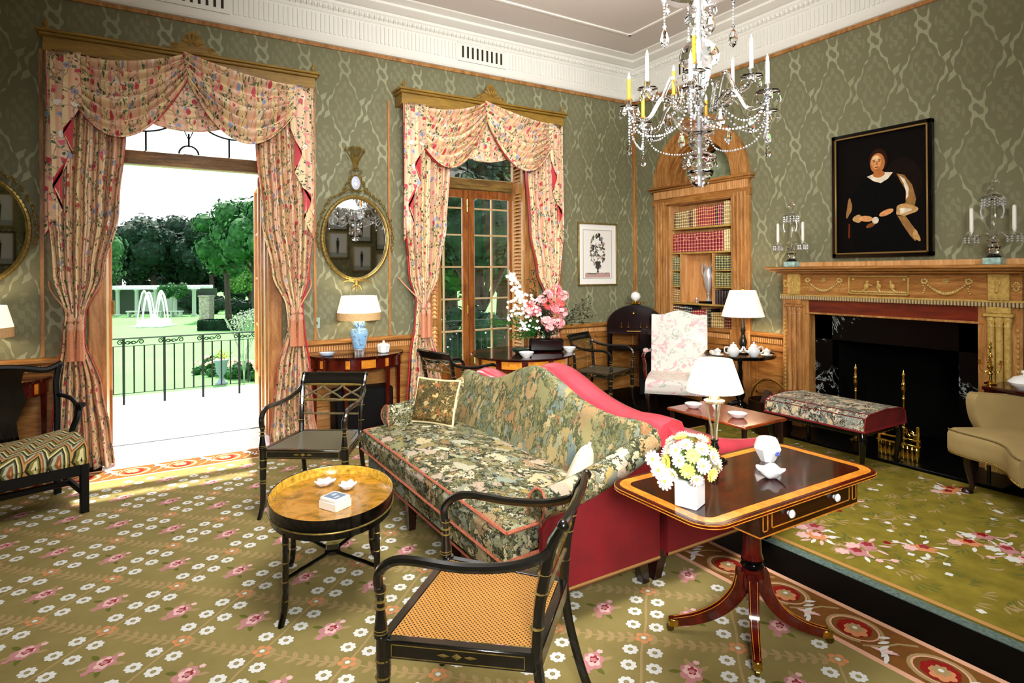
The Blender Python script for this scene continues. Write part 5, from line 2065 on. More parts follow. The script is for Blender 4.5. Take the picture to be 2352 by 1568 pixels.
# hearth rug
m = MB()
m.box(-2.485, -0.62, -7.0, -1.9, 0.004, ZR, 0)
m.v = [(p[0] + (0.02 * math.sin(p[1] * 1.5) if False else 0), p[1], p[2]) for p in m.v]
HG = plain('hearth_rug_mustard', '82752a', 0.95, var=0.25, vs=7, bump=0.25, bs=350, spec=0.1)
rr = random.Random(12)
for k in range(620):
    x, y = rr.uniform(-2.38, -0.7), rr.uniform(-5.2, -2.0)
    c = rr.random()
    a = rr.random() * 2 * PI
    if c < 0.84:
        for q in range(3):
            leaf(m, x + 0.02 * q, y, a + 0.45 * q, 0.06, 0.014, 1 + q % 2, 7 if c < 0.4 else 8)
    else:
        petal_poly(m, x, y, 0.020, 4, 0.3, 2, 1, a)
for k in range(34):
    x, y = rr.uniform(-2.30, -0.8), rr.uniform(-5.2, -2.0)
    a = rr.random() * 2 * PI
    for q in range(7):
        leaf(m, x + 0.06 * math.cos(a + q), y + 0.05 * math.sin(a + q), a + q * 0.9, 0.07, 0.022, 3 + q % 2, rr.choice([1, 4, 7, 7]))
    petal_poly(m, x, y, 0.055, 5, 0.3, 5, rr.choice([3, 6, 4]), a, 1.2, 0.9)
    petal_poly(m, x + 0.02, y + .01, 0.030, 5, 0.35, 6, rr.choice([5, 11, 4]), a + 1)
    petal_poly(m, x - 0.055, y + 0.045, 0.038, 6, 0.3, 5, rr.choice([1, 4]), a)
    strip(m, [(x, y), (x + 0.10 * math.cos(a), y + 0.10 * math.sin(a)), (x + 0.17 * math.cos(a + .3), y + 0.17 * math.sin(a + .3))], 0.008, 4, 4)
    petal_poly(m, x + 0.17 * math.cos(a + .3), y + 0.17 * math.sin(a + .3), 0.02, 5, 0.2, 5, rr.choice([11, 4]), a)
border_rect(-2.485, -2.455, -7.0, -1.9, 1, 10)
border_rect(-2.455, -0.62, -1.93, -1.9, 1, 10)
solo('hearth_rug', m, [HG] + RUGM[1:10] + [plain('hearth_rug_edge', 'b98a50', 0.95, spec=0.1)] + RUGM[11:], 'mustard floral rug lying in front of the fireplace', 'rug', smooth=0)
m = MB()
m.box(-2.545, -0.66, -7.0, -1.94, 0.0, 0.0038)
solo('rug_underlay', m, plain('grey_felt', '5f7068', 0.95, var=0.4, vs=70, spec=0.1), 'grey felt underlay showing along the edge of the hearth rug', 'underlay', smooth=0)

# ================================================================ SOFAS
def sofa(name, label, cx, cy, face, tap_seat, tap_back, outer, roll_back=False, legm=LEGW, trimm=REDTRIM, n_front=4, cush=True):
    """camelback sofa; local x runs front(-) to back(+); face=-1 keeps it, +1 turns it half a turn"""
    t = thing(name, label, 'sofa', (cx, cy, 0), 0 if face < 0 else PI, 'pair of sofas set back to back')
    HL = 0.99

    def top(y):
        u = abs(y) / HL
        return 0.765 + 0.165 * math.exp(-(y / 0.36) ** 2) + 0.02 * math.exp(-((u - 0.88) / 0.13) ** 2)
    # back: closed cross-section swept along y
    def back(u, v):
        y = lerp(-HL + 0.05, HL - 0.05, u)
        zt = top(y)
        r = 0.035
        sec = [(0.22, 0.30), (0.235, 0.44), (0.27, 0.58), (0.325, zt - 0.10), (0.345, zt - 0.03), (0.365, zt), (0.395, zt + 0.004), (0.42, zt - 0.02), (0.425, zt - 0.05), (0.415, zt - 0.12), (0.40, 0.45), (0.39, 0.30)]
        if roll_back:
            sec = [(0.22, 0.30), (0.235, 0.44), (0.27, 0.58), (0.30, zt - 0.13), (0.30, zt - 0.06), (0.32, zt - 0.01), (0.37, zt + 0.01), (0.43, zt - 0.01), (0.455, zt - 0.06), (0.44, zt - 0.11), (0.40, zt - 0.13), (0.39, 0.30)]
        k = v * (len(sec) - 1)
        i = min(int(k), len(sec) - 2)
        f = k - i
        x = lerp(sec[i][0], sec[i + 1][0], f)
        z = lerp(sec[i][1], sec[i + 1][1], f)
        return (x + 0.004 * math.sin(9 * y), y, z)
    m = MB()
    m.grid(72, 33, back)
    a = [back(0, v / 33) for v in range(34)]
    m.ngon(a)
    m.ngon([back(1, v / 33) for v in range(34)])
    m.build('backrest', tap_back, t, smooth=60)
    m = MB()
    m.grid(40, 6, lambda u, v: (0.424, lerp(-HL + 0.05, HL - 0.05, u), lerp(0.17, (top(lerp(-HL + 0.05, HL - 0.05, u)) - 0.06) if not roll_back else 0.6, v)))
    m.build('back_panel', outer, t)
    # back edge gimp
    m = MB()
    m.tube([(0.43, lerp(-HL + .05, HL - .05, k / 60), top(lerp(-HL + .05, HL - .05, k / 60)) - 0.03) for k in range(61)], 0.006, 6)
    m.build('top_piping', tap_back, t)
    # arms
    for s in (-1, 1):
        def azt(x):
            u = (x + 0.20) / 0.60
            return 0.60 + 0.16 * max(0, u) ** 1.6

        def arm(u, v):
            x = lerp(-0.215, 0.41, u)
            zt = azt(x)
            # inner wall, roll, undercut
            sec = [(0.84, 0.30), (0.85, 0.44)]
            R = 0.062
            yc, zc = 0.925, zt - R
            sec += [(yc - R, zt - R - 0.03)]
            for k in range(10):
                q = PI - k * PI * 1.35 / 9
                sec.append((yc + R * math.cos(q), zc + R * math.sin(q)))
            sec += [(0.935, zt - 0.16), (0.93, 0.30)]
            kk = v * (len(sec) - 1)
            i = min(int(kk), len(sec) - 2)
            f = kk - i
            fwd = -0.03 * math.sin(PI * min(1, max(0, (lerp(sec[i][1], sec[i + 1][1], f) - 0.42) / 0.2))) if u == 0 else 0
            return (x + fwd, s * lerp(sec[i][0], sec[i + 1][0], f), lerp(sec[i][1], sec[i + 1][1], f))
        m = MB()
        m.grid(14, 28, arm)
        m.ngon([arm(0, v / 28) for v in range(29)])
        m.ngon([arm(1, v / 28) for v in range(29)])
        m.build('arm', tap_seat, t, smooth=60)
        m = MB()
        m.tube([arm(0, v / 28) for v in range(2, 27)], 0.005, 6)
        m.build('arm_gimp', trimm, t)
        m = MB()
        m.prism([(-0.23, 0.155), (0.425, 0.155), (0.425, azt(0.4) - 0.10), (0.10, azt(0.1) - 0.10), (-0.20, azt(-0.2) - 0.10), (-0.235, 0.44)], s * 0.93, s * 0.958, 'y')
        m.build('side_panel', outer, t, smooth=0)
        m = MB()
        m.tube([(-0.235, s * 0.955, 0.165), (0.425, s * 0.955, 0.165)], 0.008, 6)
        m.build('hem_gimp', plain('old_gold_gimp', '8c6a34', 0.8) if 'old_gold_gimp' not in bpy.data.materials else bpy.data.materials['old_gold_gimp'], t)
    # seat rail and cushion
    m = MB()
    m.box(-0.36, 0.28, -0.93, 0.93, 0.19, 0.325, 0, 0.02)
    m.build('seat_rail', tap_seat, t)

    def cushion(u, v):
        # u along y, v around front edge profile
        y = lerp(-0.925, 0.925, u)
        sec = [(-0.365, 0.325), (-0.40, 0.33), (-0.405, 0.38), (-0.402, 0.43), (-0.375, 0.455), (-0.2, 0.475), (0.05, 0.475), (0.25, 0.455)]
        k = v * (len(sec) - 1)
        i = min(int(k), len(sec) - 2)
        f = k - i
        crown = 0.012 * (1 - (2 * u - 1) ** 4)
        z = lerp(sec[i][1], sec[i + 1][1], f)
        wf = 0.92 if lerp(sec[i][0], sec[i + 1][0], f) > -0.22 else 1.0
        return (lerp(sec[i][0], sec[i + 1][0], f), y * wf, z + (crown if z > 0.44 else 0))
    m = MB()
    m.grid(40, 28, cushion)
    m.ngon([cushion(0, v / 28) for v in range(29)])
    m.ngon([cushion(1, v / 28) for v in range(29)])
    m.build('seat_cushion', tap_seat, t, smooth=60)
    for z, x in ((0.452, -0.385), (0.335, -0.402)):
        m = MB()
        m.tube([(x, -0.925, z), (x, 0.925, z)], 0.010, 6, flat=0.7)
        m.tube([(x, s * 0.926, z) for s in (1,)] + [(-0.22, 0.926, z + 0.01)], 0.008, 6)
        m.tube([(x, -0.926, z), (-0.22, -0.926, z + 0.01)], 0.008, 6)
        m.build('cushion_gimp', trimm, t)
    m = MB()
    m.tube([(-0.362, -0.93, 0.195), (-0.362, 0.93, 0.195)], 0.006, 6)
    m.build('rail_gimp', trimm, t)
    ys = [lerp(-0.86, 0.86, k / (n_front - 1)) for k in range(n_front)]
    for x in (-0.31, 0.37):
        for y in (ys if x < 0 else (-0.86, 0.86, 0.0)):
            m = MB()
            kx = 0.0 if x < 0 else 0.05
            m.add([(x + sx * w_ + dx, y + sy * w_, z) for z, w_, dx in ((0.20, 0.030, 0), (0.0, 0.019, kx)) for sx, sy in ((-1, -1), (1, -1), (1, 1), (-1, 1))],
                  [(0, 1, 5, 4), (1, 2, 6, 5), (2, 3, 7, 6), (3, 0, 4, 7), (0, 3, 2, 1), (4, 5, 6, 7)])
            m.build('leg', legm, t, smooth=0)
    return t


sofa('tapestry_sofa', 'camelback sofa in leafy tapestry with crimson velvet sides, in the centre of the room', -3.855, -2.87, -1, TAPES, TAPES2, REDV)
sofa('crimson_sofa', 'rose-red silk sofa backed onto the tapestry sofa, facing the fireplace', -2.88, -2.87, 1, REDS, REDS, REDV, roll_back=True, trimm=REDS).scale = (1.17, 1, 1)


def pillow(name, label, loc, R, a, b, d, mat_, pip, group=None):
    t = thing(name, label, 'cushion', loc, 0, group)
    M = R

    def f(sgn):
        def g(u, v):
            x, y = 2 * u - 1, 2 * v - 1
            h = d * (1 - x ** 4) ** 0.5 * (1 - y ** 4) ** 0.5
            k = 1 - 0.05 * (1 - abs(x)) * abs(y) - 0.0
            kx = 1 - 0.06 * (1 - y * y)
            ky = 1 - 0.06 * (1 - x * x)
            return (x * a * kx, y * b * ky, sgn * h)
        return g
    m = MB()
    m.grid(20, 20, f(1), 0, None, M)
    m.grid(20, 20, f(-1), 0, None, M, flip=True)
    m.build('cushion_cover', mat_, t, smooth=80)
    m = MB()
    P = []
    g = f(1)
    for k in range(20): P.append(g(k / 20, 0))
    for k in range(20): P.append(g(1, k / 20))
    for k in range(20): P.append(g(1 - k / 20, 1))
    for k in range(20): P.append(g(0, 1 - k / 20))
    m.tube([M @ Vector((p[0], p[1], 0)) for p in P], 0.008, 6, closed=True)
    m.build('piping', pip, t)
    return t


def ori(nrm, up=(0, 0, 1)):
    n = Vector(nrm).normalized()
    x = Vector(up).cross(n).normalized()
    y = n.cross(x)
    M = Matrix((x, y, n)).transposed().to_4x4()
    return M


pillow('needlepoint_cushion', 'square needlepoint cushion with cream piping at the far end of the tapestry sofa', (-3.80, -2.115, 0.625), ori((-0.80, -0.50, 0.34)), 0.17, 0.15, 0.045, PILLOW, CREAMP)
pillow('cream_cushion', 'plain cream cushion seen edge-on against the near arm of the tapestry sofa', (-3.74, -3.62, 0.56), ori((-0.70, 0.58, 0.42)), 0.10, 0.12, 0.045, CREAM, CREAM)

# ================================================================ REGENCY ARMCHAIRS
BLK = plain('ebonised_wood', '13110d', 0.22, coat=0.5, var=0.3, vs=25)
BLKW = plain('worn_gilt_edge', '6e6040', 0.35, 0.3, var=0.4, vs=60)


def armchair(label, loc, rz, cane=CANE, gilt=GILTD):
    t = thing('regency_armchair', label, 'chair', loc, rz, 'black cane-seated armchairs')
    sh = 0.43
    fw, bw, d = 0.255, 0.205, 0.225
    # seat frame
    m = MB()
    fr = [(-fw, -d), (fw, -d), (bw, d), (-bw, d)]
    for i in range(4):
        p, q = fr[i], fr[(i + 1) % 4]
        v = Vector((q[0] - p[0], q[1] - p[1], 0))
        ang = math.atan2(v.y, v.x)
        R = Matrix.Translation((p[0], p[1], 0)) @ Matrix.Rotation(ang, 4, 'Z')
        m.box(0, v.length, -0.016, 0.016, sh - 0.055, sh, 0, 0.004, R)
    m.build('seat_frame', BLK, t)
    m = MB()
    for i in (0, 1, 3):
        p, q = fr[i], fr[(i + 1) % 4]
        v = Vector((q[0] - p[0], q[1] - p[1], 0))
        ang = math.atan2(v.y, v.x)
        R = Matrix.Translation((p[0], p[1], 0)) @ Matrix.Rotation(ang, 4, 'Z')
        L = v.length
        for (a, b, z0, z1) in ((0.03, L - 0.03, sh - 0.012, sh - 0.010), (0.03, L - 0.03, sh - 0.047, sh - 0.045), (0.03, 0.032, sh - 0.047, sh - 0.010), (L - 0.032, L - 0.03, sh - 0.047, sh - 0.010)):
            m.box(a, b, -0.0175, -0.015, z0, z1, 0, 0, R)
        m.sphere((0, 0, 0), 0.012, 0, 4, 2, (1.3, 0.15, 0.8), R @ Matrix.Translation((L / 2, -0.017, sh - 0.028)))
        for s in (-1, 1):
            m.sphere((0, 0, 0), 0.009, 0, 4, 2, (2.2, 0.15, 0.6), R @ Matrix.Translation((L / 2 + s * 0.04, -0.017, sh - 0.028)))
    m.build('gilt_lining', gilt, t, smooth=0)
    m = MB()
    m.grid(8, 8, lambda u, v: (lerp(-1, 1, u) * lerp(fw - 0.018, bw - 0.018, v), lerp(-d + 0.016, d - 0.016, v), sh - 0.002 - 0.012 * math.sin(PI * u) * math.sin(PI * v)))
    m.build('cane_seat', cane, t, smooth=60, fix=False)
    for s in (-1, 1):
        # turned front leg with splayed foot
        m = MB()
        P = [(s * fw, -d, sh + 0.005), (s * fw, -d, sh - 0.06), (s * fw, -d, sh - 0.10), (s * fw, -d - 0.002, 0.25), (s * fw, -d - 0.006, 0.12), (s * (fw + 0.006), -d - 0.018, 0.05), (s * (fw + 0.014), -d - 0.035, 0.0)]
        m.tube(bez(P, 4), [0.022] * 8 + [0.021 - 0.0006 * k for k in range(17)], 10)
        leg = m.build('leg', BLK, t)
        m = MB()
        for z in (sh - 0.065, sh - 0.115, 0.24, 0.225):
            m.lathe([(0.0185, z - 0.004), (0.0235, z - 0.002), (0.0235, z + 0.002), (0.0185, z + 0.004)], (s * fw, -d - 0.002, 0), 12)
        m.build('gilt_rings', gilt, leg)
        # sabre back leg
        m = MB()
        m.tube(bez([(s * bw, d, sh), (s * bw, d + 0.02, 0.28), (s * (bw + .005), d + 0.07, 0.10), (s * (bw + 0.01), d + 0.12, 0.0)], 5), 0.016, 8)
        m.build('leg', BLK, t)
        # back upright
        m = MB()
        B = [(s * bw, d, sh - 0.03), (s * (bw + 0.002), d + 0.01, 0.55), (s * (bw + 0.006), d + 0.030, 0.66), (s * (bw + 0.010), d + 0.050, 0.74), (s * (bw + 0.012), d + 0.080, 0.795)]
        m.tube(bez(B, 5), [0.017] * 12 + [0.016] * 5 + [0.014] * 4, 8)
        m.sphere((s * (bw + 0.012), d + 0.082, 0.797), 0.018, 0, 10, 6)
        up = m.build('back_upright', BLK, t)
        m = MB()
        for z, y_ in ((0.50, d + 0.006), (0.60, d + 0.018), (0.655, d + 0.03)):
            m.sphere((s * (bw + 0.004), y_ - 0.002, z), 0.021, 0, 10, 4, (1, 1, 0.25))
        m.build('gilt_rings', gilt, up)
        # scrolled arm with turned support
        m = MB()
        A = [(s * (bw + 0.010), d + 0.056, 0.745), (s * (bw + 0.02), d + 0.02, 0.705), (s * (bw + 0.035), d - 0.07, 0.675), (s * (fw - 0.002), 0.02, 0.662), (s * (fw + 0.006), -0.13, 0.668), (s * (fw + 0.006), -d + 0.03, 0.655), (s * (fw + 0.003), -d - 0.012, 0.615), (s * fw, -d - 0.012, 0.565)]
        Pa = bez(A, 6)
        m.tube(Pa, [0.011 + 0.004 * min(1, k / 8) for k in range(len(Pa))], 8, flat=1.0)
        ar = m.build('arm', BLK, t)
        m = MB()
        m.lathe([(0.016, 0.575), (0.017, 0.56), (0.011, 0.545), (0.011, 0.53), (0.014, 0.50), (0.020, 0.455), (0.021, 0.43)], (s * fw, -d - 0.008, 0), 12)
        m.build('arm_support', BLK, ar)
        m = MB()
        for z in (0.562, 0.535, 0.515, 0.452, 0.443):
            m.lathe([(0.013, z - 0.003), (0.0215 if z < 0.5 else 0.0185, z - 0.001), (0.0215 if z < 0.5 else 0.0185, z + 0.001), (0.013, z + 0.003)], (s * fw, -d - 0.008, 0), 12)
        m.build('gilt_rings', gilt, ar)
    # crest rail, lattice, lower rails
    m = MB()
    yk = lambda z: interp([(0.43, d), (0.55, d + 0.01), (0.66, d + 0.030), (0.74, d + 0.050), (0.795, d + 0.080)], z)[0]
    m.grid(12, 6, lambda u, v: (lerp(-bw - 0.005, bw + 0.005, u), yk(lerp(0.735, 0.795, v)) + 0.012 * math.sin(PI * u) - 0.008, lerp(0.735, 0.797, v)))
    m.grid(12, 6, lambda u, v: (lerp(-bw - 0.005, bw + 0.005, u), yk(lerp(0.735, 0.795, v)) + 0.012 * math.sin(PI * u) + 0.008, lerp(0.735, 0.797, v)), flip=True)
    m.tube([(lerp(-bw, bw, k / 8), yk(0.795) + 0.012 * math.sin(PI * k / 8), 0.800) for k in range(9)], 0.012, 8)
    m.build('crest_rail', BLK, t)
    m = MB()
    for z in (0.732, 0.630):
        m.tube([(lerp(-bw, bw, k / 8), yk(z), z) for k in range(9)], 0.008, 8)
    m.build('gilt_rails', gilt, t)
    m = MB()
    m.tube([(-bw, yk(0.54), 0.54), (bw, yk(0.54), 0.54)], 0.007, 8)
    m.build('lower_rail', BLKW, t)
    m = MB()
    for k in range(3):
        c = lerp(-bw, bw, (k + 0.5) / 3)
        w_ = bw / 3
        for s in (-1, 1):
            P = []
            for j in range(9):
                q = j / 8
                z = lerp(0.633, 0.728, q)
                x = c + s * w_ * (0.95 * math.cos(PI * q) if True else 0)
                P.append((x, yk(z), z))
            m.tube(P, 0.0065, 6)
    m.build('lattice', BLKW, t)
    m = MB()
    m.sphere((0, yk(0.63) - 0.002, 0.63), 0.02, 0, 12, 6, (3.4, 0.45, 0.6))
    m.build('rail_tablet', BLKW, t)
    return t


armchair('black armchair with golden cane seat in the foreground, between tray table and pedestal table', (-4.535, -4.14, 0), math.radians(133 + 90), CANE)
armchair('black lattice-back armchair with dark cane seat beside the garden door curtain', (-4.53, -1.91, 0), math.radians(-125 + 90), CANED)
armchair('black lattice-back armchair in front of the closed french window', (-3.03, -0.95, 0), math.radians(12 + 90), CANED)
armchair('black lattice-back armchair against the panelling between the french window and the corner', (-1.23, -0.80, 0), math.radians(-68 + 90), CANED)

# ================================================================ TRAY TABLE
t = thing('lacquer_tray_table', 'oval black and gold lacquer tray table on bamboo-turned legs', 'table', (-4.72, -2.985, 0), math.radians(-15))
TA, TB = 0.285, 0.37


def oval(r, z, a=TA, b=TB):
    return (r * a, r * b, z)


def make_tray_gold():
    tt = NT('gold_lacquer')
    v = tt.coord()
    n = tt.noise(v, 9, 5, 0.65, 1.0)
    c = tt.ramp(n, [(0.35, lin('7a5a12')), (0.48, lin('a8741c')), (0.6, lin('bf8a3a')), (0.72, lin('8c6a1a'))])
    return tt.done(c, 0.12, 0, 0.5, 0.6)


TGOLD = make_tray_gold()
m = MB()
m.lathe([(0.0001, 0.430), (0.95, 0.430)], seg=64, sx=TA, sy=TB, caps=False)
m.build('tray_base', TGOLD, t, smooth=30)
m = MB()
m.lathe([(0.95, 0.4305), (0.975, 0.47), (0.985, 0.473)], seg=64, sx=TA, sy=TB, caps=False)
m.build('gallery_inside', plain('gold_gallery', 'c89a34', 0.25, var=0.5, vs=45, coat=0.4), t, fix=False)
m = MB()
m.lathe([(0.985, 0.473), (1.0, 0.475), (1.0, 0.468), (0.985, 0.425), (0.99, 0.42), (0.97, 0.415), (0.97, 0.385), (0.93, 0.38), (0.0001, 0.38)], seg=64, sx=TA, sy=TB, caps=False)
m.build('tray_rim', BLACK, t)
m = MB()
m.tube([(TA * 0.99 * math.cos(2 * PI * k / 48), TB * 0.99 * math.sin(2 * PI * k / 48), 0.418) for k in range(48)], 0.004, 6, closed=True)
m.build('gilt_line', GILT, t)
lg = []
for (sx, sy) in ((-1, -1), (1, -1), (1, 1), (-1, 1)):
    fx, fy = sx * 0.195, sy * 0.255
    m = MB()
    P = bez([(fx * 0.97, fy * 0.97, 0.39), (fx * 0.98, fy * 0.98, 0.2), (fx, fy, 0.08), (fx * 1.08, fy * 1.08, 0.0)], 6)
    m.tube(P, 0.0135, 8)
    o = m.build('leg', BLACK, t)
    m = MB()
    for z in (0.35, 0.27, 0.19, 0.11):
        m.sphere((fx * 0.98, fy * 0.98, z), 0.0165, 0, 10, 4, (1, 1, 0.25))
    m.build('gilt_rings', GILT, o)
for a, b in (((-0.195, -0.255), (0.195, 0.255)), ((0.195, -0.255), (-0.195, 0.255))):
    m = MB()
    m.tube([(a[0], a[1], 0.20), (0, 0, 0.185), (b[0], b[1], 0.20)], 0.009, 8)
    m.build('stretcher', BLACK, t)
m = MB()
m.box(-0.035, 0.035, -0.035, 0.035, 0.172, 0.20, 0, 0.008)
m.build('stretcher_block', BLACK, t)
# little box on the tray
t = thing('decorated_box', 'small ivory box with a slate-blue picture lid on the lacquer tray', 'box', (-4.735, -3.095, 0.4305), math.radians(28))
m = MB()
m.box(-0.048, 0.048, -0.055, 0.055, 0, 0.036, 0, 0.002)
m.build('box_body', plain('ivory', 'f2efe2', 0.4), t)
m = MB()
m.box(-0.045, 0.045, -0.052, 0.052, 0.036, 0.052, 0, 0.004)
m.build('lid', plain('ivory_lid', 'f4f2ea', 0.4), t)
m = MB()
m.add([(-0.034, -0.04, 0.0525), (0.034, -0.04, 0.0525), (0.034, 0.04, 0.0525), (-0.034, 0.04, 0.0525)], [(0, 1, 2, 3)])
m.add([(-0.008, 0.004, 0.053), (0.020, 0.004, 0.053), (0.020, 0.022, 0.053), (-0.008, 0.022, 0.053)], [(0, 1, 2, 3)], 1)
m.add([(-0.024, -0.026, 0.053), (0.006, -0.026, 0.053), (0.006, -0.012, 0.053), (-0.024, -0.012, 0.053)], [(0, 1, 2, 3)], 1)
m.build('lid_picture', [plain('slate_print', '6c7c92', 0.5), plain('slate_print_light', 'b8c4cc', 0.5)], t, smooth=0)


def shell_dish(name, label, loc, r, group=None, rz=0.0, n=7, dp=0.022):
    m = MB()

    def f(u, v, th=0.0):
        a = 2 * PI * u
        rr_ = r * v * (1 + 0.10 * v * math.cos(n * a) + 0.18 * v * math.cos(a))
        return (rr_ * math.cos(a), rr_ * 0.8 * math.sin(a), th + dp * v ** 2.2 + 0.004 * v * math.cos(n * a))
    m.grid(56, 8, lambda u, v: f(u, max(v, .01), 0.003), wrap=True)
    m.grid(56, 8, lambda u, v: f(u, max(v, .01), 0.0), wrap=True, flip=True)
    return solo(name, m, PORC, label, 'dish', loc, group, rz, 60)


shell_dish('leaf_dish', 'white leaf-shaped dish on the lacquer tray, left of the two', (-4.715, -2.795, 0.4305), 0.05, 'leaf dishes on the tray')
shell_dish('leaf_dish', 'white leaf-shaped dish on the lacquer tray, right of the two', (-4.625, -2.905, 0.4305), 0.05, 'leaf dishes on the tray', 1.0)

# ================================================================ PEMBROKE TABLE
t = PT = thing('pembroke_table', 'inlaid mahogany pedestal table with white drawer knobs and splayed brass-capped legs', 'table', (-3.38, -4.29, 0))
PX0, PX1, PY0, PY1 = -0.585, 0.455, -0.285, 0.215


def rrect(i, r, n=8):
    out = []
    for cx, cy, a0 in ((PX1 - i - r, PY1 - i - r, 0), (PX0 + i + r, PY1 - i - r, PI / 2), (PX0 + i + r, PY0 + i + r, PI), (PX1 - i - r, PY0 + i + r, 1.5 * PI)):
        for k in range(n + 1):
            a = a0 + PI / 2 * k / n
            out.append((cx + r * math.cos(a), cy + r * math.sin(a)))
    return out


ZT = 0.69
m = MB()
m.prism(rrect(0, 0.09), ZT - 0.018, ZT - 0.001, 'z')
m.build('table_top', MAHOG2, t, smooth=30)
m = MB()
m.add([(x, y, ZT) for x, y in rrect(0.006, 0.084)], [tuple(range(36))], 0)
m.add([(x, y, ZT + 0.0003) for x, y in rrect(0.018, 0.072)], [tuple(range(36))], 1)
m.add([(x, y, ZT + 0.0006) for x, y in rrect(0.056, 0.04)], [tuple(range(36))], 2)
m.build('inlaid_surface', [MAHOG2, SATIN, MAHOG], t, smooth=0)
for z, mt in ((ZT - 0.004, SATIN), (ZT - 0.014, SATIN)):
    m = MB()
    m.tube([(x, y, z) for x, y in rrect(-0.001, 0.09)], 0.0018, 5, closed=True)
    m.build('edge_stringing', mt, t)
m = MB()
m.box(-0.25, 0.37, -0.22, 0.19, 0.555, ZT - 0.018, 0, 0.002)
m.build('apron', MAHOG, t)
m = MB()
yf = -0.2215


def fr_(x0, x1, z0, z1, w_=0.004):
    for a in ((x0, x1, z0, z0 + w_), (x0, x1, z1 - w_, z1), (x0, x0 + w_, z0, z1), (x1 - w_, x1, z0, z1)):
        m.box(a[0], a[1], yf, -0.219, a[2], a[3])


fr_(-0.185, 0.31, 0.578, 0.655)
fr_(-0.235, -0.205, 0.574, 0.66)
fr_(0.33, 0.36, 0.574, 0.66)
m.box(-0.25, 0.37, yf, -0.219, 0.555, 0.560)
m.box(-0.251, -0.249, -0.22, 0.19, 0.555, 0.560)
m.build('satinwood_stringing', SATIN, t, smooth=0)
m = MB()
m.box(-0.18, 0.305, -0.2225, -0.21, 0.583, 0.650, 0, 0.002)
dr = m.build('drawer', MAHOG, t)
for x in (-0.09, 0.20):
    m = MB()
    m.lathe([(0.008, 0), (0.007, 0.004), (0.014, 0.009), (0.016, 0.015), (0.010, 0.022), (0.0001, 0.024)], (0, 0, 0), 14, 0, Matrix.Translation((x, -0.2225, 0.615)) @ Matrix.Rotation(PI / 2, 4, 'X'))
    m.build('knob', PORC, dr)
m = MB()
m.lathe([(0.004, 0), (0.004, 0.002), (0.0001, 0.002)], (0, 0, 0), 8, 0, Matrix.Translation((0.055, -0.2225, 0.635)) @ Matrix.Rotation(PI / 2, 4, 'X'))
m.build('escutcheon', BRASS, dr)
m = MB()
m.lathe([(0.05, 0.555), (0.042, 0.54), (0.036, 0.50), (0.034, 0.42), (0.037, 0.36), (0.043, 0.34)], seg=20)
m.build('column', MAHOG2, t)
m = MB()
m.lathe([(0.036, 0.34), (0.044, 0.332), (0.036, 0.322), (0.046, 0.312), (0.038, 0.30)], seg=20)
m.build('ebonised_collar', BLACK, t)
m = MB()
m.lathe([(0.038, 0.30), (0.050, 0.27), (0.045, 0.22), (0.0001, 0.215)], seg=8)
m.build('hub', MAHOG2, t, smooth=0)
for k, (fx, fy) in enumerate(((-0.24, 0.21), (0.23, -0.18), (-0.18, -0.155), (0.23, 0.19))):
    a = math.atan2(fy, fx)
    L = math.hypot(fx, fy)
    R = Matrix.Rotation(a, 4, 'Z')
    P = bez([(0.03, 0, 0.285), (0.055, 0, 0.20), (L * 0.38, 0, 0.125), (L * 0.68, 0, 0.075), (L, 0, 0.052)], 6)
    m = MB()
    n = len(P)
    vs, fs = [], []
    for i, p in enumerate(P):
        q0, q1 = P[max(i - 1, 0)], P[min(i + 1, n - 1)]
        tt = (q1 - q0).normalized()
        nn = Vector((-tt.z, 0, tt.x))
        h = lerp(0.030, 0.014, i / (n - 1))
        w_ = lerp(0.022, 0.014, i / (n - 1))
        for sy, sz in ((-1, -1), (1, -1), (1, 1), (-1, 1)):
            vs.append(p + nn * h * sz + Vector((0, w_ * sy, 0)))
    for i in range(n - 1):
        for j in range(4):
            fs.append((4 * i + j, 4 * i + (j + 1) % 4, 4 * i + 4 + (j + 1) % 4, 4 * i + 4 + j))
    fs += [(0, 1, 2, 3), (4 * n - 1, 4 * n - 2, 4 * n - 3, 4 * n - 4)]
    m.add(vs, fs, 0, R)
    lg = m.build('leg', MAHOG2, t, smooth=30)
    m = MB()
    for sy in (-1, 1):
        pts = []
        for i, p in enumerate(P[2:-1]):
            q0, q1 = P[i + 1], P[min(i + 3, n - 1)]
            tt = (q1 - q0).normalized()
            nn = Vector((-tt.z, 0, tt.x))
            ii = i + 2
            pts.append(R @ (p + nn * (lerp(0.030, 0.014, ii / (n - 1)) + 0.0005) + Vector((0, sy * lerp(0.015, 0.009, ii / (n - 1)), 0))))
        m.tube(pts, 0.0014, 4)
    m.build('stringing', SATIN, lg)
    m = MB()
    m.box(L - 0.028, L + 0.012, -0.016, 0.016, 0.036, 0.067, 0, 0.003, R)
    m.build('brass_cap', BRASS, lg)
    m = MB()
    m.lathe([(0.006, -0.006), (0.015, -0.006), (0.015, 0.006), (0.006, 0.006)], (0, 0, 0), 14, 0, R @ Matrix.Translation((L + 0.004, 0, 0.016 + ZR)) @ Matrix.Rotation(PI / 2, 4, 'X'))
    m.tube([R @ Vector((L, 0, 0.04)), R @ Vector((L + 0.004, 0, 0.016 + ZR))], 0.006, 6)
    m.build('caster', plain('dark_brass', '6a5a2c', 0.3, 0.9), lg)

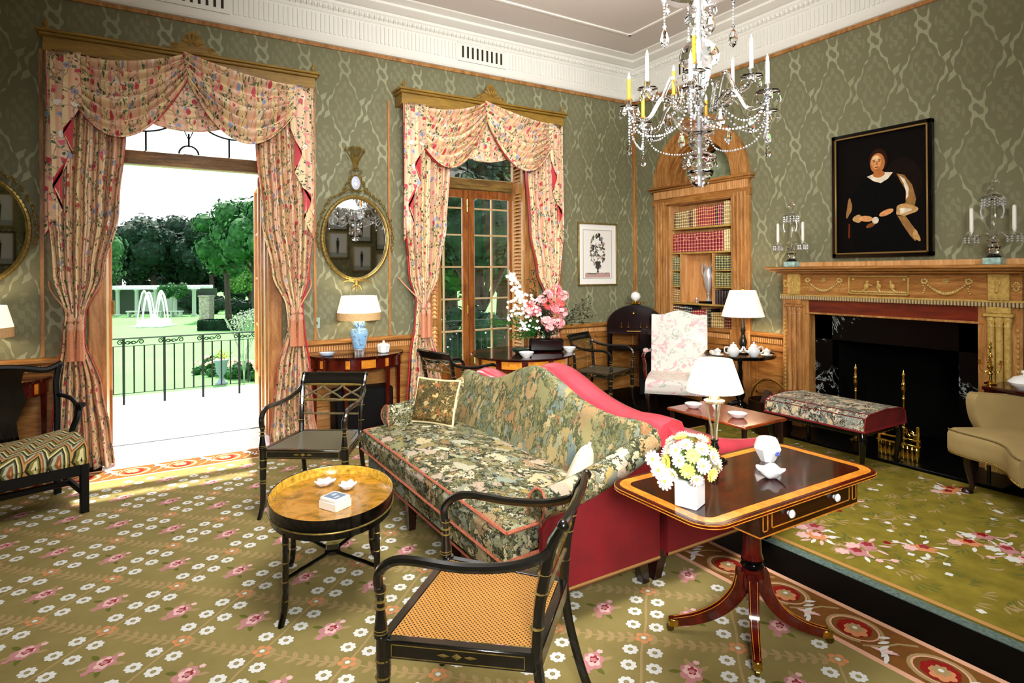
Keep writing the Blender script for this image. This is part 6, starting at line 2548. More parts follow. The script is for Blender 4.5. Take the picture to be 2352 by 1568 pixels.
# things standing on it
ZS = ZT + 0.0006
t = thing('daisy_bouquet_vase', 'square white vase holding yellow and white daisies on the pembroke table', 'vase', (-3.865, -4.405, ZS), 0.35)
m = MB()
m.box(-0.040, 0.040, -0.040, 0.040, 0, 0.092, 0, 0.004)
m.build('vase', PORC, t)
YEL = [plain('petal_lemon', 'f2ec7a', 0.6), plain('petal_white', 'fbf7ea', 0.6), plain('petal_blush', 'f6dcd4', 0.6), plain('petal_cream', 'faf3c8', 0.6)]
EYE = plain('daisy_eye', 'd8d23c', 0.7)
STEMG = plain('stem_green', '56702c', 0.7)
rr = random.Random(8)


def daisy(m, c, nrm, r, n=11, mi=0, me=1, lift=0.25):
    M = Matrix.Translation(c) @ ori(nrm, (0.1, 0.2, 1))
    for ring, (rs, lf) in enumerate(((1.0, lift), (0.7, lift + 0.45))):
        for k in range(n):
            a = 2 * PI * (k + 0.5 * ring) / n
            w_ = 2.2 * rs * r / n
            ca, sa = math.cos(a), math.sin(a)
            pts = []
            for u, v in ((0.12, 0.3), (0.6, 1), (0.92, 0.8), (1.03, 0), (0.92, -0.8), (0.6, -1), (0.12, -0.3)):
                x = u * r * rs
                pts.append((ca * x - sa * v * w_, sa * x + ca * v * w_, lf * x * u + 0.001 * ring))
            m.add(pts, [tuple(range(7))], mi, M)
    m.sphere((0, 0, 0.004), r * 0.2, me, 8, 4, (1, 1, 0.6), M)


cnt = 0
for k in range(34):
    th = math.acos(1 - 1.35 * (k + 0.5) / 34)
    ph = k * 2.39996
    d = Vector((math.sin(th) * math.cos(ph), math.sin(th) * math.sin(ph), math.cos(th) * 1.05))
    c = Vector((0, 0, 0.145)) + d * (0.078 + 0.016 * rr.random())
    # two trailing pink heads on the left side
    m = MB()
    mi = rr.choice([0, 0, 1, 1, 2, 3])
    daisy(m, c, d, 0.024 + 0.006 * rr.random(), 12, 0, 1)
    o = m.build('daisy', [YEL[mi], EYE], t, smooth=0, fix=False)
for c in ((-0.125, 0.06, 0.14), (-0.115, 0.085, 0.17), (-0.12, 0.04, 0.105)):
    m = MB()
    daisy(m, Vector(c), Vector((-0.5, -0.7, 0.4)), 0.03, 12, 0, 1)
    m.build('daisy', [YEL[2], EYE], t, smooth=0, fix=False)
m = MB()
for k in range(14):
    a = k * 2.4
    m.tube([(0.012 * math.cos(a), 0.012 * math.sin(a), 0.06), (0.05 * math.cos(a), 0.05 * math.sin(a), 0.14)], 0.0025, 5)
m.sphere((0, 0, 0.15), 0.066, 0, 10, 8)
m.build('stems', STEMG, t)

t = thing('white_hexagonal_bowl', 'faceted white porcelain bowl with blue sprig at the back of the pembroke table', 'bowl', (-3.215, -4.245, ZS), 0.3)
m = MB()
m.lathe([(0.028, 0), (0.032, 0.006), (0.052, 0.045), (0.057, 0.055), (0.045, 0.088), (0.036, 0.098), (0.030, 0.098), (0.026, 0.09), (0.0001, 0.085)], seg=8)
m.build('bowl', PORC, t, smooth=15)
m = MB()
for k in range(7):
    a = -2.1 + 0.06 * k
    m.sphere((0.052 * math.cos(a), 0.052 * math.sin(a), 0.040 + 0.006 * math.sin(k * 2)), 0.004, 0, 6, 4)
m.build('blue_sprig', plain('cobalt', '4a5cb8', 0.3), t)
shell_dish('sauce_boat', 'white shell-shaped dish beside the drawer edge of the pembroke table', (-3.395, -4.385, ZS), 0.062, None, 0.5, 5, 0.03)

t = thing('tripod_table_lamp', 'table lamp with slim triple-rod silver stand and lit cream shade on the pembroke table', 'lamp', (-3.415, -4.135, ZS))
t.scale = (1, 1, 0.86)
m = MB()
m.box(-0.038, 0.038, -0.038, 0.038, 0, 0.012, 0, 0.003)
m.box(-0.030, 0.030, -0.030, 0.030, 0.012, 0.022, 0, 0.003)
m.lathe([(0.018, 0.022), (0.024, 0.03), (0.014, 0.05), (0.020, 0.07), (0.012, 0.095), (0.017, 0.11)], seg=14)
m.build('base', plain('dark_bronze', '1c2418', 0.25, 0.6), t)
m = MB()
for k in range(3):
    a = 2 * PI * k / 3 + 0.4
    m.tube([(0.010 * math.cos(a), 0.010 * math.sin(a), 0.10), (0.012 * math.cos(a), 0.012 * math.sin(a), 0.16), (0.034 * math.cos(a), 0.034 * math.sin(a), 0.295)], 0.0045, 8)
m.lathe([(0.042, 0.293), (0.044, 0.303), (0.024, 0.308), (0.020, 0.325), (0.028, 0.332), (0.010, 0.345), (0.008, 0.44)], seg=18)
m.build('triple_stand', plain('silver_gilt', 'cfc8a8', 0.2, 0.8), t)
m = MB()
m.lathe([(0.118, 0.350), (0.074, 0.505)], seg=40, caps=False, scallop=0)
m.build('lamp_shade', SHADE, t, fix=False)
m = MB()
for k in range(48):
    a = 2 * PI * k / 48
    m.tube([(0.1185 * math.cos(a), 0.1185 * math.sin(a), 0.350), (0.1135 * math.cos(a), 0.1135 * math.sin(a), 0.368)], 0.0011, 4)
m.tube([(0.0745 * math.cos(2 * PI * k / 40), 0.0745 * math.sin(2 * PI * k / 40), 0.504) for k in range(40)], 0.0015, 5, closed=True)
m.build('shade_stitching', plain('dark_stitch', '6a5a40', 0.8), t)
l = light('lamp_bulb', 'POINT', (0, 0, 0.43), 4, (1, 0.86, 0.66), soft=0.03)
l.parent = t

# ================================================================ BENCH, WING CHAIR, SIDE PIECES
def cabriole(m, x, y, ztop, sx, sy, r=0.026):
    P = bez([(x, y, ztop), (x + sx * 0.012, y + sy * 0.012, ztop - 0.06), (x + sx * 0.002, y + sy * 0.002, ztop * 0.45), (x - sx * 0.004, y - sy * 0.004, 0.06), (x + sx * 0.012, y + sy * 0.012, 0.015)], 5)
    n = len(P)
    m.tube(P, [lerp(r * 1.25, r * 0.55, min(1, i / (n * 0.7))) for i in range(n - 2)] + [r * 0.8, r * 1.1], 10)
    m.sphere((x + sx * 0.014, y + sy * 0.014, 0.022), 0.034, 0, 12, 6, (1, 1, 0.65))


t = thing('tapestry_bench', 'long bench with floral needlework top and red ends in front of the fireplace', 'bench', (-0.82, -3.12, 0.0))
m = MB()


def btop(u, v):
    y = lerp(-0.40, 0.40, u)
    sec = [(-0.285, 0.335), (-0.29, 0.37), (-0.275, 0.43), (-0.22, 0.455), (0, 0.468), (0.22, 0.455), (0.275, 0.43), (0.29, 0.37), (0.285, 0.335)]
    k = v * 8
    i = min(int(k), 7)
    f = k - i
    return (lerp(sec[i][0], sec[i + 1][0], f), y, lerp(sec[i][1], sec[i + 1][1], f))


m.grid(20, 24, btop)
m.build('needlework_top', TAPES3, t, smooth=60)
for s in (-1, 1):
    m = MB()
    pts = [btop(0 if s < 0 else 1, v / 24) for v in range(25)]
    m.ngon([(p[0], s * 0.402, p[2]) for p in pts])
    m.build('red_end_panel', plain('dark_red_velvet', '641010', 0.7, var=0.35, vs=8) if 'dark_red_velvet' not in bpy.data.materials else bpy.data.materials['dark_red_velvet'], t, smooth=0)
    m = MB()
    m.tube([(p[0], s * 0.402, p[2]) for p in pts], 0.005, 5)
    m.build('end_piping', REDV, t)
m = MB()
m.tube([(-0.29, -0.405, 0.335), (0.29, -0.405, 0.335), (0.29, 0.405, 0.335), (-0.29, 0.405, 0.335)], 0.008, 6, closed=True)
for sy in (-0.2785, -0.2235):
    m.tube([(sy, -0.40, 0.432 if sy < -0.25 else 0.457), (sy, 0.40, 0.432 if sy < -0.25 else 0.457)], 0.003, 5)
m.build('red_piping', REDV, t)
m = MB()
m.box(-0.27, 0.27, -0.385, 0.385, 0.295, 0.332, 0, 0.006)
m.build('seat_rail', BLACK, t)
for sx in (-1, 1):
    for sy in (-1, 1):
        m = MB()
        cabriole(m, sx * 0.245, sy * 0.36, 0.31, sx, sy)
        m.build('leg', BLACK, t)

t = thing('wing_chair', 'beige velvet wing chair with scrolled seat front at the right edge of the picture', 'chair', (-0.78, -4.46, 0), math.radians(141 + 90))
# local: front is -y
m = MB()
N = 24


def front_edge(u):
    x = lerp(-0.34, 0.34, u)
    return x, -0.34 - 0.05 * math.cos(2 * PI * u) * 1.0


def seat(u, v):
    x, yf_ = front_edge(u)
    sec = [(0.0, 0.27), (-0.012, 0.30), (-0.012, 0.40), (0.0, 0.425), (0.03, 0.438), (0.3, 0.45), (0.60, 0.44)]
    k = v * 6
    i = min(int(k), 5)
    f = k - i
    return (x * (1 - 0.12 * max(0, lerp(sec[i][0], sec[i + 1][0], f))), yf_ + lerp(sec[i][0], sec[i + 1][0], f), lerp(sec[i][1], sec[i + 1][1], f))


m.grid(N, 18, seat)
m.ngon([seat(0, v / 18) for v in range(19)])
m.ngon([seat(1, v / 18) for v in range(19)])
m.build('seat_cushion', BEIGE, t, smooth=60)
m = MB()
m.tube([(front_edge(k / N)[0], front_edge(k / N)[1] - 0.004, 0.428) for k in range(N + 1)], 0.005, 6)
m.build('seat_piping', plain('beige_piping', '7a683c', 0.8), t)
m = MB()
for k in range(44):
    x, y = front_edge(k / 43)
    m.sphere((x, y - 0.006, 0.282), 0.005, 0, 6, 4)
m.build('nail_heads', BRASS, t)
m = MB()
m.grid(24, 16, lambda u, v: (lerp(-0.30, 0.30, u), 0.22 + 0.12 * v - 0.02 * math.sin(PI * u), lerp(0.42, 1.08, v) + 0.03 * math.sin(PI * u) * v))
m.grid(24, 16, lambda u, v: (lerp(-0.31, 0.31, u), 0.32 + 0.12 * v, lerp(0.25, 1.10, v) + 0.03 * math.sin(PI * u) * v), flip=True)
m.grid(24, 3, lambda u, v: (lerp(-0.305, 0.305, u), lerp(0.34, 0.44, v), lerp(1.08, 1.10, v) + 0.03 * math.sin(PI * u)))
m.build('backrest', BEIGE, t, smooth=60)
for s in (-1, 1):
    m = MB()
    # outline of arm and wing in the y-z plane, thick along x
    out = bez([(-0.20, 0.42), (-0.235, 0.50), (-0.25, 0.60), (-0.235, 0.655), (-0.19, 0.665), (0.0, 0.655), (0.10, 0.655), (0.155, 0.69), (0.17, 0.80), (0.15, 0.95), (0.18, 1.06), (0.26, 1.10), (0.36, 1.09)], 4)
    poly = [(p.x, p.y) for p in [Vector(q) for q in out]] + [(0.42, 1.05), (0.34, 0.25), (-0.20, 0.25)]
    n = len(poly)
    for xo, xi, ins in ((0.40, 0.315, 0.0),):
        rings = []
        for (xx, sh_) in ((0.395, 0.012), (0.405, 0.0), (0.405, 0.0), (0.33, 0.0), (0.315, 0.012)):
            cy_ = sum(p[0] for p in poly) / n
            cz_ = sum(p[1] for p in poly) / n
            rings.append([(s * xx, p[0] + (cy_ - p[0]) * sh_ * 2, p[1] + (cz_ - p[1]) * sh_ * 2) for p in poly])
        vs = [p for r_ in rings for p in r_]
        fs = []
        for r_ in range(len(rings) - 1):
            for i in range(n):
                j = (i + 1) % n
                fs.append((r_ * n + i, r_ * n + j, (r_ + 1) * n + j, (r_ + 1) * n + i))
        fs += [tuple(range(n)), tuple((len(rings) - 1) * n + i for i in range(n))]
        m.add(vs, fs)
    m.build('arm_and_wing', BEIGE, t, smooth=50)
for sx in (-1, 1):
    m = MB()
    cabriole(m, sx * 0.30, -0.28, 0.28, sx, -1, 0.028)
    m.build('leg', LEGW, t)
    m = MB()
    m.tube([(sx * 0.26, 0.28, 0.27), (sx * 0.27, 0.40, 0.0)], 0.022, 8)
    m.build('leg', LEGW, t)

# dark side table with tureen and candelabrum to the right of the hearth
t = thing('dark_side_table', 'dark mahogany side table behind the wing chair at the right of the fireplace', 'table', (-0.34, -4.27, 0))
m = MB()
m.box(-0.20, 0.16, -0.30, 0.26, 0.665, 0.69, 0, 0.006)
m.box(-0.19, 0.15, -0.29, 0.25, 0.60, 0.665, 0, 0.004)
m.build('table_top', MAHOG, t)
for sx in (-0.17, 0.13):
    for sy in (-0.27, 0.23):
        m = MB()
        m.tube([(sx, sy, 0.61), (sx, sy, 0.0)], [0.018, 0.012], 8)
        m.build('leg', LEGW, t)
t = thing('covered_tureen', 'white porcelain covered dish on the dark side table by the wing chair', 'tureen', (-0.44, -4.22, 0.69))
m = MB()
m.lathe([(0.05, 0), (0.055, 0.006), (0.085, 0.03), (0.092, 0.045), (0.0001, 0.045)], seg=28, sx=1.0)
m.build('dish', PORC, t)
m = MB()
m.lathe([(0.094, 0.045), (0.088, 0.055), (0.06, 0.08), (0.03, 0.09), (0.012, 0.094), (0.010, 0.102), (0.022, 0.112), (0.018, 0.125), (0.0001, 0.13)], seg=28)
m.build('lid', PORC, t)
t = thing('brass_candelabrum', 'tall beaded brass candelabrum on the dark side table, right of the firebox', 'candelabrum', (-0.42, -4.02, 0.69))
m = MB()
m.lathe([(0.035, 0), (0.038, 0.008), (0.012, 0.02), (0.008, 0.06), (0.016, 0.075), (0.008, 0.09), (0.014, 0.11), (0.02, 0.125), (0.008, 0.14), (0.007, 0.18), (0.013, 0.19), (0.013, 0.20), (0.007, 0.21), (0.007, 0.245), (0.014, 0.255), (0.006, 0.27), (0.010, 0.285), (0.0001, 0.30)], seg=12)
m.build('stem', BRASS, t)
for k in range(4):
    a = PI * k / 2 + 0.4
    m = MB()
    m.tube(bez([(0, 0, 0.11), (0.03 * math.cos(a), 0.03 * math.sin(a), 0.085), (0.055 * math.cos(a), 0.055 * math.sin(a), 0.10), (0.058 * math.cos(a), 0.058 * math.sin(a), 0.14)], 4), 0.004, 6)
    m.lathe([(0.012, 0), (0.014, 0.006), (0.007, 0.01), (0.008, 0.03)], (0.058 * math.cos(a), 0.058 * math.sin(a), 0.14), 10)
    m.build('arm', BRASS, t)

# white floral armchair
t = thing('floral_silk_armchair', 'open armchair in white and pink floral silk in front of the bookcase', 'chair', (-0.88, -1.56, 0), math.radians(-139 + 90))
m = MB()


def wback(u, v, off=0.0):
    x = lerp(-0.285, 0.285, u)
    zt = 1.02 + 0.055 * math.exp(-(x / 0.14) ** 2) + 0.012 * math.exp(-((abs(x) - 0.27) / 0.05) ** 2)
    z = lerp(0.44, zt, v)
    return (x, 0.22 + 0.10 * v - (0.03 * math.sin(PI * u) * math.sin(PI * v) if off == 0 else -0.07), z)


m.grid(24, 20, lambda u, v: wback(u, v))
m.grid(24, 20, lambda u, v: wback(u, v, 1), flip=True)
m.grid(24, 1, lambda u, v: wback(u, 1, 0) if v == 0 else wback(u, 1, 1))
for uu in (0, 1):
    m.grid(1, 20, lambda u, v: wback(uu, v, 0) if u == 0 else wback(uu, v, 1))
m.build('backrest', WFLOR, t, smooth=60)


def wseat(u, v):
    x = lerp(-0.31, 0.31, u)
    sec = [(-0.30, 0.30), (-0.315, 0.33), (-0.315, 0.41), (-0.29, 0.435), (-0.1, 0.455), (0.24, 0.44)]
    k = v * 5
    i = min(int(k), 4)
    f = k - i
    return (x * (1 - 0.08 * v), lerp(sec[i][0], sec[i + 1][0], f), lerp(sec[i][1], sec[i + 1][1], f))


m = MB()
m.grid(16, 20, wseat)
m.ngon([wseat(0, v / 20) for v in range(21)])
m.ngon([wseat(1, v / 20) for v in range(21)])
m.build('seat', WFLOR, t, smooth=60)
for s in (-1, 1):
    m = MB()
    m.tube(bez([(s * 0.29, 0.24, 0.66), (s * 0.325, 0.10, 0.665), (s * 0.335, -0.08, 0.655), (s * 0.335, -0.13, 0.63)], 5), 0.018, 8)
    m.tube(bez([(s * 0.335, -0.12, 0.63), (s * 0.32, -0.13, 0.56), (s * 0.315, -0.17, 0.50), (s * 0.30, -0.22, 0.42)], 5), 0.016, 8)
    ar = m.build('arm', MAHOG2, t)
    m = MB()
    m.sphere((s * 0.325, 0.03, 0.68), 0.04, 0, 12, 8, (0.7, 2.4, 0.6))
    m.build('arm_pad', WFLOR, ar)
    m = MB()
    cabriole(m, s * 0.27, -0.26, 0.31, s, -1, 0.024)
    m.build('leg', LEGW, t)
    m = MB()
    m.tube([(s * 0.24, 0.26, 0.42), (s * 0.25, 0.36, 0.0)], 0.018, 8)
    m.build('leg', LEGW, t)

# black arched cabinet in the corner
t = thing('arched_black_cabinet', 'black lacquer round-topped cabinet on tall legs standing across the room corner', 'cabinet', (-0.47, -0.51, 0), -PI / 4)
m = MB()
NA = 20
out = [(-0.33, 0.76)] + [(0.33 * -math.cos(PI * k / NA) if True else 0, 0.86 + 0.24 * math.sin(PI * k / NA)) for k in range(NA + 1)] + [(0.33, 0.76)]
m.prism(out, -0.15, 0.13, 'y')
m.build('arched_case', BLACK, t, smooth=30)
m = MB()
m.box(0.04, 0.32, -0.12, 0.12, 0.04, 0.76, 0, 0.006)
m.build('lower_case', BLACK, t)
for x in (-0.31,):
    for y in (-0.13, 0.11):
        m = MB()
        m.tube([(x, y, 0.77), (x, y, 0.0)], [0.022, 0.016], 8)
        m.build('leg', BLACK, t)
m = MB()
m.box(-0.33, 0.04, -0.14, 0.12, 0.56, 0.60, 0, 0.006)
m.build('lower_shelf', BLACK, t)
m = MB()
for x in (-0.14, -0.06, 0.08, 0.15):
    m.lathe([(0.002, 0.90), (0.004, 0.86), (0.016, 0.835), (0.012, 0.828)], (x - 0.02, -0.16, 0), 8)
m.sphere((-0.02, -0.155, 1.0), 0.02, 0, 10, 8)
m.tube([(-0.10, -0.152, 0.79), (0.06, -0.152, 0.79)], 0.008, 6)
m.build('gilt_fittings', BRASS, t)
t = thing('white_globe_ornament', 'white glass globe in a gilt crown mount on top of the black corner cabinet', 'globe', (-0.475, -0.515, 1.1005))
m = MB()
m.lathe([(0.06, 0), (0.065, 0.008), (0.03, 0.018), (0.02, 0.03), (0.034, 0.042)], seg=16)
for k in range(8):
    a = 2 * PI * k / 8
    m.sphere((0.13 * math.cos(a), 0.08 * math.sin(a), 0.02), 0.007, 0, 6, 4)
    m.tube([(0.05 * math.cos(a), 0.05 * math.sin(a), 0.006), (0.13 * math.cos(a), 0.08 * math.sin(a), 0.015)], 0.003, 5)
m.build('gilt_mount', BRASS, t)
m = MB()
m.lathe([(0.0001, 0.035), (0.03, 0.045), (0.057, 0.075), (0.06, 0.10), (0.048, 0.13), (0.02, 0.15), (0.0001, 0.152)], seg=12)
m.sphere((0, 0, 0.175), 0.010, 1, 8, 6)
m.build('globe', [PORC, BRASS], t)

# tilt-top tea table, lamp and tea things
TX, TY = -0.52, -2.02
t = thing('piecrust_tea_table', 'black pie-crust tripod tea table beside the fireplace', 'table', (TX, TY, 0))
m = MB()
m.lathe([(0.0001, 0.672), (0.30, 0.672), (0.315, 0.685), (0.33, 0.692), (0.335, 0.685), (0.32, 0.66), (0.29, 0.652), (0.0001, 0.652)], seg=80, scallop=10, samp=0.025)
m.build('table_top', BLACK, t)
m = MB()
m.lathe([(0.08, 0.652), (0.03, 0.63), (0.02, 0.56), (0.028, 0.50), (0.022, 0.42), (0.045, 0.33), (0.05, 0.28), (0.03, 0.235), (0.04, 0.21), (0.045, 0.19), (0.02, 0.175)], seg=18)
m.build('pedestal', BLACK, t)
for k in range(3):
    a = 2 * PI * k / 3 + 0.3
    m = MB()
    ca, sa = math.cos(a), math.sin(a)
    m.tube(bez([(0.02 * ca, 0.02 * sa, 0.21), (0.10 * ca, 0.10 * sa, 0.18), (0.17 * ca, 0.17 * sa, 0.08), (0.24 * ca, 0.24 * sa, 0.02)], 5), [lerp(0.026, 0.014, i / 15) for i in range(16)], 8)
    m.sphere((0.245 * ca, 0.245 * sa, 0.016), 0.022, 0, 10, 6, (1, 1, 0.7))
    m.build('leg', BLACK, t)
t = thing('baluster_lamp', 'lamp with dark turned baluster and flower-painted shade on the tea table', 'lamp', (TX + 0.115, TY + 0.05, 0.6725))
m = MB()
m.lathe([(0.05, 0), (0.055, 0.012), (0.03, 0.03), (0.022, 0.05), (0.036, 0.09), (0.04, 0.12), (0.026, 0.16), (0.018, 0.20), (0.026, 0.23), (0.018, 0.27), (0.012, 0.34), (0.008, 0.38), (0.008, 0.46)], seg=18)
m.build('baluster', plain('pewter_bronze', '3c362e', 0.2, 0.7), t)
m = MB()
m.lathe([(0.205, 0.37), (0.125, 0.625)], seg=40, caps=False)
m.build('lamp_shade', SHADEF, t, fix=False)
m = MB()
m.lathe([(0.006, 0.46), (0.006, 0.62), (0.010, 0.63), (0.006, 0.655)], seg=8)
for k in range(3):
    a = 2 * PI * k / 3
    m.tube([(0, 0, 0.62), (0.125 * math.cos(a), 0.125 * math.sin(a), 0.622)], 0.002, 4)
m.build('shade_carrier', BRASS, t)
l = light('lamp_bulb', 'POINT', (0, 0, 0.50), 7, (1, 0.84, 0.62), soft=0.04)
l.parent = t


def teapot(name, label, loc, rz, s):
    t = thing(name, label, 'teapot', loc, rz, 'white teapots on the tea table')
    t.scale = (s, s, s)
    m = MB()
    m.lathe([(0.035, 0), (0.04, 0.006), (0.055, 0.03), (0.06, 0.055), (0.05, 0.085), (0.034, 0.10), (0.036, 0.105)], seg=20)
    m.build('pot', PORC, t)
    m = MB()
    m.lathe([(0.036, 0.105), (0.025, 0.122), (0.008, 0.128), (0.012, 0.14), (0.0001, 0.148)], seg=16)
    m.build('lid', PORC, t)
    m = MB()
    m.tube(bez([(0.05, 0, 0.045), (0.085, 0, 0.06), (0.10, 0, 0.10)], 5), [lerp(0.015, 0.007, k / 10) for k in range(11)], 8)
    m.build('spout', PORC, t)
    m = MB()
    m.tube(bez([(-0.045, 0, 0.09), (-0.085, 0, 0.095), (-0.09, 0, 0.05), (-0.054, 0, 0.03)], 5), 0.006, 8)
    m.build('handle', PORC, t)


def cup(label, loc, rz=0.0, group='white tea cups on the tea table', s=1.0):
    t = thing('cup_and_saucer', label, 'cup', loc, rz, group)
    t.scale = (s, s, s)
    m = MB()
    m.lathe([(0.025, 0), (0.03, 0.004), (0.062, 0.014), (0.060, 0.017), (0.03, 0.008), (0.0001, 0.008)], seg=24)
    m.build('saucer', PORC, t)
    m = MB()
    m.lathe([(0.018, 0.008), (0.022, 0.014), (0.036, 0.045), (0.040, 0.062), (0.036, 0.062), (0.02, 0.02), (0.0001, 0.016)], seg=20)
    m.build('cup', PORC, t)
    m = MB()
    m.tube(bez([(0.036, 0, 0.052), (0.056, 0, 0.05), (0.052, 0, 0.03), (0.030, 0, 0.028)], 4), 0.004, 6)
    m.build('handle', PORC, t)
    m = MB()
    m.lathe([(0.038, 0.062), (0.02, 0.07), (0.008, 0.082), (0.0001, 0.086)], seg=14)
    m.build('cover', PORC, t)


RV = Vector((0.854, -0.521, 0))      # left-right direction of the view
FV = Vector((0.521, 0.854, 0))


def onview(base, r, f, z):
    p = Vector((base[0], base[1], 0)) + RV * r + FV * f
    return (p.x, p.y, z)


cup('covered white cup and saucer at the left end of the tea table', onview((TX, TY), -0.235, -0.05, 0.673), 2.2, s=0.9)
teapot('white_teapot', 'white teapot left of the lamp on the tea table', onview((TX, TY), -0.10, -0.10, 0.673), -0.5, 0.95)
teapot('white_teapot', 'white teapot right of the lamp on the tea table', onview((TX, TY), 0.09, -0.12, 0.673), 2.6, 0.95)
cup('covered white cup and saucer at the right end of the tea table', onview((TX, TY), 0.225, -0.09, 0.673), 0.2, s=0.9)

# low table behind the crimson sofa, with white dishes
t = thing('red_lacquer_low_table', 'low red-brown table between the crimson sofa and the bench, laid with white dishes', 'table', (-1.98, -3.02, 0))
m = MB()
m.box(-0.22, 0.22, -0.34, 0.34, 0.475, 0.495, 0, 0.006)
m.build('table_top', wood('red_brown_lacquer', '5a1c0c', 'a84a1c', 0.25, (1, 3, 3), 0.5), t)
for sx in (-0.19, 0.19):
    for sy in (-0.31, 0.31):
        m = MB()
        m.tube([(sx, sy, 0.48), (sx, sy, 0)], [0.018, 0.012], 8)
        m.build('leg', LEGW, t)
for k, (x, y, r, lb) in enumerate(((-2.06, -2.81, 0.062, 'white oval bowl on the low red table, nearer the floral armchair'), (-2.03, -3.17, 0.065, 'white oval bowl on the low red table, right of the lamp stand'), (-1.98, -2.95, 0.03, 'tiny white dish between the bowls on the low red table'))):
    m = MB()
    m.lathe([(0.5 * r, 0), (0.8 * r, 0.014), (r, 0.034), (0.95 * r, 0.036), (0.7 * r, 0.04), (0.0001, 0.044)], seg=28)
    solo('white_bowl', m, PORC, lb, 'bowl', (x, y, 0.4955), 'white bowls on the low table')

# table in the french window with flowers
DX, DY = -2.36, -0.96
t = thing('inlaid_drum_table', 'round mahogany table with satinwood panelled apron in the french window, under the flowers', 'table', (DX, DY, 0))
m = MB()
m.lathe([(0.0001, 0.72), (0.50, 0.72), (0.505, 0.714), (0.50, 0.705), (0.0001, 0.705)], seg=64)
m.build('table_top', MAHOG, t)
m = MB()
m.lathe([(0.47, 0.705), (0.47, 0.61)], seg=64)
m.build('apron', MAHOG2, t)
for k in range(12):
    a0 = 2 * PI * k / 12 + 0.06
    a1 = a0 + 2 * PI / 12 - 0.12
    m = MB()
    vs = []
    for j in range(5):
        a = lerp(a0, a1, j / 4)
        for z in (0.625, 0.692):
            vs.append((0.4725 * math.cos(a), 0.4725 * math.sin(a), z))
    m.add(vs, [(2 * j, 2 * j + 2, 2 * j + 3, 2 * j + 1) for j in range(4)])
    m.build('satinwood_panel', SATIN, t, smooth=30)
m = MB()
m.lathe([(0.07, 0.61), (0.05, 0.45), (0.09, 0.25), (0.10, 0.2), (0.25, 0.06), (0.26, 0.0), (0.0001, 0)], seg=24)
m.build('pedestal', MAHOG2, t)
t = thing('azalea_arrangement', 'tall arrangement of pink azaleas and white blossom in a black trough in the french window', 'flowers', (-2.12, -1.00, 0.7205), -0.5)
m = MB()
m.box(-0.17, 0.17, -0.10, 0.10, 0, 0.13, 0, 0.02)
m.build('black_trough', BLACK, t)
m = MB()
m.lathe([(0.05, 0.10), (0.06, 0.14), (0.05, 0.21), (0.056, 0.215), (0.062, 0.23)], (-0.06, 0, 0), seg=16)
m.build('crystal_vase', CRYSTAL, t)
AZ = [plain('azalea_pink', 'ea7e88', 0.6), plain('azalea_light', 'f7b4b4', 0.6), plain('azalea_coral', 'e8645c', 0.6), plain('blossom_white', 'f4f6ec', 0.6)]
LEAFD = plain('azalea_leaf_dark', '23301a', 0.6, var=0.3)
LEAFG = plain('azalea_leaf_green', '2e6a20', 0.6, var=0.3)
rr = random.Random(21)


def small_flower(m, c, nrm, r, mi):
    M = Matrix.Translation(c) @ ori(nrm, (0.13, 0.2, 1))
    for k in range(5):
        a = 2 * PI * k / 5
        ca, sa = math.cos(a), math.sin(a)
        pts = []
        for u, v in ((0.05, 0.1), (0.5, 0.55), (0.85, 0.5), (1.0, 0.0), (0.85, -0.5), (0.5, -0.55), (0.05, -0.1)):
            pts.append((ca * u * r - sa * v * r, sa * u * r + ca * v * r, 0.35 * r * u))
        m.add(pts, [tuple(range(7))], mi, M)


def twig(m, p0, p1, n, L, mi, sp=0.03):
    p0, p1 = Vector(p0), Vector(p1)
    m.tube([p0, p0.lerp(p1, .5) + Vector((rr.uniform(-1, 1), rr.uniform(-1, 1), rr.uniform(0, 1))) * 0.02, p1], 0.002, 4, mi)
    for k in range(n):
        q = p0.lerp(p1, 0.25 + 0.75 * k / n)
        d = Vector((rr.uniform(-1, 1), rr.uniform(-1, 1), rr.uniform(-0.5, 1))).normalized()
        c = q + d * sp * rr.random()
        s_ = d.cross(Vector((rr.random(), rr.random(), 1))).normalized() * L * 0.28
        m.add([c, c + d * L * .5 + s_, c + d * L, c + d * L * .5 - s_], [(0, 1, 2, 3)], mi)


m = MB()
for k in range(60):
    a = rr.random() * 2 * PI
    h = rr.uniform(0.18, 0.62)
    R_ = rr.uniform(0.05, 0.24) * (1.1 - abs(h - 0.38))
    twig(m, (0, 0, 0.12), (R_ * math.cos(a), 0.7 * R_ * math.sin(a), h), 16, 0.030, 0)
twig(m, (-0.08, 0, 0.4), (-0.14, 0, 0.78), 60, 0.028, 0, 0.05)
for k in range(6):
    twig(m, (0.1, 0, 0.25), (0.42 + 0.04 * rr.random(), 0.03 * k - .1, 0.28 + 0.05 * k), 26, 0.03, 0, 0.04)
m.build('dark_leaves', LEAFD, t, smooth=0, fix=False)
m = MB()
for k in range(34):
    twig(m, (-0.08, 0, 0.15), (rr.uniform(-0.42, -0.12), rr.uniform(-0.1, 0.1), rr.uniform(0.12, 0.42)), 24, 0.028, 0, 0.04)
for k in range(5):
    twig(m, (-0.25, 0, 0.26), (-0.56, 0.01 * k, 0.25 + 0.015 * k), 50, 0.022, 0, 0.03)
m.build('green_leaves', LEAFG, t, smooth=0, fix=False)
m = MB()
rr = random.Random(33)
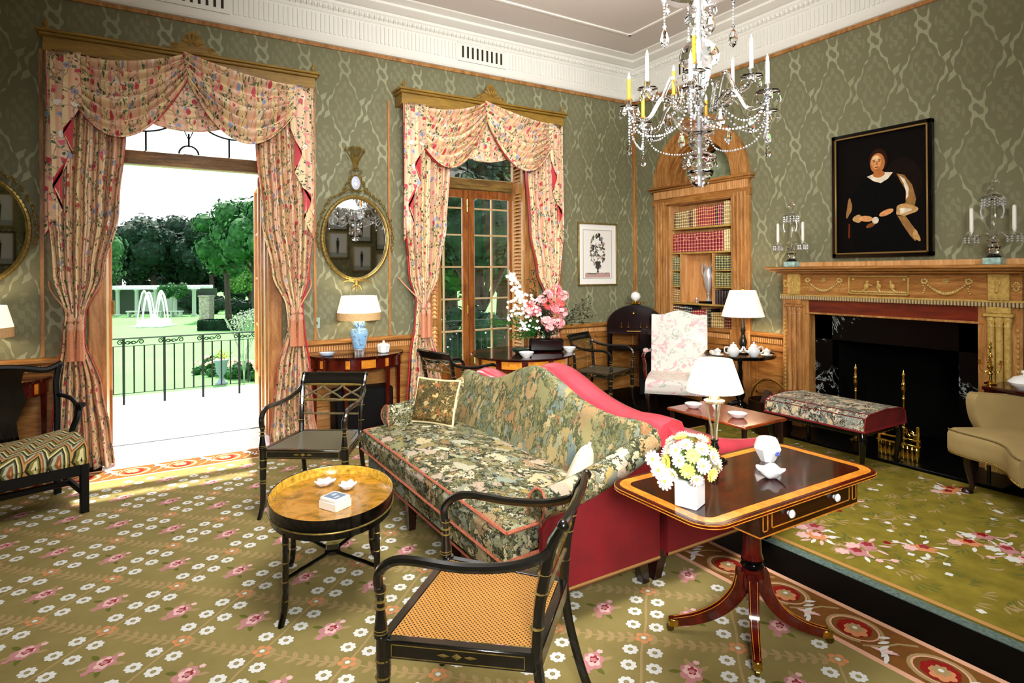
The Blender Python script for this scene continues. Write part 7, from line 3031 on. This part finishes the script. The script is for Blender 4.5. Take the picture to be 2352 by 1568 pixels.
cl = [(-0.14, 0.45), (-0.05, 0.50), (-0.10, 0.40), (0.02, 0.55), (0.10, 0.60), (0.14, 0.48), (0.08, 0.42), (0.16, 0.38), (0.02, 0.46), (0.0, 0.30), (0.06, 0.28), (0.13, 0.28), (0.04, 0.24), (0.17, 0.54), (-0.17, 0.40)]
for cx_, cz_ in cl:
    mi = rr.choice([0, 0, 1, 1, 2])
    for k in range(15):
        d = Vector((rr.gauss(0, 1), rr.gauss(0, 1) - 0.6, rr.gauss(0, 1) + 0.2)).normalized()
        c = Vector((cx_, -0.07, cz_)) + d * 0.042
        small_flower(m, c, d, 0.024, mi if rr.random() < 0.7 else rr.choice([0, 1, 2]))
m.build('azalea_blooms', AZ, t, smooth=0, fix=False)
m = MB()
for k in range(90):
    x = rr.uniform(-0.38, -0.06)
    z = 0.12 + 0.35 * rr.random() * (1 - abs(x + 0.2)) + 0.1
    d = Vector((rr.gauss(0, .6), -1, rr.gauss(0, .6))).normalized()
    small_flower(m, Vector((x, -0.10 + rr.uniform(-0.03, 0.03), z)), d, 0.015, 3)
for k in range(40):
    u = rr.random()
    small_flower(m, Vector((lerp(-0.20, -0.36, u) + rr.gauss(0, .02), -0.02, lerp(0.45, 0.78, u) + rr.gauss(0, .03))), Vector((0.1, -1, 0.2)), 0.018, 3)
m.tube([(-0.12, 0, 0.3), (-0.22, -0.01, 0.5), (-0.36, -0.02, 0.8)], 0.003, 5, 3)
m.build('white_blossom', AZ, t, smooth=0, fix=False)
for (x, y, r, nm, lb, mt) in ((-2.52, -1.27, 0.072, 'white_dish', 'white bowl at the near edge of the window table', PORC), (-1.98, -1.20, 0.065, 'white_dish', 'white bowl at the right edge of the window table', PORC), (-2.43, -1.02, 0.095, 'dark_bowl', 'dark green bowl beside the flower trough on the window table', plain('dark_green_glaze', '2c3a2c', 0.2, coat=0.4))):
    m = MB()
    m.lathe([(0.45 * r, 0), (0.5 * r, 0.006), (0.85 * r, 0.028), (r, 0.048), (0.95 * r, 0.048), (0.6 * r, 0.014), (0.0001, 0.010)], seg=28)
    solo(nm, m, mt, lb, 'bowl', (x, y, 0.7205))

# left armchair with flame-stitch seat
t = thing('flame_stitch_armchair', 'black chinoiserie armchair with flame-stitch wool seat at the left edge of the picture', 'chair', (-6.19, -1.10, 0), math.radians(18))
m = MB()


def fseat(u, v):
    x = lerp(-0.34, 0.34, u)
    sec = [(-0.285, 0.33), (-0.295, 0.36), (-0.285, 0.40), (-0.24, 0.435), (-0.05, 0.455), (0.15, 0.45), (0.28, 0.425), (0.30, 0.36)]
    k = v * 7
    i = min(int(k), 6)
    f = k - i
    dip = 0.03 * (2 * u - 1) ** 2 if lerp(sec[i][1], sec[i + 1][1], f) > 0.39 else 0
    return (x * (1 - 0.06 * v), lerp(sec[i][0], sec[i + 1][0], f), lerp(sec[i][1], sec[i + 1][1], f) + dip - 0.012)


m.grid(20, 28, fseat)
m.ngon([fseat(0, v / 28) for v in range(29)])
m.ngon([fseat(1, v / 28) for v in range(29)])
m.build('seat', FLAME, t, smooth=60)
m = MB()
m.box(-0.335, 0.335, -0.28, 0.28, 0.25, 0.33, 0, 0.006)
m.build('seat_rail', BLACKM, t)
m = MB()
for k in range(30):
    m.sphere((lerp(-0.32, 0.32, k / 29), -0.296, 0.345), 0.004, 0, 6, 4)
    m.sphere((0.338, lerp(-0.27, 0.27, k / 29), 0.345), 0.004, 0, 6, 4)
m.build('nail_heads', BRASS, t)
for sx in (-1, 1):
    m = MB()
    m.box(sx * 0.315 - 0.022, sx * 0.315 + 0.022, -0.285, -0.241, 0, 0.36, 0, 0.004)
    m.build('leg', BLACKM, t)
    m = MB()
    m.box(sx * 0.29 - 0.02, sx * 0.29 + 0.02, 0.24, 0.28, 0, 0.36, 0, 0.004)
    m.build('leg', BLACKM, t)
    m = MB()
    m.tube(bez([(sx * 0.29, 0.27, 0.34), (sx * 0.30, 0.29, 0.6), (sx * 0.30, 0.32, 0.76), (sx * 0.325, 0.35, 0.875)], 6), 0.020, 8)
    m.build('back_upright', BLACKM, t)
    m = MB()
    m.tube(bez([(sx * 0.30, 0.30, 0.68), (sx * 0.345, 0.18, 0.665), (sx * 0.36, 0.06, 0.63), (sx * 0.365, -0.04, 0.645)], 6), [0.014] * 12 + [0.018] * 7, 8)
    m.tube(bez([(sx * 0.36, 0.03, 0.63), (sx * 0.345, 0.0, 0.56), (sx * 0.325, 0.02, 0.48), (sx * 0.32, 0.05, 0.37)], 6), [0.022] * 19, 8)
    m.build('arm', BLACKM, t)
    m = MB()
    m.box(sx * 0.30 - 0.012, sx * 0.30 + 0.012, -0.26, 0.26, 0.13, 0.165, 0, 0.003)
    m.build('side_stretcher', BLACKM, t)
m = MB()
m.box(-0.30, 0.30, -0.03, 0.0, 0.13, 0.165, 0, 0.003)
m.build('cross_stretcher', BLACKM, t)
m = MB()
m.tube(bez([(-0.34, 0.355, 0.885), (-0.25, 0.35, 0.85), (-0.12, 0.35, 0.875), (0, 0.35, 0.89), (0.12, 0.35, 0.875), (0.25, 0.35, 0.85), (0.34, 0.355, 0.885)], 6), 0.022, 8, flat=1.0)
m.build('crest_rail', BLACKM, t)
m = MB()
m.prism([(-0.10, 0.40), (0.10, 0.40), (0.085, 0.52), (0.14, 0.66), (0.11, 0.78), (0.13, 0.875), (-0.13, 0.875), (-0.11, 0.78), (-0.14, 0.66), (-0.085, 0.52)], 0.325, 0.343, 'y')
m.build('back_splat', BLACK, t, smooth=0)

# ================================================================ OUTSIDE
m = MB()
m.box(-13, 4, 0.384, 2.95, -0.20, -0.03)
struct('floor_terrace', m, plain('terrace_stone', 'eef0ea', 0.8, var=0.05, vs=2))
m = MB()
m.box(-12.9, 3.9, 2.95, 3.1, -2.0, -0.035)
struct('wall_terrace', m, plain('terrace_wall_stone', 'cfcabb', 0.8))
m = MB()
m.box(-90, 120, 3.1, 150, -2.1, -2.0)
LAWN = plain('lawn', '5f9152', 0.9, var=0.12, vs=0.3, spec=0.1)
o = m.build('lawn', LAWN, None, smooth=0)
tag(o, 'bright mown lawn stretching from the terrace to the pergola', 'lawn', kind='stuff')

# iron balustrade
BYY = 2.5
t = thing('terrace_railing', 'wrought iron railing with scrolled frieze along the terrace edge', 'railing', (0, BYY, 0))
X0, X1 = -7.5, -0.4
for z, r, nm in ((0.745, 0.016, 'handrail'), (0.655, 0.008, 'upper_rail'), (0.10, 0.008, 'lower_rail')):
    m = MB()
    m.tube([(X0, 0, z), (X1, 0, z)], r, 6, flat=0.6)
    m.build(nm, IRON, t)
k = 0
x = X0 + 0.03
while x < X1:
    m = MB()
    post = k % 4 == 1
    m.tube([(x, 0, -0.03 if post else 0.10), (x, 0, 0.745 if post else 0.655)], 0.014 if post else 0.009, 6)
    m.build('post' if post else 'baluster', IRON, t)
    x += 0.1035
    k += 1
m = MB()
x = X0 + 0.1
k = 0
while x < X1 - 0.1:
    s = 1 if k % 2 == 0 else -1
    P = []
    for j in range(22):
        q = j * 0.42
        r = 0.034 * (1 - j / 26)
        P.append((x + s * r * math.cos(q), 0, 0.70 + r * math.sin(q)))
    m.tube(P, 0.006, 4)
    m.tube(bez([(x + s * 0.034, 0, 0.70), (x + s * 0.08, 0, 0.68), (x + s * 0.13, 0, 0.71), (x + s * 0.17, 0, 0.69)], 4), 0.006, 4)
    m.tube([(x + s * 0.08, 0, 0.684), (x + s * 0.10, 0, 0.715)], 0.003, 4)
    x += 0.207
    k += 1
m.build('scroll_frieze', IRON, t)


# leafy crowns
def crown_mesh(n, r, seed, flat=0.8, leaf_=0.16, lobes=15, solid=True):
    rr = random.Random(seed)
    L = []
    for k in range(lobes):
        a = rr.random() * 2 * PI
        q = rr.random() ** 0.6
        L.append((r * 0.62 * q * math.cos(a), r * 0.62 * q * math.sin(a), r * flat * rr.uniform(-0.55, 0.55), r * rr.uniform(0.24, 0.44)))
    m = MB()
    for k in range(n):
        lx, ly, lz, lr = L[k % lobes]
        d = Vector((rr.gauss(0, 1), rr.gauss(0, 1), rr.gauss(0, 1))).normalized()
        c = Vector((lx, ly, lz)) + d * lr * (0.75 + 0.3 * rr.random())
        a1 = d.cross(Vector((rr.gauss(0, 1), rr.gauss(0, 1), rr.gauss(0, 1)))).normalized()
        a2 = d.cross(a1).normalized()
        s = leaf_ * rr.uniform(0.6, 1.3)
        tl = d * s * rr.uniform(-0.5, 0.5)
        m.add([c - a1 * s, c - a2 * s * .6 + tl, c + a1 * s, c + a2 * s * .6 - tl], [(0, 1, 2, 3)])
    for lx, ly, lz, lr in (L if solid else []):
        m.sphere((lx, ly, lz), lr * 0.78, 0, 8, 6)
    return m


def foliage(name, a, b):
    t = NT(name)
    v = t.coord()
    n = t.noise(v, 3.0, 3, 0.6)
    return t.done(t.ramp(n, [(0.35, lin(a)), (0.65, lin(b))]), 0.7, 0, 0.2)


FD, FM, FL_ = foliage('dark_foliage', '0a1c10', '1b3a24'), foliage('mid_foliage', '17401e', '33652e'), foliage('light_foliage', '35602a', '6a9448')
BARK = plain('bark', '3a3026', 0.9)


def tree(x, y, h, r, mat_, label, seed, group='trees beyond the lawn', zg=-2.0, n=2600, leaf_=None, flat=0.9):
    t = thing('tree', label, 'tree', (x, y, zg), seed * 0.7, group)
    m = MB()
    m.tube([(0, 0, 0), (0.05 * r, 0.02 * r, h * 0.35), (0, 0, h - r * 0.9)], [0.06 * r + .05, 0.045 * r + .04, 0.03 * r], 8)
    for k in range(4):
        a = k * 1.7
        m.tube([(0, 0, h * 0.35), (0.5 * r * math.cos(a), 0.5 * r * math.sin(a), h - r)], 0.03 * r, 5)
    m.build('trunk', BARK, t)
    o = crown_mesh(n, r, seed, flat, leaf_ or r * 0.055).build('crown', mat_, t, (0, 0, h - r * flat), smooth=0, fix=False)
    return t


def vp(px_ratio, dist):
    """world x,y on a sight line leaving the room: lateral ratio and depth"""
    return (-5.46 + dist * (0.5206 + px_ratio * 0.8538), -5.85 + dist * (0.8538 - px_ratio * 0.5206))


tl = [(-0.66, 58, 9.2, 4.2, FD, 'tallest dark tree behind the left end of the pergola'), (-0.60, 60, 10.6, 4.6, FD, 'dark spreading tree rising above the middle of the pergola'),
      (-0.545, 62, 10.0, 4.4, FD, 'dark tree above the right half of the pergola'), (-0.50, 60, 9.6, 4.0, FD, 'dark tree just right of the pergola end'),
      (-0.475, 46, 9.0, 3.4, FM, 'mid-green tree right of the fountain'), (-0.43, 42, 9.6, 3.6, FM, 'large bright green tree beside the right curtain of the garden door'),
      (-0.385, 40, 9.2, 3.4, FM, 'green tree cut off by the right curtain of the garden door'), (-0.72, 50, 8.2, 3.6, FM, 'green tree cut off by the left curtain of the garden door'),
      (-0.44, 55, 6.0, 2.6, FL_, 'low pale tree under the large green trees'), (-0.69, 64, 6.5, 3.4, FD, 'low dark tree behind the pergola roof'), (-0.62, 66, 6.5, 3.4, FD, 'low dark thicket behind the pergola columns'), (-0.56, 66, 6.5, 3.4, FD, 'low dark thicket behind the right pergola columns'), (-0.50, 66, 6.5, 3.4, FD, 'low dark thicket beside the stone pier'), (-0.45, 62, 5.5, 3.0, FD, 'low dark thicket behind the clipped hedge')]
for k, (rt, D, h, r, mt, lb) in enumerate(tl):
    x, y = vp(rt, D)
    tree(x, y, h, r, mt, lb, k + 1)
for k, (rt, D, w_) in enumerate(((-0.52, 52, 5.0), (-0.44, 48, 5.0), (-0.70, 54, 5.0), (-0.37, 44, 4.0))):
    x, y = vp(rt, D)
    t = thing('shrub_bank', 'dark bank of shrubs closing the lawn %s' % ('behind the stone pier', 'under the big green trees', 'at the left end of the pergola', 'at the far right')[k], 'shrub', (x, y, -2.0), math.radians(-31.4), 'shrub banks round the lawn')
    crown_mesh(1500, 1.5, 60 + k, 0.55, 0.12, 14).build('foliage', FD, t, (0, 0, 0.8), smooth=0, fix=False).scale = (w_ / 2.6, 0.6, 1.0)
# growth seen through the closed window
for k, (rt, D, h, r, mt, lb) in enumerate(((-0.115, 16, 7.0, 2.4, FM, 'leafy tree outside the left panes of the french window'), (-0.05, 15, 7.2, 2.5, FD, 'dark tree outside the right panes of the french window'), (-0.10, 22, 9.5, 4.0, FD, 'tall tree further off outside the french window'), (-0.02, 20, 8.0, 3.2, FM, 'green tree behind the right shutter of the french window'))):
    x, y = vp(rt, D)
    tree(x, y, h, r, mt, lb, k + 30, 'trees outside the french window', n=3200, leaf_=0.10)
x, y = vp(-0.085, 13.0)
t = thing('flowering_bush', 'white flowering shrub outside the french window panes', 'shrub', (x, y, -2.0))
crown_mesh(1500, 1.1, 77, 1.2, 0.05).build('foliage', FD, t, (0, 0, 1.9), smooth=0, fix=False)
crown_mesh(160, 1.15, 77, 1.2, 0.03, 15, False).build('blossom', AZ[3], t, (0, 0, 1.9), smooth=0, fix=False)

# pergola
x, y = vp(-0.625, 50)
t = thing('garden_pergola', 'long white-beamed pergola with columns across the end of the lawn', 'pergola', (x, y, -2.0), math.radians(-31.4))
m = MB()
m.box(-5.4, 5.0, -0.25, 0.25, 2.22, 2.42, 0, 0.02)
m.box(-5.4, 5.0, 2.0, 2.4, 2.22, 2.42, 0, 0.02)
for k in range(26):
    xx = -5.3 + k * 0.4
    m.box(xx, xx + 0.10, -0.5, 2.8, 2.42, 2.52)
m.build('beams', plain('weathered_white', 'd4dcd8', 0.8), t)
for k in range(7):
    m = MB()
    xx = -5.0 + k * 1.6
    m.lathe([(0.24, 0), (0.24, 0.12), (0.16, 0.18), (0.15, 2.05), (0.20, 2.12), (0.22, 2.22)], (xx, 0, 0), 12)
    m.build('column', plain('mossy_column', '9aa898', 0.9) if 'mossy_column' not in bpy.data.materials else bpy.data.materials['mossy_column'], t)
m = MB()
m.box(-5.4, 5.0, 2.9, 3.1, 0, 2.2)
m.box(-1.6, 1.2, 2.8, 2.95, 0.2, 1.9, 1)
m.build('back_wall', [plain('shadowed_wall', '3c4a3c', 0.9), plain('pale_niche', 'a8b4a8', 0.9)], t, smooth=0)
m = MB()
crowns = crown_mesh(900, 0.9, 5, 0.7, 0.10)
for xx in (-4.6, 2.6, 3.6):
    o = crowns.build('climbing_vine', FM, t, (xx, -0.2, 2.1), smooth=0, fix=False)
for k, xx in enumerate((-3.6, 1.5, 3.1, -0.5)):
    bx_, by_ = vp(-0.625 + (xx) / 50, 48.8)
    tt = thing('garden_bench', 'small stone bench in front of the pergola, %s' % ('far left', 'right of the fountain', 'nearest the stone pier', 'behind the fountain')[k], 'bench', (bx_, by_, -2.0), math.radians(-31.4), 'stone benches at the pergola')
    m = MB()
    m.box(-0.5, 0.5, -0.2, 0.2, 0.40, 0.50)
    m.build('seat', BARK if False else bpy.data.materials['mossy_column'], tt, smooth=0)
    for s in (-0.35, 0.35):
        m = MB()
        m.box(s - 0.08, s + 0.08, -0.15, 0.15, 0, 0.4)
        m.build('support', bpy.data.materials['mossy_column'], tt, smooth=0)
x, y = vp(-0.512, 45.5)
m = MB()
m.box(-0.40, 0.40, -0.4, 0.4, 0, 1.75, 0, 0.03)
m.box(-0.45, 0.45, -0.45, 0.45, 1.75, 1.85, 0, 0.02)
solo('garden_pier', m, plain('rubble_stone', '8f8f7c', 0.9, var=0.5, vs=5), 'square rubble stone pier at the right end of the pergola', 'pier', (x, y, -2.0), rz=math.radians(-31.4))

# fountain with arching jets
x, y = vp(-0.60, 40)
t = thing('garden_fountain', 'rectangular basin fountain with arching white water jets on the lawn', 'fountain', (x, y, -2.0), math.radians(-31.4))
m = MB()
m.box(-1.05, 1.05, -0.9, 0.9, 0, 0.08, 0, 0.02)
m.box(-0.75, 0.75, -0.7, 0.7, 0.08, 0.45, 1, 0.02)
m.build('basin', [plain('basin_stone', 'c8ccc8', 0.8), plain('basin_water', 'dfe8ee', 0.3)], t)
JET = plain('white_water', 'f4f8fa', 0.5)
for k, (x0, x1, zt) in enumerate(((-0.06, -1.0, 2.1), (-0.02, -0.75, 1.85), (0.06, 1.0, 2.1), (0.02, 0.75, 1.85), (-0.03, -0.9, 2.0), (0.04, 0.85, 1.95))):
    m = MB()
    P = []
    for j in range(17):
        u = j / 16
        P.append((lerp(x0, x1, u), -0.25 + 0.1 * k, 0.1 + 4 * zt * u * (1 - u) * (1.0) + 0.35 * (1 - u)))
    m.tube(P, [0.03 + 0.03 * math.sin(PI * j / 16) for j in range(17)], 6)
    m.build('water_jet', JET, t)
m = MB()
for k in range(90):
    a = random.random() * 2 * PI
    r = 0.35 * random.random()
    m.sphere((r * math.cos(a), r * math.sin(a), 0.45 + 0.55 * random.random() * (1 - r / 0.4)), 0.035, 0, 5, 3)
o = m.build('spray', JET, t)
o['kind'] = 'stuff'

# hedge, shrubs, urn, rose bed
x, y = vp(-0.487, 37)
m = MB()
m.grid(40, 10, lambda u, v: (lerp(-1.25, 1.25, u), -0.5, lerp(0, 0.62, v)))
m.box(-1.25, 1.25, -0.5, 0.5, 0, 0.62, 0, 0.06)
rr = random.Random(2)
for k in range(1500):
    c = Vector((rr.uniform(-1.27, 1.27), rr.choice([-0.52, rr.uniform(-0.5, 0.5)]), rr.uniform(0.02, 0.65)))
    if c.y > -0.5: c.z = 0.63
    m.add([c, c + Vector((0.05, 0, 0.03)), c + Vector((0.02, -0.03, 0.06))], [(0, 1, 2)])
solo('clipped_hedge', m, FD, 'low clipped box hedge on the lawn right of the fountain', 'hedge', (x, y, -2.0), rz=math.radians(-31.4), smooth=0)
x, y = vp(-0.450, 19.0)
t = thing('silver_leaved_tree', 'pale silvery-leaved slender tree just beyond the terrace railing', 'tree', (x, y, -2.0))
m = MB()
for k in range(7):
    a = k * 0.9
    m.tube(bez([(0, 0, 0), (0.06 * math.cos(a), 0.06 * math.sin(a), 0.7), (0.30 * math.cos(a), 0.3 * math.sin(a), 1.5), (0.6 * math.cos(a), 0.6 * math.sin(a), 2.1)], 4), 0.014, 5)
m.build('stems', BARK, t)
crown_mesh(700, 0.66, 9, 0.6, 0.03, 14, False).build('crown', foliage('silver_foliage', '7c8a74', 'b4bca8'), t, (0, 0, 2.05), smooth=0, fix=False)
t.children[1].data.materials[0] = bpy.data.materials['silver_foliage']
x, y = vp(-0.488, 18.9)
t = thing('garden_urn', 'grey stone urn planted with yellow flowers below the terrace', 'planter', (x, y, -2.0))
t.scale = (1.3, 1.3, 1.3)
m = MB()
m.lathe([(0.14, 0.0), (0.14, 0.05), (0.05, 0.12), (0.05, 0.2), (0.12, 0.30), (0.14, 0.52), (0.17, 0.56), (0.17, 0.60), (0.0001, 0.58)], seg=16)
m.build('urn', plain('blue_grey_stone', '7c8c94', 0.8), t)
m = MB()
rr = random.Random(6)
for k in range(160):
    c = Vector((rr.gauss(0, 0.08), rr.gauss(0, 0.08), 0.6 + abs(rr.gauss(0, 0.08))))
    d = Vector((rr.gauss(0, 1), rr.gauss(0, 1), 1)).normalized() * 0.05
    m.add([c, c + d + Vector((0.02, 0, 0)), c + d * 1.4], [(0, 1, 2)], k % 2)
m.build('flowers', [foliage('urn_leaf', '4a7a34', '6f9a4a'), plain('marigold', 'e0b03c', 0.7)], t, smooth=0, fix=False)
for k, (rt, D, pinks) in enumerate(((-0.490, 20.4, 1), (-0.466, 20.0, 0), (-0.442, 19.8, 1), (-0.418, 19.6, 0), (-0.512, 20.8, 1))):
    x, y = vp(rt, D)
    t = thing('rose_bush', 'low flowering bush in the bed under the terrace railing, %s' % ('second from the left', 'third from the left', 'fourth from the left', 'nearest the door jamb', 'leftmost')[k], 'bush', (x, y, -2.0), k * 1.3, 'rose bushes in the bed')
    crown_mesh(520, 0.52, 40 + k, 0.6, 0.06, 9).build('foliage', FM, t, (0, 0, 0.28), smooth=0, fix=False)
    m = MB()
    rr = random.Random(k)
    for j in range(16):
        a, b = rr.random() * 2 * PI, rr.random() * 0.9
        m.sphere((0.55 * math.cos(a) * b, 0.55 * math.sin(a) * b, 0.62 - 0.25 * b), 0.05, 0, 6, 4)
    m.build('blooms', plain('rose_blush', 'f2c8b8', 0.7) if 'rose_blush' not in bpy.data.materials else bpy.data.materials['rose_blush'], t)
